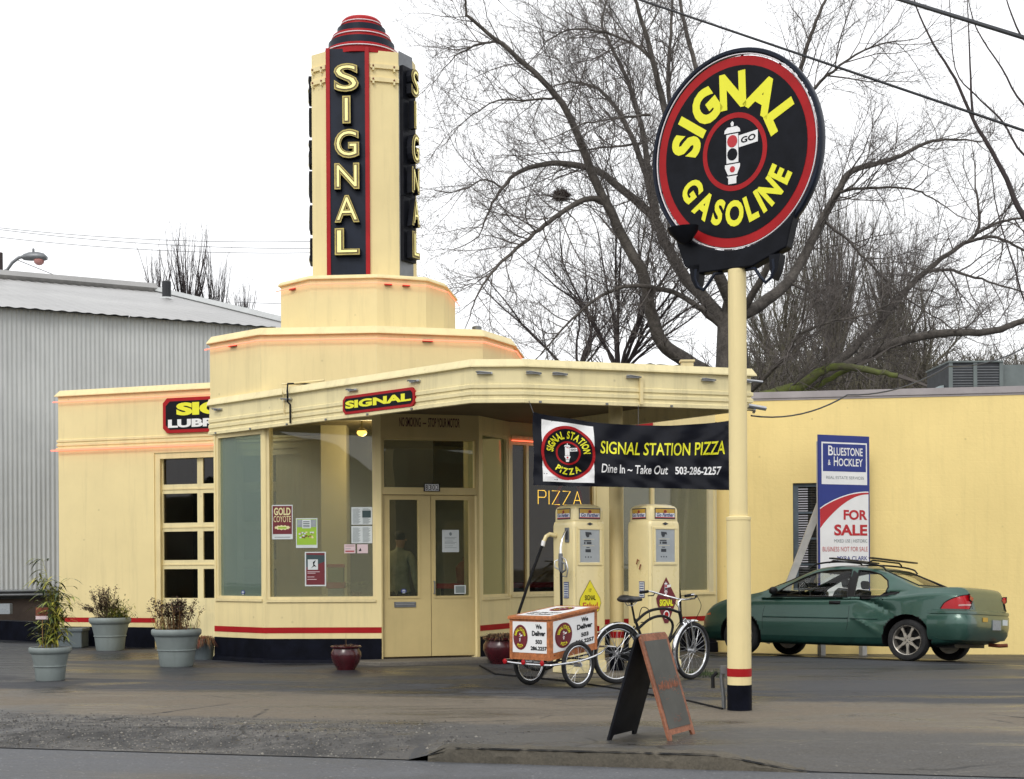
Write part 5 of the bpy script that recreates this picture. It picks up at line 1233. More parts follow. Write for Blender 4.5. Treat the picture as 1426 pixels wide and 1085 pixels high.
for back, (p0, p1) in ((False, (n0, n1)), (True, (b0, b1))):
    # tiny gap at ridge
    off = (n0-b0).normalized()*(.016 if not back else -.016)
    fr, w_, h_ = panel(p0, p1, rt0+off, rt1+off, back)
    m = 'board_wood' if not back else 'black'
    mb = MB(); pts = [(0, 0), (.05, 0), (.07, .045), (w_-.07, .045), (w_-.05, 0), (w_, 0), (w_, h_-.03), (w_-.03, h_), (.03, h_), (0, h_-.03)]
    mb.prism(pts, -.018, 0, m, fr)
    leaf = mb.build('panel', sb)
    if not back:
        mb = MB(); mb.rect(.045, .09, w_-.045, h_-.055, .003, 'chalk', fr, 1, 1)
        mb.build('chalk_face', leaf)
        mb = MB(); rng = random.Random(9)
        for k in range(26):
            a = .07+k*(w_-.13)/26+rng.uniform(-.006, .006); b = .385+rng.uniform(0, .02); h2 = rng.uniform(.035, .085); mb.poly([(a, b), (a+.006, b), (a+.010+rng.uniform(-.01, .012), b+h2), (a+.003, b+h2)], .005, 'chalk_writing', fr)
            if k % 2: mb.ring(a+.008, b+.02, .008, .014, .0052, 'chalk_writing', fr, 12)
        for _ in range(150):
            a = rng.uniform(.05, w_-.07); b = rng.choice([rng.gauss(.42, .03), rng.gauss(.40, .04), rng.uniform(.13, .20) if .16 < a < w_-.18 else .42]); mb.rect(a, b, a+rng.uniform(.006, .022), b+rng.uniform(.002, .005), .0045, 'chalk_writing', fr)
        mb.build('chalk_writing', leaf)
mb = MB(); c3 = Vector((ctr.x, ctr.y, 0)); mb.tube([Vector((*rt0, zt_-.01))-c3, Vector((*rt1, zt_-.01))-c3], .010, 'steel_grey', 8); mb.build('hinge', sb)
mb = MB(); a_ = (n1*.55+rt1*.45); b_ = (b1*.55+rt1*.45); mb.tube([Vector((*a_, .36))-c3, Vector((*b_, .36))-c3], .005, 'wire_thin', 6); mb.build('spreader_cord', sb)
# ================================================================== CAR
car = thing('parked_car', 'dark green two door car with a dented rear side and roof rack', 'car', (4.953, 21.4, -.067), (.051, 0, R(141)))
def interp(tab, x):
    if x <= tab[0][0]: return tab[0][1]
    for (a, b), (c, d) in zip(tab, tab[1:]):
        if x <= c:
            t = (x-a)/(c-a); return b+(d-b)*t
    return tab[-1][1]
def smooth_tab(tab, n=3):
    out = []
    for i in range(len(tab)-1):
        p0 = tab[max(i-1, 0)]; p1 = tab[i]; p2 = tab[i+1]; p3 = tab[min(i+2, len(tab)-1)]
        for q in range(n):
            u = q/n; x = p1[0]+(p2[0]-p1[0])*u
            m1 = (p2[1]-p0[1])/max(1e-6, p2[0]-p0[0])*(p2[0]-p1[0]); m2 = (p3[1]-p1[1])/max(1e-6, p3[0]-p1[0])*(p2[0]-p1[0])
            h = (2*u**3-3*u*u+1)*p1[1]+(u**3-2*u*u+u)*m1+(-2*u**3+3*u*u)*p2[1]+(u**3-u*u)*m2; out.append((x, h))
    out.append(tab[-1]); return out
TOP = smooth_tab([(-2.18, .66), (-2.165, .80), (-2.13, .95), (-2.06, 1.03), (-1.90, 1.045), (-1.60, 1.035), (-1.42, 1.045), (-1.10, 1.19), (-.80, 1.305), (-.5, 1.350), (-.15, 1.362), (.15, 1.335), (.40, 1.255), (.75, 1.10), (1.05, .965), (1.3, .915), (1.6, .86), (1.9, .765), (2.05, .68), (2.14, .58), (2.18, .50)], 4)
WID = smooth_tab([(-2.18, .60), (-2.15, .72), (-2.05, .79), (-1.85, .825), (-1.3, .85), (-.3, .855), (.6, .85), (1.3, .84), (1.7, .80), (1.95, .72), (2.1, .58), (2.18, .42)], 4)
BOT = smooth_tab([(-2.18, .40), (-2.1, .30), (-1.9, .25), (-1.6, .22), (-1, .19), (1, .19), (1.7, .20), (2.05, .22), (2.18, .30)], 3)
SHO = smooth_tab([(-2.18, .60), (-2.13, .86), (-2.0, .95), (-1.6, .955), (-1.2, .915), (-.5, .865), (.5, .845), (1.0, .84), (1.3, .825), (1.7, .77), (2.0, .66), (2.14, .52), (2.18, .44)], 4)
ROOFW = smooth_tab([(-1.5, .50), (-1.1, .54), (-.7, .575), (0, .59), (.4, .575), (1.05, .60)], 4)
def section(x):
    zt, w, zb, zs = interp(TOP, x), interp(WID, x), interp(BOT, x), interp(SHO, x)
    zs = min(zs, zt-.015)
    g = min(1, max(0, (zt-zs-.06)/.30)); g = g*g*(3-2*g)
    wr = (w-.14)*(1-g)+interp(ROOFW, x)*g
    h = zs-zb
    pts = [(w-.20, zb), (w-.06, zb+.02), (w-.025, zb+.09), (w-.008, zb+h*.30), (w, zb+h*.47), (w-.003, zb+h*.60), (w-.012, zb+h*.80), (w-.03, zs-.035), (w-.065, zs)]
    a, b = (w-.065, zs), (wr, zt-(.045*g+.012))
    for t in (.2, .4, .6, .8): pts.append((a[0]+(b[0]-a[0])*t+.018*g*math.sin(math.pi*t), a[1]+(b[1]-a[1])*t))
    pts.append(b); pts.append((wr-.06, zt-.020*g-.008)); pts.append((wr-.16, zt-.010*g-.004)); pts.append((wr*.45, zt-.002)); pts.append((0, zt))
    return pts
def catm(pts, n):
    out = []; k = len(pts)
    for i in range(k-1):
        p0 = pts[max(i-1, 0)]; p1 = pts[i]; p2 = pts[i+1]; p3 = pts[min(i+2, k-1)]
        for q in range(n):
            u = q/n; out.append(tuple(.5*((2*b)+(c-a)*u+(2*a-5*b+4*c-d)*u*u+(3*b-a-3*c+d)*u**3) for a, b, c, d in zip(p0, p1, p2, p3)))
    out.append(pts[-1]); return out
def dent(x, y, z):
    """crumpled rear quarter on the left side"""
    if y <= .4: return y
    d = 0
    # broad push between door edge and arch
    rx = (x+.86)/.42; rz = (z-.70)/.20; r = rx*rx+rz*rz
    if r < 1: d += .035*(1-r)**2
    # diagonal crease upper
    t = (x+.55)*.93-(z-.86)*.35; s = (z-.86)+(x+.55)*.16
    if -.75 < t < .05: d += .060*math.exp(-abs(s/.030)**1.4)*math.sin(math.pi*min(1, max(0, (-t)/.75)))
    s2 = (z-.72)-(x+1.0)*.42
    if -1.2 < x < -.45: d += .055*math.exp(-abs(s2/.032)**1.4)*math.sin(math.pi*(x+1.2)/.75)
    s3 = (z-.56)-(x+.6)*.55
    if -1.0 < x < -.45: d -= .028*math.exp(-abs(s3/.035)**1.4)*math.sin(math.pi*(x+1.0)/.55)
    return y-d
xs = sorted(set([round(-2.18+4.36*i/150, 4) for i in range(151)]+[-2.175, -2.165, -2.15, 2.175, 2.165, 2.15]))
def body_mesh(inset=0, xr=None, zmin=None):
    mb = MB(); rows = []
    X_ = [x for x in xs if xr is None or xr[0] <= x <= xr[1]]
    for x in X_:
        s = catm(section(x), 3)
        if inset:
            s2 = []
            for y, z in s:
                if z < zmin: z = zmin
                s2.append((max(0, y-inset) if y > 0 else 0, min(z, interp(TOP, x)-inset))); 
            s = s2
        half = [(x, (dent(x, y, z) if not inset else y), z) for y, z in s]
        rows.append(half+[(x, -y, z) for y, z in s[::-1][1:]])
    n = len(rows[0]); mb.add([v for r in rows for v in r], [(i*n+j, i*n+(j+1) % n, (i+1)*n+(j+1) % n, (i+1)*n+j) for i in range(len(rows)-1) for j in range(n)]+[tuple(range(n))[::-1], tuple(range((len(rows)-1)*n, len(rows)*n))], 'car_paint')
    return mb
body = body_mesh().build('body', car)
# cutters
cut = MB()
def cyl(x, y0, y1, r, n=40):
    m_ = MB(); m_.prism([(x+r*math.cos(2*math.pi*i/n), .30+r*math.sin(2*math.pi*i/n)) for i in range(n)], y0, y1, 'dark_inside', lambda a, b, c: Vector((a, c, b))); return m_
WINF = [(.84, .885), (.80, .925), (.62, 1.045), (.40, 1.155), (.18, 1.235), (-.05, 1.275), (-.38, 1.285), (-.40, .885)]
WINR = [(-.50, .895), (-.49, 1.275), (-.66, 1.262), (-.82, 1.215), (-.94, 1.13), (-.985, 1.03), (-.965, .955), (-.88, .905)]
cuts = []
for x in (1.32, -1.32):
    cuts.append(cyl(x, .50, 1.2, .352)); cuts.append(cyl(x, -1.2, -.50, .352))
cab = body_mesh(.035, (-1.40, 1.0), .86); cuts.append(cab)
for w_ in (WINF, WINR):
    pw = smooth_poly(w_[::-1], 1) if False else w_[::-1]
    m_ = MB(); m_.prism(pw, -1.2, 1.2, 'car_paint', lambda a, b, c: Vector((a, c, b))); cuts.append(m_)
for pts in ([(-1.36, -.53), (-1.36, .53), (-.86, .47), (-.86, -.47)], [(.98, .60), (.98, -.60), (.30, -.50), (.30, .50)]):
    m_ = MB(); m_.prism(pts, .99, 1.6, 'car_paint'); cuts.append(m_)
objs = []
import bmesh
for c_ in cuts:
    o = c_.build('cutter'); o.parent = None
    bm = bmesh.new(); bm.from_mesh(o.data); bmesh.ops.recalc_face_normals(bm, faces=bm.faces); bm.to_mesh(o.data); bm.free()
    o.matrix_world = Matrix(); objs.append(o)
bm = bmesh.new(); bm.from_mesh(body.data); bmesh.ops.recalc_face_normals(bm, faces=bm.faces); bm.to_mesh(body.data); bm.free()
tmp = bpy.data.objects.new('tmp', body.data.copy()); COL.objects.link(tmp)
for o in objs:
    md = tmp.modifiers.new('b', 'BOOLEAN'); md.operation = 'DIFFERENCE'; md.object = o; md.solver = 'EXACT'
dg = bpy.context.evaluated_depsgraph_get(); dg.update()
nm = bpy.data.meshes.new_from_object(tmp.evaluated_get(dg)); 
body.data = nm; nm.name = 'body'
bpy.data.objects.remove(tmp)
for o in objs: bpy.data.objects.remove(o)
# darker interior where faces come from the cabin cutter: assign by position
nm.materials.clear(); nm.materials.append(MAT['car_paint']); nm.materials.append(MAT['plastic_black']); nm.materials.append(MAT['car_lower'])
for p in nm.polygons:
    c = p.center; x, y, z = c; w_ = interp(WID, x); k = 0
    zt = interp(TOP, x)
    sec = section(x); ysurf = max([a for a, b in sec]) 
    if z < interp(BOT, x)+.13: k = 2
    # inside cabin
    if -1.42 < x < 1.02 and z > .855:
        # surface y at this z
        best = None
        for (a, b), (c_, d_) in zip(sec[6:], sec[7:]):
            if min(b, d_) <= z <= max(b, d_)+1e-4: best = a+(c_-a)*((z-b)/(d_-b) if abs(d_-b) > 1e-6 else 0)
        if z < zt-.028 and (best is None or abs(y) < best-.028): k = 1
        if p.area < .003 and False: k = 1
        if any(min(abs(x-a_) for a_ in (-.40, -.50)) < .004 for _ in (0,)) and best and abs(y) < best+.01: k = 1
    if abs(abs(x)-1.32) < .353 and abs(y) < .50+.004 and abs(y) > .49: k = 1
    if abs(math.hypot(abs(x)-1.32, z-.30)-.352) < .006: k = 1
    p.material_index = k
nm.polygons.foreach_set('use_smooth', [True]*len(nm.polygons)); nm.set_sharp_from_angle(angle=R(32)); nm.update()
def ysurf(x, z):
    sec = section(x)
    for (a, b), (c_, d_) in zip(sec[3:-4], sec[4:-3]):
        if b <= z <= d_ or d_ <= z <= b: return a+(c_-a)*((z-b)/(d_-b) if abs(d_-b) > 1e-6 else 0)
    return sec[7][0]
def sidepatch(mb, poly, off, m, side=1, nz=10, nx=8):
    zs_ = [min(p[1] for p in poly)+(max(p[1] for p in poly)-min(p[1] for p in poly))*i/nz for i in range(nz+1)]
    zs_[0] += 1e-4; zs_[-1] -= 1e-4; rows = []
    for z in zs_:
        xi = []
        k = len(poly)
        for i in range(k):
            (a, b), (c_, d_) = poly[i], poly[(i+1) % k]
            if (b-z)*(d_-z) < 0: xi.append(a+(c_-a)*(z-b)/(d_-b))
        a, b = min(xi), max(xi)
        r_ = []
        for j in range(nx+1):
            x = a+(b-a)*j/nx; y = ysurf(x, z)
            if side > 0: y = dent(x, y, z)
            r_.append((x, side*(y+off), z))
        rows.append(r_)
    n = nx+1; mb.add([v for r_ in rows for v in r_], [(i*n+j, i*n+j+1, (i+1)*n+j+1, (i+1)*n+j) for i in range(nz) for j in range(nx)], m)
for s in (1, -1):
    for w_ in (WINF, WINR):
        mb = MB(); sidepatch(mb, w_, -.010, 'glass_car', s); mb.face((0, s, 0)); mb.build('side_window', car, smooth=60)
    # black window surround
    mb = MB()
    for w_ in (WINF, WINR):
        k = len(w_); c0 = (sum(p[0] for p in w_)/k, sum(p[1] for p in w_)/k)
        for i in range(k):
            a, b = w_[i], w_[(i+1) % k]
            pts = []
            for q in range(5):
                x = a[0]+(b[0]-a[0])*q/4; z = a[1]+(b[1]-a[1])*q/4; y = ysurf(x, z); pts.append((x, s*((dent(x, y, z) if s > 0 else y)+.001), z))
            mb.tube(pts, .011, 'plastic_black', 6)
    sidepatch(mb, [(-.405, .89), (-.405, 1.285), (-.495, 1.28), (-.495, .89)], .003, 'plastic_black', s, 6, 2)
    mb.build('window_trim', car, smooth=60)
# rear window & windshield panes
def toppatch(x0, x1, wa, wb, off, m, name):
    mb = MB(); nx, ny = 12, 12; vs = []
    for i in range(nx+1):
        x = x0+(x1-x0)*i/nx; w_ = wa+(wb-wa)*i/nx; sec = catm(section(x), 3)
        for j in range(ny+1):
            y = -w_+2*w_*j/ny; z = None
            for (a, b), (c_, d_) in zip(sec[20:], sec[21:]):
                if c_ <= abs(y) <= a: z = b+(d_-b)*((abs(y)-a)/(c_-a) if abs(c_-a) > 1e-6 else 0)
            if z is None: z = interp(TOP, x)-.02
            vs.append((x, y, z+off))
    n = ny+1; mb.add(vs, [(i*n+j, i*n+j+1, (i+1)*n+j+1, (i+1)*n+j) for i in range(nx) for j in range(ny)], m); mb.face((0, 0, 1)); return mb.build(name, car, smooth=70)
mb = MB()
for pts in ([(-1.36, -.53), (-1.36, .53), (-.86, .47), (-.86, -.47)], [(.98, .60), (.98, -.60), (.30, -.50), (.30, .50)]):
    P3 = []
    for (a, b), (c_, d_) in zip(pts, pts[1:]+pts[:1]):
        for q in range(8):
            x = a+(c_-a)*q/8; y = b+(d_-b)*q/8; sec = catm(section(x), 3); z = None
            for (y0, z0), (y1, z1) in zip(sec[20:], sec[21:]):
                if y1 <= abs(y) <= y0: z = z0+(z1-z0)*((abs(y)-y0)/(y1-y0) if abs(y1-y0) > 1e-6 else 0)
            if z is None: z = interp(TOP, x)-.02
            P3.append((x, y, z+.001))
    m_ = MB(); m_.tube(P3, .011, 'plastic_black', 6, closed=True); m_.build('window_trim', car)
toppatch(-1.355, -.865, .525, .465, -.010, 'glass_car', 'rear_window'); toppatch(.975, .305, .595, .50, -.010, 'glass_car', 'windshield')
# dark wheel wells / floor to block see-through: seats
mb = MB()
for y in (.32, -.32):
    pr = [(-.05, .60), (.40, .60), (.40, .68), (.06, .70), (-.06, .98), (-.12, 1.03), (-.18, 1.0), (-.12, .70)]
    mb.prism(pr, y-.19, y+.19, 'seat_cloth', lambda a, b, c: Vector((a, c, b)))
    mb.prism([(-.13, 1.03), (-.11, 1.12), (-.13, 1.155), (-.18, 1.155), (-.20, 1.11), (-.19, 1.03)], y-.09, y+.09, 'seat_cloth', lambda a, b, c: Vector((a, c, b)))
mb.box((-1.20, -.55, .86), (-1.02, .55, 1.02), 'seat_cloth'); mb.build('seat', car, bevel=.02)
mb = MB(); pts = [(.52+.05*math.sin(a), .32+.17*math.cos(a), .98+.16*math.sin(a)) for a in [2*math.pi*i/24 for i in range(24)]]
mb.tube(pts, .013, 'plastic_black', 8, closed=True); mb.tube([(.52, .32, .98), (.75, .32, .93)], .02, 'plastic_black', 8); mb.box((.66, -.6, .84), (.98, .6, .93), 'plastic_black'); mb.build('dashboard', car)
# seams as thin dark tubes on surface
mb = MB()
def seam(pts, s=1, r=.0035, m='plastic_black'):
    P_ = []
    for (a, b) in pts: y = ysurf(a, b); P_.append((a, s*((dent(a, y, b) if s > 0 else y)-.001), b))
    mb.tube(P_, r, m, 5)
def dens(pts, n=8): return [(a[0]+(b[0]-a[0])*q/n, a[1]+(b[1]-a[1])*q/n) for a, b in zip(pts, pts[1:]) for q in range(n)]+[pts[-1]]
for s in (1, -1):
    seam(dens([(-.45, .94), (-.46, .70), (-.44, .48), (-.40, .33), (-.36, .28)]), s); seam(dens([(.88, .86), (.93, .60), (.93, .40), (.88, .28)]), s); seam(dens([(-.36, .28), (.88, .28)], 20), s)
    seam(dens([(-1.35, .83), (-1.75, .815)], 8), s) if False else None
mb.build('door_seam', car)
mb = MB()
for s in (1, -1):
    for a, b in ((-.44, .92), ):
        pts = []
        for q in range(25): x = a+(b-a)*q/24; y = ysurf(x, .58); pts.append((x, s*((dent(x, y, .58) if s > 0 else y)+.004), .58))
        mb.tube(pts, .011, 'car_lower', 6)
    pts = [(x, s*((dent(x, ysurf(x, .575), .575) if s > 0 else ysurf(x, .575))+.003), .575) for x in [-.90+.42*q/14 for q in range(15)]]; mb.tube(pts, .009, 'car_lower', 6)
mb.build('side_moulding', car)
# rear bumper step and trunk seam
mb = MB(); pts = []
for q in range(41):
    t = -1+2*q/40; 
    # follow plan outline at z=.69 from left side x=-1.62 round to right side
    pass
outl = [(x, ysurf(x, .70)) for x in [-1.62, -1.75, -1.88, -1.98, -2.06, -2.12, -2.155, -2.172]]
outl = [(max(x, -2.135), y-.05*max(0, 1-i/2.5)) for i, (x, y) in enumerate(outl[:-1])]
path = outl+[(-2.148, .45), (-2.152, .2), (-2.153, 0), (-2.152, -.2), (-2.148, -.45)]+[(x, -y) for x, y in outl[::-1]]
prof = [(-.03, .722), (.035, .722), (.052, .708), (.055, .672), (.044, .664), (.046, .652), (.056, .64), (.056, .50), (.04, .38), (-.0, .31), (-.06, .30)]
# outward direction: path goes left->rear->right, n=(d.y,-d.x)
mbb = MB(); mbb.sweep(path[::-1] if Vector((path[1][0]-path[0][0], path[1][1]-path[0][1])).cross(Vector((0, 1))) > 99 else path, [(o, z) for o, z in prof], 'car_paint', caps=True)
bp_ = mbb.build('rear_bumper', car, smooth=45)
# test orientation: make sure it bulges outward
mb = MB()
mb.tube([(x*1.0-.0, y, z) for x, y, z in [(-2.08, .66, .965), (-2.145, .64, .88), (-2.175, .63, .74)]], .004, 'plastic_black', 5)
mb.tube([(-2.08, -.66, .965), (-2.145, -.64, .88), (-2.175, -.63, .74)], .004, 'plastic_black', 5)
mb.tube([(-1.46, .62, 1.028), (-1.8, .64, 1.022), (-2.05, .66, .985)], .004, 'plastic_black', 5)
mb.build('boot_seam', car)
# tail lights wrap around the corner
for s in (1, -1):
    def tl_rows(t0, t1, f0, f1, off):
        rows = []
        for a in range(9):
            fz = f0+(f1-f0)*a/8; r_ = []
            for j in range(17):
                t = t0+(t1-t0)*j/16; x = -1.80-.352*math.sin(t*math.pi/2)**.9; z = .735+fz*.205*math.sqrt(max(0, 1-(1-t)**2.2)); y = min(ysurf(x, z), .86)
                r_.append((x-off*(.2+.8*t), s*(y+off), z))
            rows.append(r_)
        return rows
    for nm_, m_, a_ in (('tail_light', 'tail_red', (0, 1, 0, 1, .006)), ('reverse_lens', 'tail_pale', (.45, .97, .22, .34, .010))):
        mb = MB(); rows = tl_rows(*a_); n = 17; mb.add([v for r_ in rows for v in r_], [(i*n+j, i*n+j+1, (i+1)*n+j+1, (i+1)*n+j) for i in range(8) for j in range(16)], m_)
        ob_ = mb.build(nm_, car if nm_ == 'tail_light' else tlo, smooth=60)
        if nm_ == 'tail_light': tlo = ob_
    mb = MB(); e1 = [r_[-1] for r_ in tl_rows(0, 1, 0, 1, .008)]; top_ = tl_rows(0, 1, 0, 1, .008)[-1]; mb.tube(top_, .006, 'plastic_black', 6); mb.tube(e1, .005, 'plastic_black', 6); mb.build('lamp_seal', tlo)
mb = MB(); mb.box((-2.222, -.32, .46), (-2.212, -.02, .60), 'plate_grey') ; mb.build('licence_plate', car)
mb = MB(); mb.box((-2.214, -.60, .53), (-2.206, -.42, .61), 'paper'); mb.build('bumper_sticker', car, label='white bumper sticker')
mb = MB(); mb.box((-2.214, .16, .57), (-2.209, .34, .63), 'ad_yellow'); mb.build('bumper_sticker', car, label='yellow and red bumper sticker')
mb = MB(); mb.tube([(-2.0, -.45, .25), (-2.15, -.46, .24), (-2.26, -.48, .25)], .028, 'rust', 10); mb.build('exhaust_pipe', car, smooth=50)
mb = MB(); mb.tube([(-.30, ysurf(-.3, .80)-.004, .80), (-.285, ysurf(-.3, .80)+.018, .80), (-.17, ysurf(-.2, .80)+.018, .80), (-.155, ysurf(-.2, .80)-.004, .80)], .013, 'plastic_black', 8); sidepatch(mb, [(-.32, .775), (-.32, .825), (-.14, .825), (-.14, .775)], .003, 'plastic_black', 1, 3, 4); mb.build('door_handle', car, smooth=50)
mb = MB(); y = ysurf(.78, .93)
mb.lathe([(.0, -.03), (.05, -.025), (.075, .0), (.075, .05), (.055, .085), (0, .095)], 'plastic_black', n=16, axis='x', fr=lambda a, b, c: Vector((.74+a*.8, y+.10+b*1.1, .965+c*.8))); mb.tube([(.80, y-.02, .93), (.78, y+.07, .95)], .022, 'plastic_black', 8); mb.build('side_mirror', car, smooth=60)
mb = MB(); mb.lathe([(.0, -.03), (.05, -.025), (.075, .0), (.075, .05), (.055, .085), (0, .095)], 'plastic_black', n=16, axis='x', fr=lambda a, b, c: Vector((.74+a*.8, -y-.10+b*1.1, .965+c*.8))); mb.build('side_mirror', car, smooth=60)
mb = MB(); sidepatch(mb, [(1.88, .58), (1.88, .63), (2.08, .62), (2.08, .575)], .006, 'amber', 1, 3, 5); mb.build('side_marker', car)
# wipers and cowl line, antenna cable
mb = MB(); mb.tube([(1.02, -.1, .985), (.98, .35, 1.0), (.86, .52, 1.05)], .008, 'plastic_black', 6); mb.tube([(1.04, .15, .985), (1.0, .55, .985), (1.02, .68, .95)], .008, 'plastic_black', 6); mb.build('wiper', car)
# wheels
for x, s in ((1.32, 1), (1.32, -1), (-1.32, 1), (-1.32, -1)):
    wr = bpy.data.objects.new('wheel', None); COL.objects.link(wr); wr.parent = car; cy_ = s*.735
    yo = lambda d: cy_+s*d
    mb = MB(); mb.lathe([(.205, .07), (.215, .086), (.24, .094), (.272, .088), (.287, .062), (.290, .0), (.287, -.062), (.272, -.088), (.2, -.08), (.19, -.06)], 'tyre', n=48, cap=False, fr=lambda a, b, c: Vector((x+a, yo(c), .29+b))); mb.build('tyre', wr, smooth=40)
    mb = MB(); mb.lathe([(.212, .070), (.204, .082), (.196, .076), (.186, .03), (.186, -.05), (.06, -.05)], 'rim_metal', n=48, cap=False, fr=lambda a, b, c: Vector((x+a, yo(c), .29+b)))
    mb.lathe([(.0, .056), (.034, .056), (.044, .046), (.05, -.02)], 'rim_metal', n=20, fr=lambda a, b, c: Vector((x+a, yo(c), .29+b)))
    mb.lathe([(.184, -.03), (.02, -.03)], 'plastic_black', n=30, cap=False, fr=lambda a, b, c: Vector((x+a, yo(c), .29+b)))
    for k in range(7):
        a = 2*math.pi*k/7+.2; ca, sa = math.cos(a), math.sin(a)
        f_ = lambda r, t, o: Vector((x+r*ca-t*sa, yo(o), .29+r*sa+t*ca))
        P_ = [(.035, -.030), (.12, -.012), (.19, -.020), (.19, .020), (.12, .012), (.035, .030)]
        vs = [f_(r, t, .058) for r, t in P_]+[f_(r, t, .02) for r, t in P_]; n = 6
        mb.add(vs, [tuple(range(6)), tuple(range(6, 12))[::-1]]+[(i, (i+1) % 6, (i+1) % 6+6, i+6) for i in range(6)], 'rim_metal')
    for k in range(4):
        a = 2*math.pi*k/4; mb.lathe([(.0, .062), (.008, .062), (.008, .05)], 'hvac_dark', n=8, fr=lambda a_, b, c, a=a: Vector((x+a_+.028*math.cos(a), yo(c), .29+b+.028*math.sin(a))))
    mb.build('rim', wr, smooth=35)
# roof rack
mb = MB()
for s in (1, -1):
    pts = [(-.88, s*.54, 1.27), (-.80, s*.545, 1.335), (-.5, s*.55, 1.385), (-.1, s*.55, 1.40), (.2, s*.55, 1.37), (.32, s*.545, 1.30)]
    mb.tube(bez(pts, 5), .013, 'plastic_black', 8)
mb.build('roof_rail', car, smooth=50)
for x in (.0, -.62):
    mb = MB(); mb.tube([(x, -.56, 1.39), (x-.01, -.45, 1.425), (x-.01, .45, 1.425), (x, .56, 1.39)], .012, 'plastic_black', 8); mb.build('cross_bar', car, smooth=50)
mb = MB(); mb.box((-.10, -.93, 1.44), (-.02, .62, 1.462), 'plastic_black'); mb.box((-.72, -.93, 1.44), (-.64, .62, 1.462), 'plastic_black'); mb.build('ski_carrier', car, bevel=.006)
mb = MB(); mb.box((-1.9, -.55, .20), (1.9, .55, .30), 'plastic_black'); mb.build('underbody', car)

# ================================================================== YELLOW BUILDING
YA, YB = (3.33, 24.14), (13.5, 22.55)
FY = Fac(YA, YB)
yb = thing('yellow_building', 'long yellow painted brick building with grey roof edge behind the parked car', 'building', (8, 24, 0)); O_ = (8, 24, 0)
wu0, wz1 = FY.px(1104, 673); wu1, wz0 = FY.px(1168, 822); ztop = FY.px(1240, 551)[1]
mb = MB(); FY.holed(mb, 0, FY.L, -.4, ztop, [(wu0, wu1, wz0, wz1)], 'yellow_wall', t=.25)
q = Vector(YA)-FY.n*.25; q2 = q-FY.n*9; f = Fac((q2.x, q2.y), (q.x, q.y)); f.box(mb, 0, f.L, -.4, ztop, -.25, 0, 'yellow_wall')
mb.build('wall', yb, O_)
mb = MB(); FY.box(mb, -.03, FY.L, ztop-.0, ztop+.105, -.35, .03, 'coping'); FY.box(mb, -.03, FY.L, ztop-.035, ztop-.001, -.2, .012, 'coping'); mb.build('roof_edge', yb, O_)
mb = MB(); pts = [FY(0, 0, -.26), FY(FY.L, 0, -.26), FY(FY.L, 0, -9.2), FY(0, 0, -9.2)]; mb.prism([(p.x, p.y) for p in pts], ztop-.35, ztop-.2, 'galv_roof'); mb.build('roof', yb, O_)
mb = MB(); FY.box(mb, wu0, wu0+.09, wz0, wz1, -.16, -.05, 'window_blue'); FY.box(mb, wu0+.09, wu1, wz1-.06, wz1, -.16, -.05, 'window_blue'); FY.box(mb, wu1-.06, wu1, wz0, wz1-.06, -.16, -.05, 'window_blue')
for k in range(1, 4): zz = wz0+(wz1-.06-wz0)*k/4; FY.box(mb, wu0+.09, wu1-.06, zz-.015, zz+.015, -.14, -.06, 'window_blue')
wf = mb.build('window', yb, O_); mb = MB(); FY.box(mb, wu0+.09, wu1-.06, wz0, wz1-.06, -.105, -.10, 'glass_dark'); mb.build('pane', wf, O_)
mb = MB(); n = 44
for k in range(n): zz = wz0+(wz1-wz0)*k/n; FY.box(mb, wu0+.05, wu1, zz, zz+.022, -.20-.01*(k % 2), -.185, 'blind')
mb.build('blind', wf, O_)
# rooftop unit and duct
hv = thing('rooftop_unit', 'grey rooftop air handling unit with dark coil panels on the yellow building', 'air handler'); hp = P(1321, 537, 27.0); hv.location = (hp.x, 27, ztop-.2)
w0 = 0; mb = MB(); zt_h = P(1321, 503, 27).z-(ztop-.2); X1 = P(1395, 520, 27).x-hp.x; X2 = P(1500, 520, 27).x-hp.x
mb.box((0, 0, 0), (X1, 1.4, zt_h-.03), 'hvac_dark'); cas = mb.build('casing', hv)
mb = MB(); 
for k in range(22): z = .05+k*(zt_h-.12)/22; mb.box((.05, -.012, z), (X1-.02, -.002, z+.012), 'steel_grey')
for xx in (0, X1*.5-.04, X1-.05): mb.box((xx, -.03, 0), (xx+.07, -.001, zt_h-.03), 'hvac_grey')
mb.box((-.02, -.05, zt_h-.03), (X1+.02, 1.42, zt_h), 'hvac_grey'); mb.build('coil_panel', hv)
mb = MB(); mb.box((X1+.01, .1, 0), (X2, 1.3, zt_h-.06), 'hvac_grey'); mb.build('side_cabinet', hv)
mb = MB(); a0 = P(1289, 539, 27).x-hp.x; pts = [(0, 0)]+[(a0*math.sin(R(t)), (zt_h*.66)*math.cos(R(t))) for t in range(0, 91, 10)]
mb.prism([(x-.012, z) for x, z in pts], .25, .85, 'duct', lambda a, b, c: Vector((a, c, b))); mb.build('duct', hv, smooth=30)

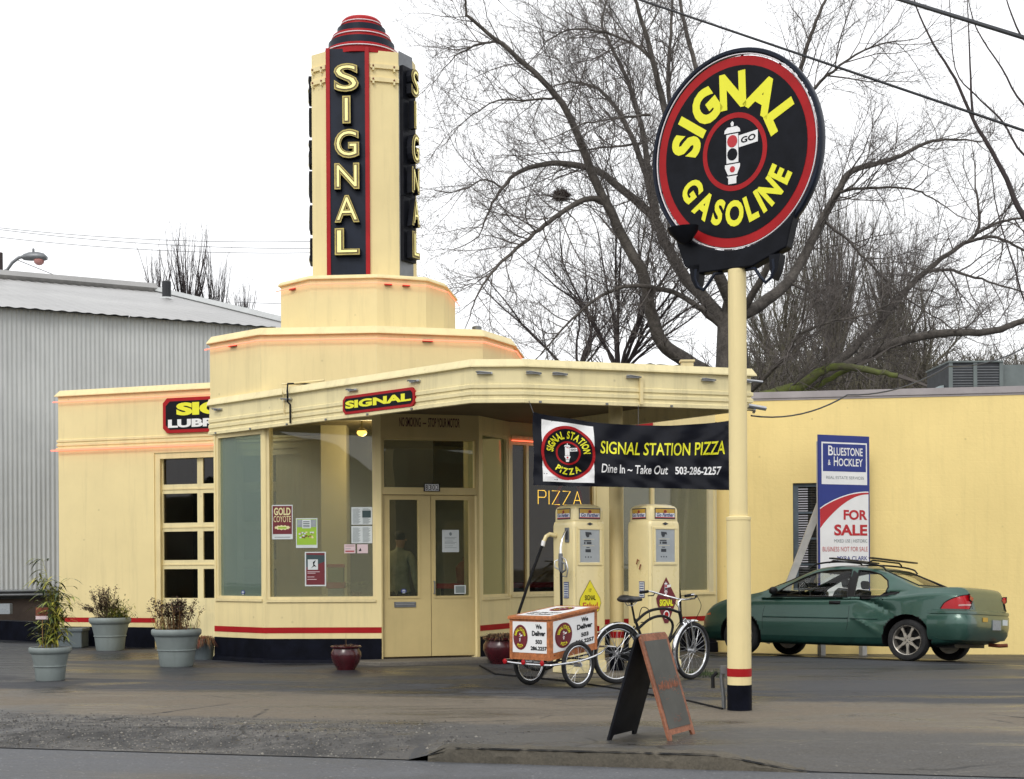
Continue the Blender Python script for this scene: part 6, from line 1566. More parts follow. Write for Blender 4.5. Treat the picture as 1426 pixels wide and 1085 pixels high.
# ================================================================== REAL ESTATE SIGN
A2 = Vector((4.90, 22.92)); B2 = Vector((5.83, 23.36)); FS = Fac(tuple(A2), tuple(A2+(B2-A2).normalized()*1.02)); WS = FS.L
rs = thing('real_estate_sign', 'tall blue and white board reading BLUESTONE & HOCKLEY FOR SALE by the yellow wall', 'sign', (A2.x+.5, A2.y+.2, -.1)); org = rs.location
z1 = 3.40; z0 = .75; H_ = z1-z0; fr0 = frame(FS(0, z0, 0), (FS.d.x, FS.d.y, 0), (0, 0, 1)); k_ = WS
fr = fr0
mb = MB(); mb.prism([(0, 0), (WS, 0), (WS, H_), (0, H_)], -.025, 0, 'sign_blue', fr); bd = mb.build('board', rs, org)
zp = lambda y: FS.px(1180, y)[1]-z0
mb = MB()
m_ = .05
top = [(WS*(1-math.sin(R(90*(1-t)))), 0) for t in (0, 1)]
yb_ = zp(708); yt_ = zp(684)
N_ = 14; curve = [(.025+(WS-.05)*t, yb_+(yt_-yb_)*math.sin(t*math.pi/2)**.85) for t in [i/N_ for i in range(N_+1)]]
red2 = [(x, y-.02-.0*x) for x, y in curve]; low = [(.025+(WS-.05)*t, (zp(736))+(yt_-.045-zp(736))*math.sin(t*math.pi/2)**.9) for t in [i/N_ for i in range(N_+1)]]
mb.poly([(.025, .02)]+[(WS-.025, .02)]+curve[::-1], .002, 'sign_white', fr)
mb.add([fr(x, y-.018, .004) for x, y in curve]+[fr(x, y, .004) for x, y in low], [(i, i+1, N_+1+i+1, N_+1+i) for i in range(N_)], 'sign_red')
ya, yb2, yc = zp(616.5), zp(657), zp(675)
mb.poly([(.06, yc), (WS-.05, yc), (WS-.05, ya), (.06, ya)], .002, 'sign_white', fr); mb.poly([(.085, yb2), (WS-.075, yb2), (WS-.075, ya-.025), (.085, ya-.025)], .004, 'sign_blue', fr)
mb.build('panel_graphics', bd, org)
mb = MB(); z_ = .006
def caps(s1, s2, x0, x1, ya_, yb_):   # big first letter + small capitals
    w = x1-x0; a = x0+w*.14; text(mb, s1, fr, x0, ya_, a, yb_+.018, 'sign_white', z_, off=.01); text(mb, s2, fr, a+.012, ya_, x1, yb_-.01, 'sign_white', z_, off=.015)
yy = lambda y: zp(y)
caps('B', 'LUESTONE', .19, WS-.14, yy(635), yy(623)); text(mb, '&', fr, .185, yy(648.5), .235, yy(641), 'sign_white', z_, off=.01); caps('H', 'OCKLEY', .30, WS-.14, yy(649.5), yy(638))
text(mb, 'REAL ESTATE SERVICES', fr, .15, yy(667.5), WS-.12, yy(663.5), 'paper_ink', z_, off=-.005)
text(mb, 'FOR', fr, .49, yy(724), WS-.055, yy(710), 'sign_red', z_, off=.035); text(mb, 'SALE', fr, .30, yy(746), WS-.055, yy(730.5), 'sign_red', z_, off=.035)
text(mb, 'MIXED USE | HISTORIC', fr, .30, yy(757), WS-.055, yy(751), 'paper_ink', z_, off=.0); text(mb, 'BUSINESS NOT FOR SALE', fr, .07, yy(768), WS-.05, yy(761.5), 'sign_red', z_, off=-.005)
text(mb, 'MYRA CLARK', fr, .36, yy(780.5), WS-.055, yy(774.5), 'sign_blue', z_, off=.01); text(mb, '503.222.3800', fr, .20, yy(800), WS-.055, yy(790), 'sign_blue', z_, off=.01)
mb.build('lettering', bd, org)
mb = MB(); FS.box(mb, .05, .14, -.35, 3.3, -.12, -.026, 'prop_grey'); FS.box(mb, WS-.14, WS-.05, -.35, 3.3, -.12, -.026, 'prop_grey')
FS.box(mb, .16, WS-.16, .1, .32, -.10, -.05, 'prop_grey'); mb.build('post', rs, org)
a_ = P(1098, 815, 23.2); b_ = P(1140, 707, 23.2); dr = (b_-a_).normalized()
mb = MB(); s0 = a_-dr*1.0; s1 = b_+dr*.5; s1.y += .02; x_ = dr; y_ = Vector((0, 1, 0)); z__ = x_.cross(y_)
mb.box((-.0, -.03, -.055), ((s1-s0).length, .03, .055), 'prop_grey', lambda a, b, c: s0+x_*a+y_*b+z__*c); mb.build('brace', rs, org)

# ================================================================== WAREHOUSE
e_ = Vector((.88, .47)); cor = Vector((-5.0, 33.06)); WA = cor-e_*26; FWH = Fac(tuple(WA), tuple(cor))
wh = thing('metal_warehouse', 'grey corrugated metal warehouse with a low gabled roof behind the station', 'warehouse', (-14, 30, 0)); O_ = (-14, 30, 0)
def corr(mb, f, u0, u1, z0, z1, pitch, amp, m, rowsz=1):
    n = int((u1-u0)/(pitch/6)); vs = []
    for i in range(n+1):
        u = u0+(u1-u0)*i/n; ph = (i % 6); o = [0, 0, amp, amp, amp*.5, 0][ph]; o = amp*(.5-.5*math.cos(2*math.pi*ph/6))
        vs += [f(u, z0, o), f(u, z1, o)]
    mb.add(vs, [(2*i, 2*i+2, 2*i+3, 2*i+1) for i in range(n)], m)
zE = EZ+334*32.9/2000; zB = EZ+(790-816+3)*-1*0+(-26)*31/2000+.0
zB = .86
mb = MB(); corr(mb, FWH, 0, FWH.L, zB, zE, .095, .020, 'galv'); mb.build('wall', wh, O_, smooth=50)
perp = Vector((-.47, .88)); rid = cor+perp*14; zR = zE+3.3; rA = rid-e_*30
mb = MB(); n = 900; vs = []
for i in range(n+1):
    u = -26-1+27.4*i/n; z_o = .020*(.5-.5*math.cos(i*2*math.pi/9))
    a = cor+e_*(u+26-26+0); p0 = cor+e_*(u) ; 
    p0 = cor+e_*(u if u < .3 else .3)-perp*(.22+.04*(((26+u)/.85) % 1)); p1 = cor+e_*u+perp*14
    vs += [(p0.x, p0.y, zE-.02+z_o), (p1.x, p1.y, zR+z_o)]
mb.add(vs, [(2*i, 2*i+2, 2*i+3, 2*i+1) for i in range(n)], 'galv_roof'); mb.build('roof', wh, O_, smooth=60)
mb = MB(); p0 = cor+e_*.35-perp*.25; p1 = cor+e_*.42+perp*14
for (a, b), r in (((Vector((p0.x, p0.y, zE+.03)), Vector((p1.x, p1.y, zR+.06))), .11),): mb.tube([a, b], r, 'galv', 4)
a = rid+e_*.4; b = rid-e_*27; mb.tube([Vector((a.x, a.y, zR+.10)), Vector((b.x, b.y, zR+.10))], .18, 'galv_roof', 4)
mb.build('ridge_cap', wh, O_)
# gable end wall
g0 = cor; g1 = cor+perp*28; mb = MB(); mb.add([(g0.x, g0.y, -.2), (g1.x, g1.y, -.2), (g1.x, g1.y, zE), (rid.x, rid.y, zR-.05), (g0.x, g0.y, zE-.05)], [(0, 1, 2, 3, 4)], 'galv')
q0 = cor+perp*28.2; q1 = q0-e_*27; mb.add([(rid.x, rid.y, zR-.02), (rid.x-e_.x*27, rid.y-e_.y*27, zR-.02), (q1.x, q1.y, zE), (q0.x, q0.y, zE)], [(0, 1, 2, 3)], 'galv_roof'); mb.build('gable_wall', wh, O_)
# vent pipe on rake
mb = MB(); p = P(232, 398, 42); mb.tube([(p.x, 42, p.z-1.0), (p.x, 42, p.z+.12)], .13, 'wire', 10); mb.lathe([(.5, p.z-.62), (.2, p.z-.35)], 'galv', (p.x, 42, 0), 16); mb.build('roof_vent', wh, O_)
# loading dock wall and rail under it
mb = MB(); FWH.box(mb, 0, FWH.L, -.2, .80, -.05, .5, 'dock'); FWH.box(mb, 0, FWH.L, .72, .86, .0, .54, 'hvac_dark'); mb.build('dock_wall', wh, O_)
mb = MB(); f = FWH
for z in (.88, .80): mb.tube([f(0, z, .62), f(FWH.L, z, .62)], .03, 'steel_grey', 8)
mb.build('rail', wh, O_)
mb = MB(); p = P(5, 848, 28); mb.box((p.x-.3, 28.0, p.z-.1), (p.x+.12, 28.15, p.z+.1), 'plate_grey'); mb.build('notice_plate', wh, O_)
# low black skirting kerb at left
o = MB(); a = P(-30, 903, 26.5); b = P(90, 900, 25.2); f = Fac((a.x, 27.2), (b.x-.1, 25.6)); f.box(o, 0, f.L, -.1, .36, -.3, 0, 'base_black'); o = o.build('low_wall'); tag(o, 'low black painted wall at the left edge between warehouse and garage', 'wall')

# ================================================================== STREET LAMP, POLE, WIRES
D_ = 46; lp = thing('street_lamp', 'grey cobra head street lamp on a curved arm above the warehouse roof', 'street lamp'); a = P(8, 376, D_); lp.location = (a.x-1.6, D_, 0); ox = Vector(lp.location)
mb = MB(); q = [P(x, y, D_)-ox for x, y in ((10, 376), (17, 366), (26, 359), (34, 357))]; base = Vector((0, 0, 0)); mb.tube([Vector((0, 0, 0)), Vector((0, 0, 9.0)), Vector((.4, 0, q[0].z-.6))]+q, [.12, .09, .05, .05, .05, .05, .05], 'steel_grey', 10); mb.build('arm', lp, smooth=50)
c0 = P(50, 358, D_)-ox; mb = MB(); rings = []
for i, (x, w_, h0, h1) in enumerate([(-.45, .05, -.05, .05), (-.38, .12, -.10, .10), (-.2, .17, -.12, .16), (.05, .19, -.12, .17), (.25, .17, -.12, .12), (.36, .08, -.10, .02)]):
    rings.append([(c0.x+x, c0.y+w_*math.cos(a_), c0.z+(h1 if math.sin(a_) > 0 else -h0)*math.sin(a_)) for a_ in [q_*2*math.pi/12 for q_ in range(12)]])
mb.add([v for r_ in rings for v in r_], [(i*12+j, (i+1)*12+j, (i+1)*12+(j+1) % 12, i*12+(j+1) % 12) for i in range(5) for j in range(12)]+[tuple(range(12)), tuple(range(60, 72))[::-1]], 'steel_grey'); hd_ = mb.build('lamp_head', lp, smooth=60)
mb = MB(); mb.lathe([(.17, 0), (.15, -.10), (.08, -.16), (0, -.18)], 'tail_pale', (c0.x+.1, c0.y, c0.z-.09), 16); mb.build('lens', hd_, smooth=60)
mb = MB(); mb.lathe([(.04, .0), (.04, .1), (.02, .13)], 'steel_grey', (c0.x-.08, c0.y, c0.z+.15), 10); mb.build('photocell', hd_)
mb = MB(); p = P(0, 352, 44); mb.tube([(p.x-.02, 44, 0), (p.x-.02, 44, p.z)], [.17, .10], 'twig_dark', 10); o = mb.build('utility_pole', None, (p.x, 44, 0)); o.location = (p.x, 44, 0); tag(o, 'dark top of a utility pole at the left edge behind the warehouse roof', 'utility pole')
def wire(name, pts, r, m, label, sag=0, n=24):
    """pts: (x,y,D) pixels; catenary in between"""
    W_ = [P(*p) for p in pts]; out = []
    for a, b in zip(W_, W_[1:]):
        for i in range(n):
            t = i/n; q = a+(b-a)*t; q.z -= sag*4*t*(1-t); out.append(q)
    out.append(W_[-1]); mb = MB(); mb.tube(out, r, m, 6); o = mb.build(name, None, out[0], smooth=60); o.location = out[0]; tag(o, label, 'cable'); return o
wire('power_cable', [(780, -38, 13.0), (1520, 214, 9.5)], .0105, 'wire', 'long dark cable crossing the sky above the round pole sign', .0)
wire('power_cable', [(1120, -42, 12), (1560, 94, 9)], .017, 'wire', 'thickest dark cable crossing the top right corner of the sky', .0)
wire('service_wire', [(1046, 579, 18.2), (1180, 550, 20), (1320, 510, 22), (1440, 476, 24)], .011, 'wire', 'thin sagging wire rising from the canopy end over the yellow building', .12, 10)
g_ = 'wires high over the warehouse'
for k, (ya, yb_) in enumerate(((315, 336), (317, 346), (328, 352))):
    o = wire('overhead_wire', [(-30, ya-1, 60), (440, yb_, 60)], .012, 'wire_thin', ['upper thin wire over the warehouse', '', ''][k] or 'x', .25)
    o['label'] = ['topmost of the three faint wires in the sky over the warehouse', 'middle of the three faint wires in the sky over the warehouse', 'lowest of the three faint wires in the sky over the warehouse'][k]; o['group'] = g_
o = wire('overhead_wire', [(330, 421, 62), (420, 424, 62)], .012, 'wire_thin', 'short faint wire between the warehouse roof end and the stepped tower', .0)
o = wire('guy_wire', [(24, 362, 46), (78, 384, 50)], .012, 'wire_thin', 'thin wire running from the street lamp arm down to the warehouse roof', .0)
# ================================================================== PLANTERS
def blade(mb, p, d, L, w, m, bend=.4, n=3):
    """narrow leaf"""
    p = Vector(p); d = Vector(d).normalized(); s = d.cross(Vector((0, 0, 1)))
    s = s.normalized() if s.length > .05 else Vector((1, 0, 0)); vs = []
    for i in range(n+1):
        t = i/n; q = p+d*L*t-Vector((0, 0, bend*L*t*t)); ww = w*(.35+1.3*t if t < .4 else 1.0-(t-.4)*1.6)*.5
        ww = max(ww, .0008); vs += [q-s*ww, q+s*ww]
    mb.add(vs, [(2*i, 2*i+1, 2*i+3, 2*i+2) for i in range(n)], m)
def rdir(rng, up=.5):
    a = rng.random()*6.283; return Vector((math.cos(a), math.sin(a), up+rng.uniform(-.3, .3))).normalized()
def planter(x, y, D, rad, h, label, kind, seed, m='pot_grey', style=0):
    p = P(x, y, D); z0 = G(p.x, D); rng = random.Random(seed)
    t = thing('planter', label, 'planter', (p.x, D, z0), group='grey plastic planters')
    mb = MB(); r = rad; b = rad*.64
    prof = [(b*.8, 0), (b, .0), (b+.01, .02), (b+(r*.86-b)*.45, h*.42), (b+(r*.86-b)*.47+.012, h*.43), (b+(r*.86-b)*.48+.012, h*.45), (b+(r*.86-b)*.5, h*.46), (r*.88, h*.80), (r*.93, h*.82), (r*.98, h*.86), (r, h*.91), (r*.99, h*.97), (r*.95, h), (r*.89, h*.985), (r*.86, h*.90), (.0, h*.90)]
    mb.lathe(prof, m, n=40); mb.build('pot', t, smooth=40)
    mb = MB(); mb.lathe([(r*.87, h*.905), (.0, h*.92)], 'soil', n=20, cap=False); mb.build('soil', t)
    top = h*.91
    mb = MB()
    if kind == 'bamboo':
        for k in range(13):
            a = rng.random()*6.28; H = rng.uniform(.4, 1.0) if k else 1.08; lean = Vector((rng.uniform(-.16, .22), rng.uniform(-.15, .15), 0)) if k else Vector((-.16, 0, 0))
            b0 = Vector((.08*math.cos(a), .08*math.sin(a), top)); pts = [b0+lean*(t_*t_)+Vector((0, 0, H*t_)) for t_ in [i/6 for i in range(7)]]
            mb.tube(pts, [.006, .006, .005, .005, .004, .003, .002], 'leaf_yellow', 5)
            for q in range(int(32*H)):
                t_ = rng.uniform(.12, 1); c = b0+lean*t_*t_+Vector((0, 0, H*t_)); d = rdir(rng, .3); out = c+d*rng.uniform(.02, .16)
                mb.tube([c, out], .0015, 'leaf_green', 3, cap=False)
                for _ in range(2): blade(mb, out, rdir(rng, .1), rng.uniform(.10, .19), .034, rng.choice(['leaf_green', 'leaf_green', 'leaf_yellow', 'leaf_dark']), .5)
    elif kind in ('bush', 'sedum'):
        n = 74 if kind == 'sedum' else 56
        for k in range(n):
            a = rng.random()*6.28; rr_ = rng.uniform(0, rad*.75); b0 = Vector((rr_*math.cos(a), rr_*math.sin(a), top)); 
            if kind == 'bush': b0.x = b0.x*.7-.05
            H = rng.uniform(.22, .42) if kind == 'sedum' else rng.uniform(.2, .52); tip = b0+Vector((b0.x*.5+rng.uniform(-.07, .07), b0.y*.4+rng.uniform(-.06, .06), H))
            if kind == 'bush' and k % 6 == 0: tip = b0+Vector((-.34+rng.uniform(-.06, .06), 0, .20+rng.uniform(0, .08)))
            mid = (b0+tip)/2+Vector((rng.uniform(-.02, .02), rng.uniform(-.02, .02), .02)); mb.tube([b0, mid, tip], [.004, .0035, .003], 'dead_tan' if kind == 'sedum' else 'twig_brown', 4)
            for q in range(26):
                c = tip+Vector((rng.gauss(0, .026), rng.gauss(0, .026), rng.gauss(-.015, .03))) if kind == 'sedum' else mid+(tip-mid)*rng.uniform(.1, 1.1)+Vector((rng.gauss(0, .025), rng.gauss(0, .025), rng.gauss(0, .02)))
                blade(mb, c, rdir(rng, .6), rng.uniform(.03, .065), .022, 'leaf_brown' if rng.random() < .9 else 'leaf_dark', .2, 2)
            if kind == 'sedum':
                for q in range(7): c = b0+(tip-b0)*rng.uniform(.1, .8); blade(mb, c, rdir(rng, .2), rng.uniform(.03, .07), .012, rng.choice(['twig_brown', 'leaf_brown', 'leaf_brown']), .9, 2)
        if kind == 'bush':
            for k in range(900):
                c = Vector((.10+rng.gauss(0, .11), rng.gauss(0, .09), top+abs(rng.gauss(.05, .13)))); blade(mb, c, rdir(rng, 1.0), rng.uniform(.05, .13), .018, rng.choice(['leaf_green', 'leaf_green', 'leaf_dark', 'leaf_yellow']), .3, 2)
            for k in range(14): c = Vector((.16+rng.gauss(0, .05), 0, top)); blade(mb, c, (rng.uniform(.1, .5), rng.uniform(-.2, .2), 1), rng.uniform(.25, .42), .010, 'leaf_green', .1)
        else:
            for k in range(60): a = rng.random()*6.28; c = Vector((rad*.8*math.cos(a), rad*.8*math.sin(a), top)); blade(mb, c, rdir(rng, 1.4), rng.uniform(.1, .3), .010, rng.choice(['dead_tan', 'leaf_green']), .2)
    mb.build('plant', t)
    return t
planter(70, 947, 17.0, .245, .40, 'grey planter nearest the road with tall yellow green bamboo', 'bamboo', 1)
planter(153.5, 904, 23.3, .335, .535, 'grey planter against the garage wall with green bush and brown seed heads', 'bush', 2)
planter(246, 928, 19.4, .335, .505, 'grey planter before the garage door full of dried brown flower heads', 'sedum', 3)
# little sign stuck in the bamboo planter
p = P(61, 858, 16.95); mb = MB(); mb.tube([(0, 0, 0), (0, 0, .44)], .006, 'dead_tan', 6); mb.box((-.075, -.012, .40), (.07, -.006, .50), 'rust'); mb.box((-.075, -.014, .36), (.07, -.008, .40), 'paper_pink')
o = mb.build('plant_tag'); o.location = (p.x, 16.9, .37); tag(o, 'small rust and white tag on a stick in the bamboo planter', 'plant tag')
def bowl(x, y, D, r, h, label, seed, grassy):
    p = P(x, y, D); t = thing('glazed_pot', label, 'plant pot', (p.x, D, G(p.x, D)), group='dark red glazed pots'); rng = random.Random(seed)
    mb = MB(); mb.lathe([(r*.5, 0), (r*.58, 0), (r*.62, .02), (r*.85, h*.30), (r*.98, h*.55), (r*.97, h*.72), (r*.86, h*.84), (r*.84, h*.88), (r*.98, h*.93), (r*1.0, h*.98), (r*.93, h), (r*.82, h*.96), (r*.8, h*.85), (0, h*.85)], 'pot_red', n=40); mb.build('pot', t, smooth=40)
    mb = MB()
    if grassy:
        for k in range(900):
            a = rng.random()*6.28; rr_ = rng.uniform(0, r*.7); blade(mb, (rr_*math.cos(a), rr_*math.sin(a), h*.85), (math.cos(a)*rng.uniform(.1, .9), math.sin(a)*rng.uniform(.1, .9), 1), rng.uniform(.18, .34), .014, rng.choice(['twig_brown', 'dead_tan', 'leaf_brown']), .7)
    else:
        for k in range(140):
            a = rng.random()*6.28; rr_ = rng.uniform(0, r*.7); blade(mb, (rr_*math.cos(a), rr_*math.sin(a), h*.85), rdir(rng, 1.2), rng.uniform(.05, .18), .012, rng.choice(['twig_brown', 'leaf_brown', 'dead_tan']), .4)
        for k in range(6): blade(mb, (rng.uniform(-.08, .1), 0, h*.85), (rng.uniform(-.3, .5), 0, 1), rng.uniform(.15, .26), .006, 'dead_tan', .1)
    mb.build('plant', t); return t
bowl(482, 932, 18.55, .20, .31, 'dark red glazed pot left of the doors with a few dry stalks', 1, False)
bowl(699, 922, 19.55, .26, .36, 'dark red glazed pot right of the doors, full of dry brown grass', 2, True)
# small bucket pot with tan grass behind planter
p = P(288, 922, 20.6); t = thing('bucket', 'small grey pot of tan dry grass wedged beside the garage door', 'plant pot', (p.x-.10, 20.85, 0)); mb = MB(); mb.lathe([(.13, 0), (.16, .26), (.17, .26), (.165, .28), (.15, .27), (0, .24)], 'bucket', n=28); mb.build('pot', t, smooth=40)
mb = MB(); rng = random.Random(12)
for k in range(900): a = rng.random()*6.28; rr_ = rng.uniform(0, .14); blade(mb, (rr_*math.cos(a)-.03, rr_*math.sin(a), .24), (math.cos(a)*rng.uniform(.1, 1.1)-.15, math.sin(a)*rng.uniform(.1, .9)-.2, 1), rng.uniform(.2, .42), .012, rng.choice(['dead_tan', 'dead_tan', 'rust', 'twig_brown']), .9)
mb.build('plant', t)
# grey box by the garage corner
p = P(101, 903, 24.2); o = MB(); o.box((-.26, -.2, 0), (.20, .2, .30), 'bucket'); o.box((-.28, -.22, .27), (.22, .22, .33), 'bucket'); o = o.build('storage_tub', bevel=.015); o.location = (p.x, 24.25, 0); tag(o, 'grey plastic tub on the ground at the garage corner behind the bamboo', 'tub')

# ================================================================== INSIDE
def put(ob, loc, rot=0): ob.location = loc; ob.rotation_euler = (0, 0, rot); return ob
# counter in the wing
FI = Fac(tuple(FW.A-FW.n*1.5), tuple(FW.B-FW.n*1.5)); ct = thing('counter', 'dark counter with a bright red edge seen through the wing window', 'counter', tuple(FI(1.0, 0))); org = ct.location
mb = MB(); FI.box(mb, .15, 2.4, .06, .98, -.5, 0, 'dark_inside'); mb.build('front', ct, org); mb = MB(); FI.box(mb, .1, 2.45, .98, 1.06, -.55, .05, 'red'); mb.build('top', ct, org)
mb = MB(); mb.box((-.22, -.02, 0), (.22, .02, .34), 'steel_grey'); mb.box((-.19, -.024, .03), (.19, -.02, .31), 'dial_dark'); o = put(mb.build('picture_frame'), tuple(FI(.85, 1.06, -.2)), .5); tag(o, 'grey framed panel standing on the counter inside the wing window', 'frame')
mb = MB(); mb.lathe([(.0, 0), (.14, 0), (.15, .1), (.16, .25), (.10, .33), (.04, .36), (.05, .42), (0, .43)], 'rust', n=24); o = put(mb.build('jar', smooth=40), tuple(FI(.42, 1.06, -.2))); tag(o, 'orange red jar standing on the counter behind the wing window', 'jar')
# round sign and neon pizza lettering in the window
FN = Fac(tuple(FW.A-FW.n*.16), tuple(FW.B-FW.n*.16)); FN2 = Fac(tuple(FW.A-FW.n*.20), tuple(FW.B-FW.n*.20))
ns = thing('neon_sign', 'yellow neon tube sign reading PIZZA hanging in the wing window', 'neon sign'); u0, za = FN.px(749.5, 702); u1, zb_ = FN.px(809.5, 685); ns.location = FN((u0+u1)/2, za); org = ns.location
LET = {'P': [[(0, 0), (0, 1), (.6, 1), (.75, .87), (.75, .62), (.6, .5), (.05, .5)]], 'I': [[(0, 0), (0, 1)]], 'Z': [[(0, 1), (.75, 1), (0, 0), (.75, 0)]], 'A': [[(0, 0), (.4, 1), (.8, 0)], [(.15, .35), (.65, .35)]]}
wd = {'P': .75, 'I': .0, 'Z': .75, 'A': .8}; tot = .75+0+.75*2+.8+4*.3; s_ = (u1-u0)/tot; x_ = 0; h_ = zb_-za
for ch in 'PIZZA':
    mb = MB()
    for st_ in LET[ch]: mb.tube([FN(u0+(x_+a)*s_, za+b*h_, 0) for a, b in st_], .006, 'neon_pizza', 6)
    mb.build('letter', ns, org); x_ += wd[ch]+.3
mb = MB()
for q in (u0+.05, u1-.05): mb.tube([FN(q, zb_, 0), FN(q, 3.2, 0)], .002, 'wire_thin', 4)
mb.build('hanging_wire', ns, org)
u, z = FN2.px(793, 697); f_ = frame(FN2(u, z, 0), (FN2.d.x, FN2.d.y, 0), (0, 0, 1)); mb = MB(); pts = [(.26*math.cos(a), .33*math.sin(a)) for a in [2*math.pi*i/40 for i in range(40)]]
mb.prism(pts, -.02, 0, 'red_worn', f_); mb.prism([(a*.82, b*.84) for a, b in pts], 0, .004, 'black', f_); o = mb.build('round_sign', None, f_(0, 0, 0)); o.location = f_(0, 0, 0); tag(o, 'dark round sign with a red rim behind the neon PIZZA lettering', 'sign')
# red and white drinks machine and window plants inside the big window
p = P(468, 800, 20.75); t = thing('gumball_machine', 'red and white glass fronted dispenser on the sill inside the big window', 'dispenser', (p.x, 20.75, .91-.06)); 
mb = MB(); mb.box((-.11, -.09, 0), (.11, .09, .17), 'plate_grey'); mb.build('base', t, bevel=.01); mb = MB(); mb.box((-.13, -.11, .17), (.13, .11, .26), 'red'); mb.build('band', t, bevel=.01)
mb = MB(); mb.box((-.11, -.09, .26), (.11, .09, .47), 'glass_refl_olive'); mb.build('globe', t); mb = MB(); mb.box((-.12, -.1, .47), (.12, .1, .52), 'red'); mb.build('lid', t, bevel=.01)
mb = MB(); f_ = F2; f_.box(mb, .1, F2.L-.1, .72, .85, -1.05, -.55, 'cream_door'); mb_o = mb.build('shelf', None, f_(.8, .72, -.8)); mb_o.location = f_(.8, .72, -.8); tag(mb_o, 'low shelf behind the glass of the big window', 'shelf')
p = P(496, 822, 20.7); rng = random.Random(5); t = thing('house_plant', 'green leafy plant inside the big window near the doors', 'house plant', (p.x, 20.65, .85)); mb = MB(); mb.lathe([(.06, 0), (.09, .12), (.0, .11)], 'pot_red', n=20); mb.build('pot', t, smooth=40)
mb = MB()
for k in range(220): d_ = rdir(rng, .9); c = d_*rng.uniform(.02, .22)+Vector((0, 0, .12)); c.x *= 1.1; blade(mb, c, rdir(rng, .2), rng.uniform(.04, .08), .035, rng.choice(['leaf_dark', 'leaf_green', 'leaf_dark']), .3, 2)
mb.build('foliage', t)
# ---- person behind the left door, turned away
pp = P(556, 800, 20.62); pr = thing('person', 'person in a grey green jacket standing behind the glass of the left door, turned away', 'person', (pp.x, 20.62, .055), (R(0), 0, R(158)))
def skin(name, V, E, Rr, m, parent, sub=2, root=0, paint=None):
    me = bpy.data.meshes.new(name); me.from_pydata(V, E, []); o = bpy.data.objects.new(name, me); COL.objects.link(o)
    md = o.modifiers.new('s', 'SKIN'); md.use_smooth_shade = True
    sv = me.skin_vertices[0].data
    for i, r in enumerate(Rr): sv[i].radius = (r if isinstance(r, tuple) else (r, r)); sv[i].use_root = (i == root)
    ms = o.modifiers.new('u', 'SUBSURF'); ms.levels = sub; ms.render_levels = sub
    d = bpy.context.evaluated_depsgraph_get(); d.update(); nm_ = bpy.data.meshes.new_from_object(o.evaluated_get(d)); bpy.data.objects.remove(o)
    nm_.materials.clear()
    for k in m: nm_.materials.append(MAT[k])
    if paint:
        for q in nm_.polygons: q.material_index = paint(q.center)
    nm_.polygons.foreach_set('use_smooth', [True]*len(nm_.polygons))
    ob = bpy.data.objects.new(name, nm_); COL.objects.link(ob); ob.parent = parent; return ob
V = [(0, 0, .98), (0, .01, 1.10), (0, .03, 1.24), (0, .02, 1.40), (0, -.0, 1.50), (0, -.03, 1.56), (0, -.05, 1.64), (0, -.06, 1.73)]
Rr = [(.165, .12), (.15, .115), (.175, .125), (.18, .11), (.07, .07), (.055, .058), (.075, .09), (.062, .075)]
E = [(i, i+1) for i in range(7)]
def addc(pts, rr_, a):
    b = len(V)
    for q, r in zip(pts, rr_): V.append(q); Rr.append(r)
    E.append((a, b)); E.extend((b+i, b+i+1) for i in range(len(pts)-1)); return len(V)-1
for s in (1, -1):
    k = addc([(s*.16, 0, 1.43), (s*.215, .01, 1.36), (s*.26, .03, 1.12), (s*.255, -.06, .93), (s*.25, -.12, .87)], [.07, .062, .048, .034, .03], 3)
    for j, (fx_, ln) in enumerate(((-.028, .070), (-.010, .080), (.010, .075), (.028, .058))): addc([(s*.25+fx_*.6, -.145, .845), (s*.25+fx_, -.165, .845-ln*.5), (s*.25+fx_, -.165, .845-ln)], [.010, .009, .008], k)
    addc([(s*.225, -.13, .85), (s*.205, -.155, .825), (s*.20, -.17, .805)], [.011, .010, .009], k)
    addc([(s*.10, .0, .88), (s*.11, .0, .72), (s*.11, -.01, .50), (s*.115, .015, .28), (s*.115, .02, .09), (s*.12, -.05, .045), (s*.125, -.13, .035)], [.095, .085, .062, .055, .042, .042, .035], 0)
def pa(c):
    if c.z > 1.545: return 0
    if c.z > .90: return 0 if (c.z < .90) else 1
    if abs(c.x) > .185 and c.z > .74: return 0
    return 2
skin('body', V, E, Rr, ['skin', 'jacket', 'trousers'], pr, 2, 0, pa)
V2 = [(0, .0, 1.64), (0, -.02, 1.72), (0, -.045, 1.785)]; skin('hair', V2, [(0, 1), (1, 2)], [(.082, .088), (.090, .098), (.068, .075)], ['hair'], pr, 2)
mb = MB(); 
for s in (1, -1): mb.lathe([(0, -.012), (.014, -.008), (.018, 0), (.012, .008), (0, .01)], 'skin', (s*.082, -.055, 1.655), 10, axis='x')
mb.lathe([(0, -.02), (.014, -.01), (.012, .01), (0, .015)], 'skin', (0, -.135, 1.64), 10)
mb.build('ears_and_nose', pr, smooth=60)

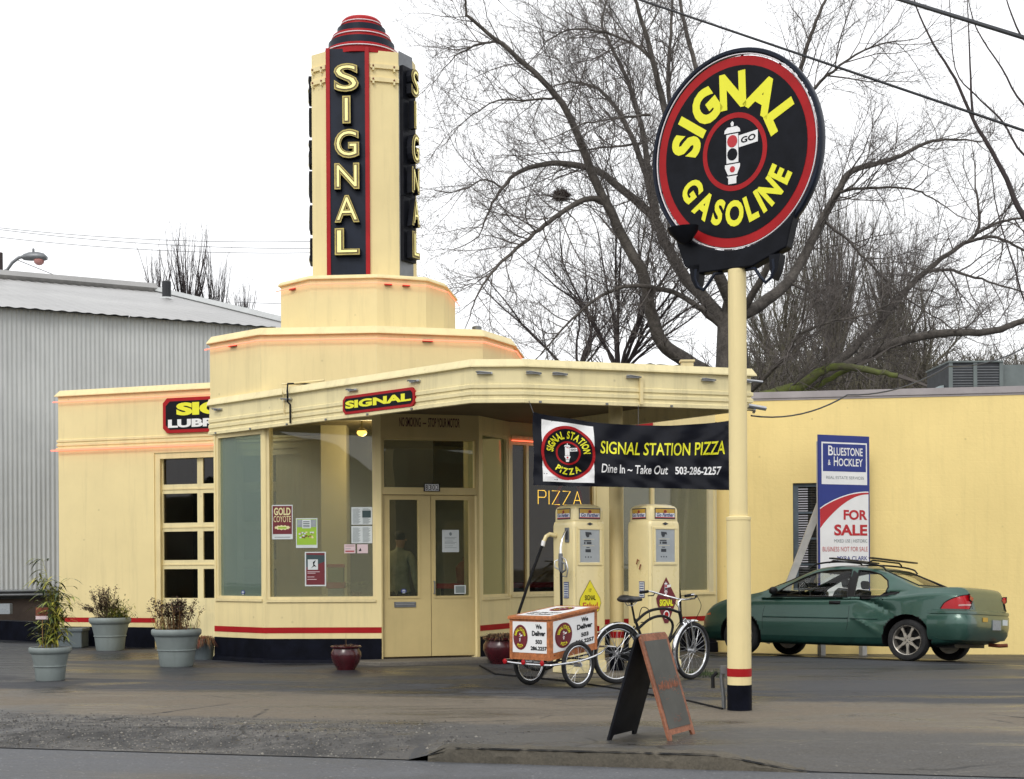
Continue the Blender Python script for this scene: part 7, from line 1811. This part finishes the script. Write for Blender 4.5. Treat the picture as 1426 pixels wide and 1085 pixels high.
# ================================================================== TREES
class TB(MB):
    def fast(s, pts, rs, m, n=3):
        k = len(pts); o = len(s.v); mi = s.mi(m); prev = None
        for i in range(k):
            t = pts[min(i+1, k-1)]-pts[max(i-1, 0)]; t.normalize()
            if prev is None: u = t.orthogonal().normalized()
            else: u = (prev-t*prev.dot(t)).normalized()
            prev = u; w_ = t.cross(u); r = rs[i]
            for j in range(n):
                a = 6.28318*j/n; q = pts[i]+(u*math.cos(a)+w_*math.sin(a))*r; s.v.append((q.x, q.y, q.z))
        for i in range(k-1):
            for j in range(n):
                s.f.append((o+i*n+j, o+i*n+(j+1) % n, o+(i+1)*n+(j+1) % n, o+(i+1)*n+j)); s.m.append(mi)
def grow(tb, p, d, L, r, lvl, rng, up, m, dens=1.0, wob=.35, spread=(.5, 1.0), r_end=.25, limit=None):
    n = (6, 5, 4, 3)[min(3, 3-lvl)] if lvl < 4 else 7
    pts = [p]; q = p.copy(); dd = d.normalized(); st_ = L/n; dirs = [dd]
    for i in range(n):
        dd = (dd+Vector((rng.gauss(0, wob*.45), rng.gauss(0, wob*.45), rng.gauss(0, wob*.45)+up*.22))).normalized(); q = q+dd*st_; pts.append(q.copy()); dirs.append(dd)
    rs = [r*(1-(1-r_end)*i/n) for i in range(n+1)]
    tb.fast(pts, rs, m, 5 if lvl >= 3 else (4 if lvl == 2 else 3))
    if lvl <= 0: return
    k = max(2, int(L*(2.3, 3.4, 5.2, 7)[3-min(3, lvl)]*dens+rng.random()))
    for i in range(k):
        t = (.18+.82*(i+rng.random())/k)*n; j = min(n-1, int(t)); f_ = t-j; b = pts[j]+(pts[j+1]-pts[j])*f_; dj = dirs[j+1]
        a = dj.orthogonal().normalized(); a = (Matrix.Rotation(rng.random()*6.283, 3, dj) @ a); ang = rng.uniform(*spread)
        nd = (dj*math.cos(ang)+a*math.sin(ang)); nd.z += .12*up
        grow(tb, b, nd, L*rng.uniform(.32, .58)*(1-.25*t/n), max(.0045, rs[j]*rng.uniform(.45, .65)), lvl-1, rng, up, m, dens, wob, spread, .35)
def limb(tr, tb, px_, r0, r1, rng, every=.5, Lb=(1.0, 2.6), lvl=2, m='bark', mt='twig', up=.3, t0=.15, dens=1.3, rt=.022, n=4, jit=1.0):
    
    ctl = [P(*q) for q in px_]; pts = bez(ctl, n); k = len(pts)
    for i in range(1, k-1): pts[i] = pts[i]+Vector((rng.gauss(0, .010), rng.gauss(0, .02), rng.gauss(0, .010)))*jit
    rs = [r0+(r1-r0)*(i/(k-1))**.8 for i in range(k)]
    tr.fast(pts, rs, m, 9 if r0 > .08 else 6)
    tot = sum((pts[i+1]-pts[i]).length for i in range(k-1)); s = tot*t0
    acc = 0; nxt = s
    for i in range(k-1):
        seg = (pts[i+1]-pts[i]); l = seg.length
        while acc+l > nxt and l > 0:
            f_ = (nxt-acc)/l; b = pts[i]+seg*f_; dj = seg.normalized(); a = dj.orthogonal().normalized(); a = Matrix.Rotation(rng.random()*6.283, 3, dj) @ a; ang = rng.uniform(.5, 1.15)
            nd = dj*math.cos(ang)+a*math.sin(ang); nd.z += .12
            rel = nxt/tot; L = rng.uniform(*Lb)*(1.0-.35*rel); grow(tb, b, nd, L, min(rs[i]*.6, rt*(1.1-.5*rel)*rng.uniform(.7, 1.2)), lvl, rng, up, mt, dens)
            nxt += every*rng.uniform(.6, 1.4)
        acc += l
    # tip continues
    grow(tb, pts[-1], (pts[-1]-pts[-3]).normalized(), Lb[1]*.5, r1, lvl, rng, up, mt, dens)
rng = random.Random(77); D0 = 36
tr, tb = TB(), TB(); mo = TB()
t_main = P(1030, 560, D0)
base = Vector((P(1020, 560, D0).x, D0, -.3))
tr.fast([base, base+Vector((.05, 0, 2.2)), P(1022, 590, D0), P(1020, 510, D0), P(1018, 455, D0), P(1022, 415, D0+.2)], [.55, .46, .44, .42, .34, .24], 'bark', 14)
LM = [ # pixel path with depth, r0, r1, every, lvl
 ([(1000, 530, 36), (955, 503, 35.5), (922, 478, 35.2), (905, 430, 35), (897, 385, 34.8), (868, 330, 34.6), (838, 272, 34.4), (815, 215, 34.2), (795, 168, 34), (765, 122, 33.8), (722, 82, 33.6), (680, 46, 33.4), (652, 22, 33.2), (648, -5, 33)], .30, .035, .42, 2),
 ([(1010, 450, 36), (985, 420, 36.3), (950, 380, 36.8), (925, 335, 37.2), (912, 305, 37.5), (872, 268, 37.7), (835, 240, 37.8), (790, 228, 37.8), (752, 230, 37.6), (722, 240, 37.3), (700, 262, 37), (682, 290, 36.6), (672, 318, 36.2)], .27, .03, .35, 2),
 ([(913, 306, 37.5), (900, 245, 37.8), (880, 190, 38), (858, 150, 38.2), (832, 124, 38.4), (800, 115, 38.6), (776, 118, 38.8)], .15, .03, .35, 2),
 ([(914, 300, 37.5), (903, 230, 38), (893, 175, 38.5), (875, 115, 39), (850, 62, 39.3), (838, 35, 39.5), (846, -5, 39.7)], .15, .035, .4, 2),
 ([(1025, 440, 36), (1000, 380, 35.2), (975, 320, 34.8), (955, 250, 34.5), (932, 170, 34.2), (912, 95, 34), (897, 40, 33.8), (882, -5, 33.6)], .24, .06, .45, 2),
 ([(845, 285, 34.5), (825, 276, 34.3), (800, 285, 34), (772, 303, 33.7), (745, 325, 33.4), (712, 352, 33.1), (690, 375, 32.8), (676, 392, 32.6), (664, 412, 32.4), (655, 440, 32.3)], .12, .02, .32, 2),
 ([(1022, 470, 36), (985, 438, 35.8), (955, 415, 35.3), (920, 402, 34.8), (880, 398, 34.4), (845, 408, 34.1), (815, 428, 33.9), (780, 462, 33.7), (752, 495, 33.5)], .13, .025, .35, 2),
 ([(1028, 440, 36), (1060, 424, 36.4), (1095, 396, 36.8), (1120, 358, 37.2), (1145, 306, 37.5), (1166, 268, 37.7), (1185, 240, 37.9), (1220, 228, 38.1), (1255, 216, 38.3), (1290, 199, 38.5), (1325, 195, 38.6), (1365, 198, 38.7)], .26, .03, .38, 2),
 ([(1145, 306, 37.5), (1170, 268, 37), (1210, 262, 36.6), (1258, 262, 36.2), (1290, 272, 36), (1320, 290, 35.8)], .08, .025, .35, 2),
 ([(1120, 540, 37), (1162, 510, 37), (1195, 478, 37.2), (1226, 447, 37.4), (1255, 412, 37.6), (1280, 386, 37.8), (1310, 361, 38), (1342, 340, 38.2), (1361, 322, 38.4), (1363, 292, 38.6), (1358, 262, 38.8)], .20, .04, .4, 2),
 ([(1358, 326, 38.3), (1385, 312, 38), (1410, 305, 37.8), (1440, 303, 37.6)], .07, .04, .35, 2),
 ([(1345, 338, 38.2), (1375, 330, 38.2), (1400, 335, 38.2), (1425, 348, 38.2), (1450, 365, 38.2)], .07, .04, .35, 2),
 ([(1292, 378, 37.8), (1320, 376, 37.4), (1350, 384, 37), (1385, 395, 36.8), (1430, 408, 36.5)], .07, .03, .35, 2),
 ([(1040, 560, 36), (1110, 545, 35.6), (1170, 515, 35.2), (1215, 490, 35), (1262, 473, 34.8), (1320, 464, 34.6), (1375, 462, 34.4), (1410, 452, 34.2), (1445, 440, 34)], .24, .10, .6, 2),
 ([(1040, 425, 36), (1075, 355, 35), (1095, 250, 34.2), (1108, 150, 33.6), (1118, 84, 33.3), (1133, 40, 33.1), (1150, 0, 33)], .14, .05, .5, 2),
 ([(1110, 160, 33.6), (1135, 122, 33.3), (1170, 92, 33), (1215, 65, 32.8), (1258, 57, 32.6)], .07, .02, .35, 2),
 ([(1030, 420, 36), (1010, 330, 36.4), (995, 240, 36.7), (975, 120, 37), (955, 40, 37.2), (945, -8, 37.4)], .17, .06, .5, 2),
 ([(935, 180, 34.2), (930, 110, 34.6), (934, 50, 35), (936, -5, 35.2)], .08, .05, .5, 2),
 ([(1099, 395, 36.8), (1127, 408, 36.4), (1142, 440, 36), (1149, 470, 35.8)], .07, .03, .3, 2),
 ([(1150, 310, 37.5), (1180, 335, 37), (1215, 372, 36.6), (1255, 410, 36.4), (1300, 440, 36), (1345, 470, 35.6)], .06, .02, .3, 2),
 ([(915, 90, 34), (880, 60, 34.3), (840, 45, 34.6), (800, 40, 34.9), (765, 55, 35.1), (748, 75, 35.2)], .06, .02, .3, 2),
 ([(893, 200, 38), (850, 205, 38), (800, 210, 38), (745, 215, 38)], .05, .02, .3, 2),
 ([(905, 160, 34.2), (860, 165, 33.6), (815, 172, 33.2), (775, 190, 33)], .05, .02, .3, 2),
 ([(775, 135, 34), (740, 140, 33.6), (700, 138, 33.3), (665, 155, 33), (640, 175, 32.8)], .045, .015, .3, 2),
 ([(690, 58, 33.5), (668, 62, 33.2), (640, 75, 33), (618, 95, 32.9)], .045, .015, .28, 2),
 ([(700, 262, 37), (675, 250, 36.8), (650, 262, 36.6), (625, 268, 36.4), (606, 265, 36.3)], .04, .015, .28, 2),
 ([(1030, 560, 36), (1090, 500, 34.5), (1110, 470, 34), (1150, 450, 33.6), (1200, 440, 33.3), (1250, 420, 33)], .10, .02, .35, 2),
]
for px_, r0, r1, ev, lv in LM: limb(tr, tb, px_, r0*.70, r1*.64, rng, every=ev*.5, lvl=lv, Lb=(1.1, 3.2), dens=1.5)
for px_, r0, r1 in (([(1040, 560, 35.5), (1085, 545, 35), (1115, 538, 34.6), (1138, 520, 34.4), (1160, 511, 34.3), (1185, 511, 34.2), (1215, 517, 34.1), (1250, 523, 34)], .16, .06), ([(1060, 560, 35.4), (1105, 548, 35.2), (1130, 545, 34.9), (1150, 530, 34.7), (1185, 513, 34.5)], .12, .05)):
    limb(mo, tb, px_, r0, r1, rng, every=.5, m='moss', lvl=2)
limb(mo, tb, [(1010, 535, 36), (970, 518, 35.4), (935, 515, 35), (905, 512, 34.8), (880, 514, 34.6)], .16, .08, rng, every=.5, m='bark_moss')
mt = thing('bare_tree', 'largest bare winter tree with mossy spreading limbs behind the station and pole sign', 'tree', (base.x, base.y, 0), group='bare trees behind the buildings'); org = mt.location
tr.build('trunk', mt, org, smooth=70); tb.build('crown', mt, org); mo.build('mossy_limb', mt, org, smooth=70)
# bird nest
p = P(781, 271, 34.5); mb = MB(); rng = random.Random(3)
for _ in range(420):
    d_ = Vector((rng.gauss(0, 1), rng.gauss(0, 1), rng.gauss(0, .7))).normalized(); c = Vector((d_.x*.16, d_.y*.15, d_.z*.13-.04*abs(d_.x))); e = c+Vector((rng.gauss(0, .09), rng.gauss(0, .09), rng.gauss(0, .05))); mb.tube([c, e], .007, 'nest', 3, cap=False)
mb.lathe([(.0, -.14), (.10, -.11), (.15, -.03), (.15, .05), (.0, .07)], 'nest', n=14); o = mb.build('bird_nest'); o.location = p; tag(o, 'dark twiggy bird nest high in the bare tree left of the round sign', 'nest')
limbN = TB(); rng = random.Random(9)
# multi stem small tree at left of the trunk
def fan(name, label, x, y, D, stems, seed, H, sp=.5, r=.06, up=.5, m='twig', tk='bark', every=.4, Lb=(.6, 1.5), group='bare trees behind the buildings', lvl=2, wob=.12):
    rng = random.Random(seed); b = P(x, y, D); gz = -.3; tr_, tb_ = TB(), TB(); b0 = Vector((b.x, D, gz)); z1 = max(.5, b.z)
    tr_.fast([b0, Vector((b.x, D, z1*.5)), Vector((b.x, D, z1+.3))], [r*3.2, r*2.6, r*2.2], tk, 9)
    for k in range(stems):
        a = rng.uniform(-1, 1)*sp; a2 = rng.uniform(-1, 1)*sp*.8; L = H*rng.uniform(.72, 1.05); n = 9; q = Vector((b.x, D, z1)); d_ = Vector((math.sin(a), math.sin(a2), math.cos(a))).normalized(); pts = [q.copy()]; 
        for i in range(n): d_ = (d_+Vector((rng.gauss(0, wob), rng.gauss(0, wob), up*.06))).normalized(); q = q+d_*L/n; pts.append(q.copy())
        rs = [r*(1-.85*i/n) for i in range(n+1)]; tr_.fast(pts, rs, tk, 6)
        s = .8
        while s < L:
            t = s/L*n; i = min(n-1, int(t)); bq = pts[i]+(pts[i+1]-pts[i])*(t-i); dj = (pts[i+1]-pts[i]).normalized(); av = Matrix.Rotation(rng.random()*6.283, 3, dj) @ dj.orthogonal().normalized(); ang = rng.uniform(.3, .8)
            grow(tb_, bq, dj*math.cos(ang)+av*math.sin(ang), rng.uniform(*Lb)*(1.1-.6*s/L), max(.006, rs[i]*.4), lvl-1 if lvl else 0, rng, up, m, 1.0, .3, (.3, .8)); s += every*rng.uniform(.6, 1.4)
    t = thing(name, label, 'tree', (b.x, D, 0), group=group); tr_.build('trunk', t, t.location, smooth=70); tb_.build('crown', t, t.location); return t
fan('bare_tree', 'small many stemmed bare tree behind the canopy, left of the big tree trunk', 862, 525, 41, 13, 4, 6.4, .75, .05, .25, m='twig_dark', tk='twig_dark', every=.22, Lb=(.9, 2.4), wob=.16)
fan('bare_tree', 'thin bare tree behind the canopy roof farthest left behind the station', 800, 530, 43, 8, 5, 5.0, .85, .045, .2, m='twig_dark', tk='twig_dark', every=.25, Lb=(.8, 2.2), wob=.18)
fan('bare_tree', 'dense upright bare tree right of the round sign, behind the mossy limbs', 1160, 530, 62, 34, 6, 8.8, .34, .05, 1.4, m='twig', tk='brush', every=.26, Lb=(.9, 2.2), wob=.08)
fan('bare_tree', 'upright bare tree behind the yellow building between sign pole and rooftop unit', 1240, 530, 66, 30, 7, 7.2, .45, .05, 1.2, m='twig', tk='brush', every=.26, Lb=(.9, 2.2), wob=.08)
fan('bare_tree', 'brownish bare tree low behind the yellow wall right of the pole sign', 1090, 530, 55, 20, 8, 6.4, .6, .05, .8, m='brush', tk='brush', every=.26, Lb=(1.0, 2.4))
fan('bare_tree', 'low bare tree just behind the rooftop duct', 1285, 530, 50, 16, 9, 4.4, .9, .045, .3, m='brush', tk='brush', every=.28, Lb=(.8, 2.0))
for k, (x_, y_, n_, h_, lab) in enumerate(((222, 462, 16, 4.0, 'leftmost'), (262, 470, 30, 5.6, 'tallest, second from left'), (300, 480, 22, 4.6, 'third from left'), (338, 488, 20, 3.4, 'lowest, rightmost'))):
    fan('pollard_tree', 'bare tree of many upright shoots behind the warehouse roof, '+lab, x_, y_, 70+k, n_, 10+k, h_, .30, .045, 1.5, m='twig_dark', tk='twig_dark', every=.42, Lb=(.5, 1.3), wob=.06, group='pollarded trees behind the warehouse')
# near tree at the right, outside the frame, with hanging dark branches
rng = random.Random(21); tr, tb = TB(), TB(); ND = 17
bx_ = P(1680, 900, ND); b0 = Vector((bx_.x, ND, -.3)); tr.fast([b0, Vector((bx_.x-.1, ND, 3)), P(1660, 200, ND), P(1600, -150, ND)], [.3, .26, .2, .12], 'twig_dark', 10)
for px_, r0 in (([(1655, 480, ND), (1520, 420, ND), (1428, 305, ND), (1402, 250, ND), (1375, 200, ND), (1356, 168, ND), (1330, 110, ND), (1300, 62, ND), (1276, 10, ND), (1270, -30, ND)], .045), ([(1355, 165, ND), (1352, 120, ND), (1350, 60, ND), (1346, -10, ND)], .018), ([(1660, 300, ND), (1500, 260, ND), (1428, 218, ND), (1395, 168, ND), (1358, 132, ND), (1330, 95, ND), (1322, 0, ND)], .02), ([(1640, 200, ND), (1480, 180, ND), (1425, 145, ND), (1395, 95, ND), (1360, 40, ND), (1345, -15, ND)], .02), ([(1600, 50, ND), (1480, 70, ND), (1430, 60, ND), (1405, 10, ND), (1398, -20, ND)], .022),
    ([(1655, 500, ND), (1540, 520, ND), (1440, 440, ND), (1412, 370, ND), (1388, 290, ND), (1380, 230, ND)], .02)):
    limb(tr, tb, px_, r0, .005, rng, every=.22, Lb=(.10, .35), lvl=0, m='twig_dark', mt='twig_dark', rt=.005, t0=.3, jit=.15)
t = thing('bare_tree', 'nearer bare tree at the right edge with thin dark hanging branches', 'tree', (b0.x, ND, 0)); tr.build('trunk', t, t.location); tb.build('crown', t, t.location)
# far brush and house behind
tb = TB(); rng = random.Random(31)
for _ in range(2300):
    D = rng.uniform(46, 75); x = rng.uniform(1035, 1440); p = P(x, 555, D); H = rng.uniform(1.0, 3.6)*(1 if x < 1280 else .55); q = Vector((p.x, D, p.z+rng.uniform(-1.5, .6)))
    d_ = Vector((rng.gauss(0, .4), rng.gauss(0, .3), 1)).normalized(); pts = [q]
    for i in range(4): d_ = (d_+Vector((rng.gauss(0, .2), rng.gauss(0, .2), .1))).normalized(); pts.append(pts[-1]+d_*H/4)
    tb.fast(pts, [.03, .025, .02, .012, .006], 'brush' if rng.random() < .6 else 'twig', 3)
    for k in range(3): i = rng.randrange(1, 4); e = pts[i]+Vector((rng.gauss(0, .5), rng.gauss(0, .4), rng.uniform(.1, .9))); tb.fast([pts[i], e], [.012, .005], 'brush', 3)
o = tb.build('thicket'); tag(o, 'tangled brown winter thicket behind the yellow building', 'thicket', kind='stuff')
ridge('reflection_bank', (6, 92), (70, 82), 9.6, 'hill_brown', 5) if False else None
hs_ = thing('neighbour_house', 'dark grey green house with a long brown roof behind the yellow building', 'house', (24, 56, 0)); Dh = 56
a = P(1120, 540, Dh); zr_ = P(1400, 500, Dh).z; x0 = P(1190, 500, Dh).x; x1 = 34
mb = MB(); mb.box((x0, Dh, -.3), (x1, Dh+9, zr_-1.5), 'house_wall'); mb.build('wall', hs_, hs_.location)
mb = MB(); mb.add([(x0-.5, Dh-.7, zr_-1.75), (x1, Dh-.7, zr_-1.75), (x1, Dh+4.5, zr_), (x0+1.2, Dh+4.5, zr_), (x0-.5, Dh+9.7, zr_-1.75), (x1, Dh+9.7, zr_-1.75), (x0-.5, Dh-.7, zr_-1.9), (x1, Dh-.7, zr_-1.9), (x0-.5, Dh+9.7, zr_-1.9), (x1, Dh+9.7, zr_-1.9)], [(0, 1, 2, 3), (3, 2, 5, 4), (0, 3, 4), (1, 5, 2), (6, 7, 1, 0), (8, 4, 5, 9), (6, 0, 4, 8), (7, 9, 5, 1)], 'house_roof'); mb.build('roof', hs_, hs_.location)
mb = MB(); xw = P(1405, 530, Dh).x
mb.box((xw-.8, Dh-.05, zr_-3.6), (xw+.8, Dh-.005, zr_-2.3), 'coping'); mb.box((xw-.7, Dh-.07, zr_-3.5), (xw+.7, Dh-.05, zr_-2.4), 'dial_dark'); mb.build('window', hs_, hs_.location)
# ================================================================== CAMERA, WORLD, LIGHT
cd = bpy.data.cameras.new('camera'); cam = bpy.data.objects.new('camera', cd); COL.objects.link(cam)
cam.location = (0, 0, EZ); cd.sensor_width = 36; cd.lens = F/1426*36; cd.shift_y = (HY-542.5)/1426; cd.shift_x = 0
cam.rotation_euler = (R(90), 0, 0)
cam.rotation_mode = 'XYZ'
cam.matrix_world = Matrix.Translation((0, 0, EZ)) @ Matrix.Rotation(R(90), 4, 'X') @ Matrix.Rotation(-RO, 4, 'Z')
cd.clip_end = 3000; scene.camera = cam
w = bpy.data.worlds.new('World'); scene.world = w; w.use_nodes = True; nt = w.node_tree
bg = nt.nodes['Background']; L = nt.links.new
sky = N(nt, 'ShaderNodeTexSky', sky_type='NISHITA', sun_disc=False, sun_elevation=R(42), sun_rotation=R(200), air_density=1.5, dust_density=4.0)
hs = N(nt, 'ShaderNodeHueSaturation'); hs.inputs['Saturation'].default_value = .12; L(sky.outputs[0], hs.inputs['Color'])
mx = N(nt, 'ShaderNodeMix', data_type='RGBA'); mx.inputs['Factor'].default_value = .75; L(hs.outputs[0], mx.inputs['A']); mx.inputs['B'].default_value = (11.2, 11.3, 11.5, 1)
L(mx.outputs['Result'], bg.inputs['Color']); bg.inputs['Strength'].default_value = .125
sd = bpy.data.lights.new('sun', 'SUN'); so_ = bpy.data.objects.new('sun', sd); COL.objects.link(so_)
sd.energy = 1.0; sd.angle = R(18); sd.color = (1, .96, .9)
# sun behind and to the left of the camera
el, az = R(42), R(200)
d = Vector((math.sin(az)*math.cos(el), math.cos(az)*math.cos(el), math.sin(el)))
so_.rotation_euler = d.to_track_quat('Z', 'Y').to_euler()
scene.view_settings.view_transform = 'Standard'; scene.view_settings.look = 'None'; scene.view_settings.exposure = .12; scene.view_settings.gamma = 1
scene.render.film_transparent = False
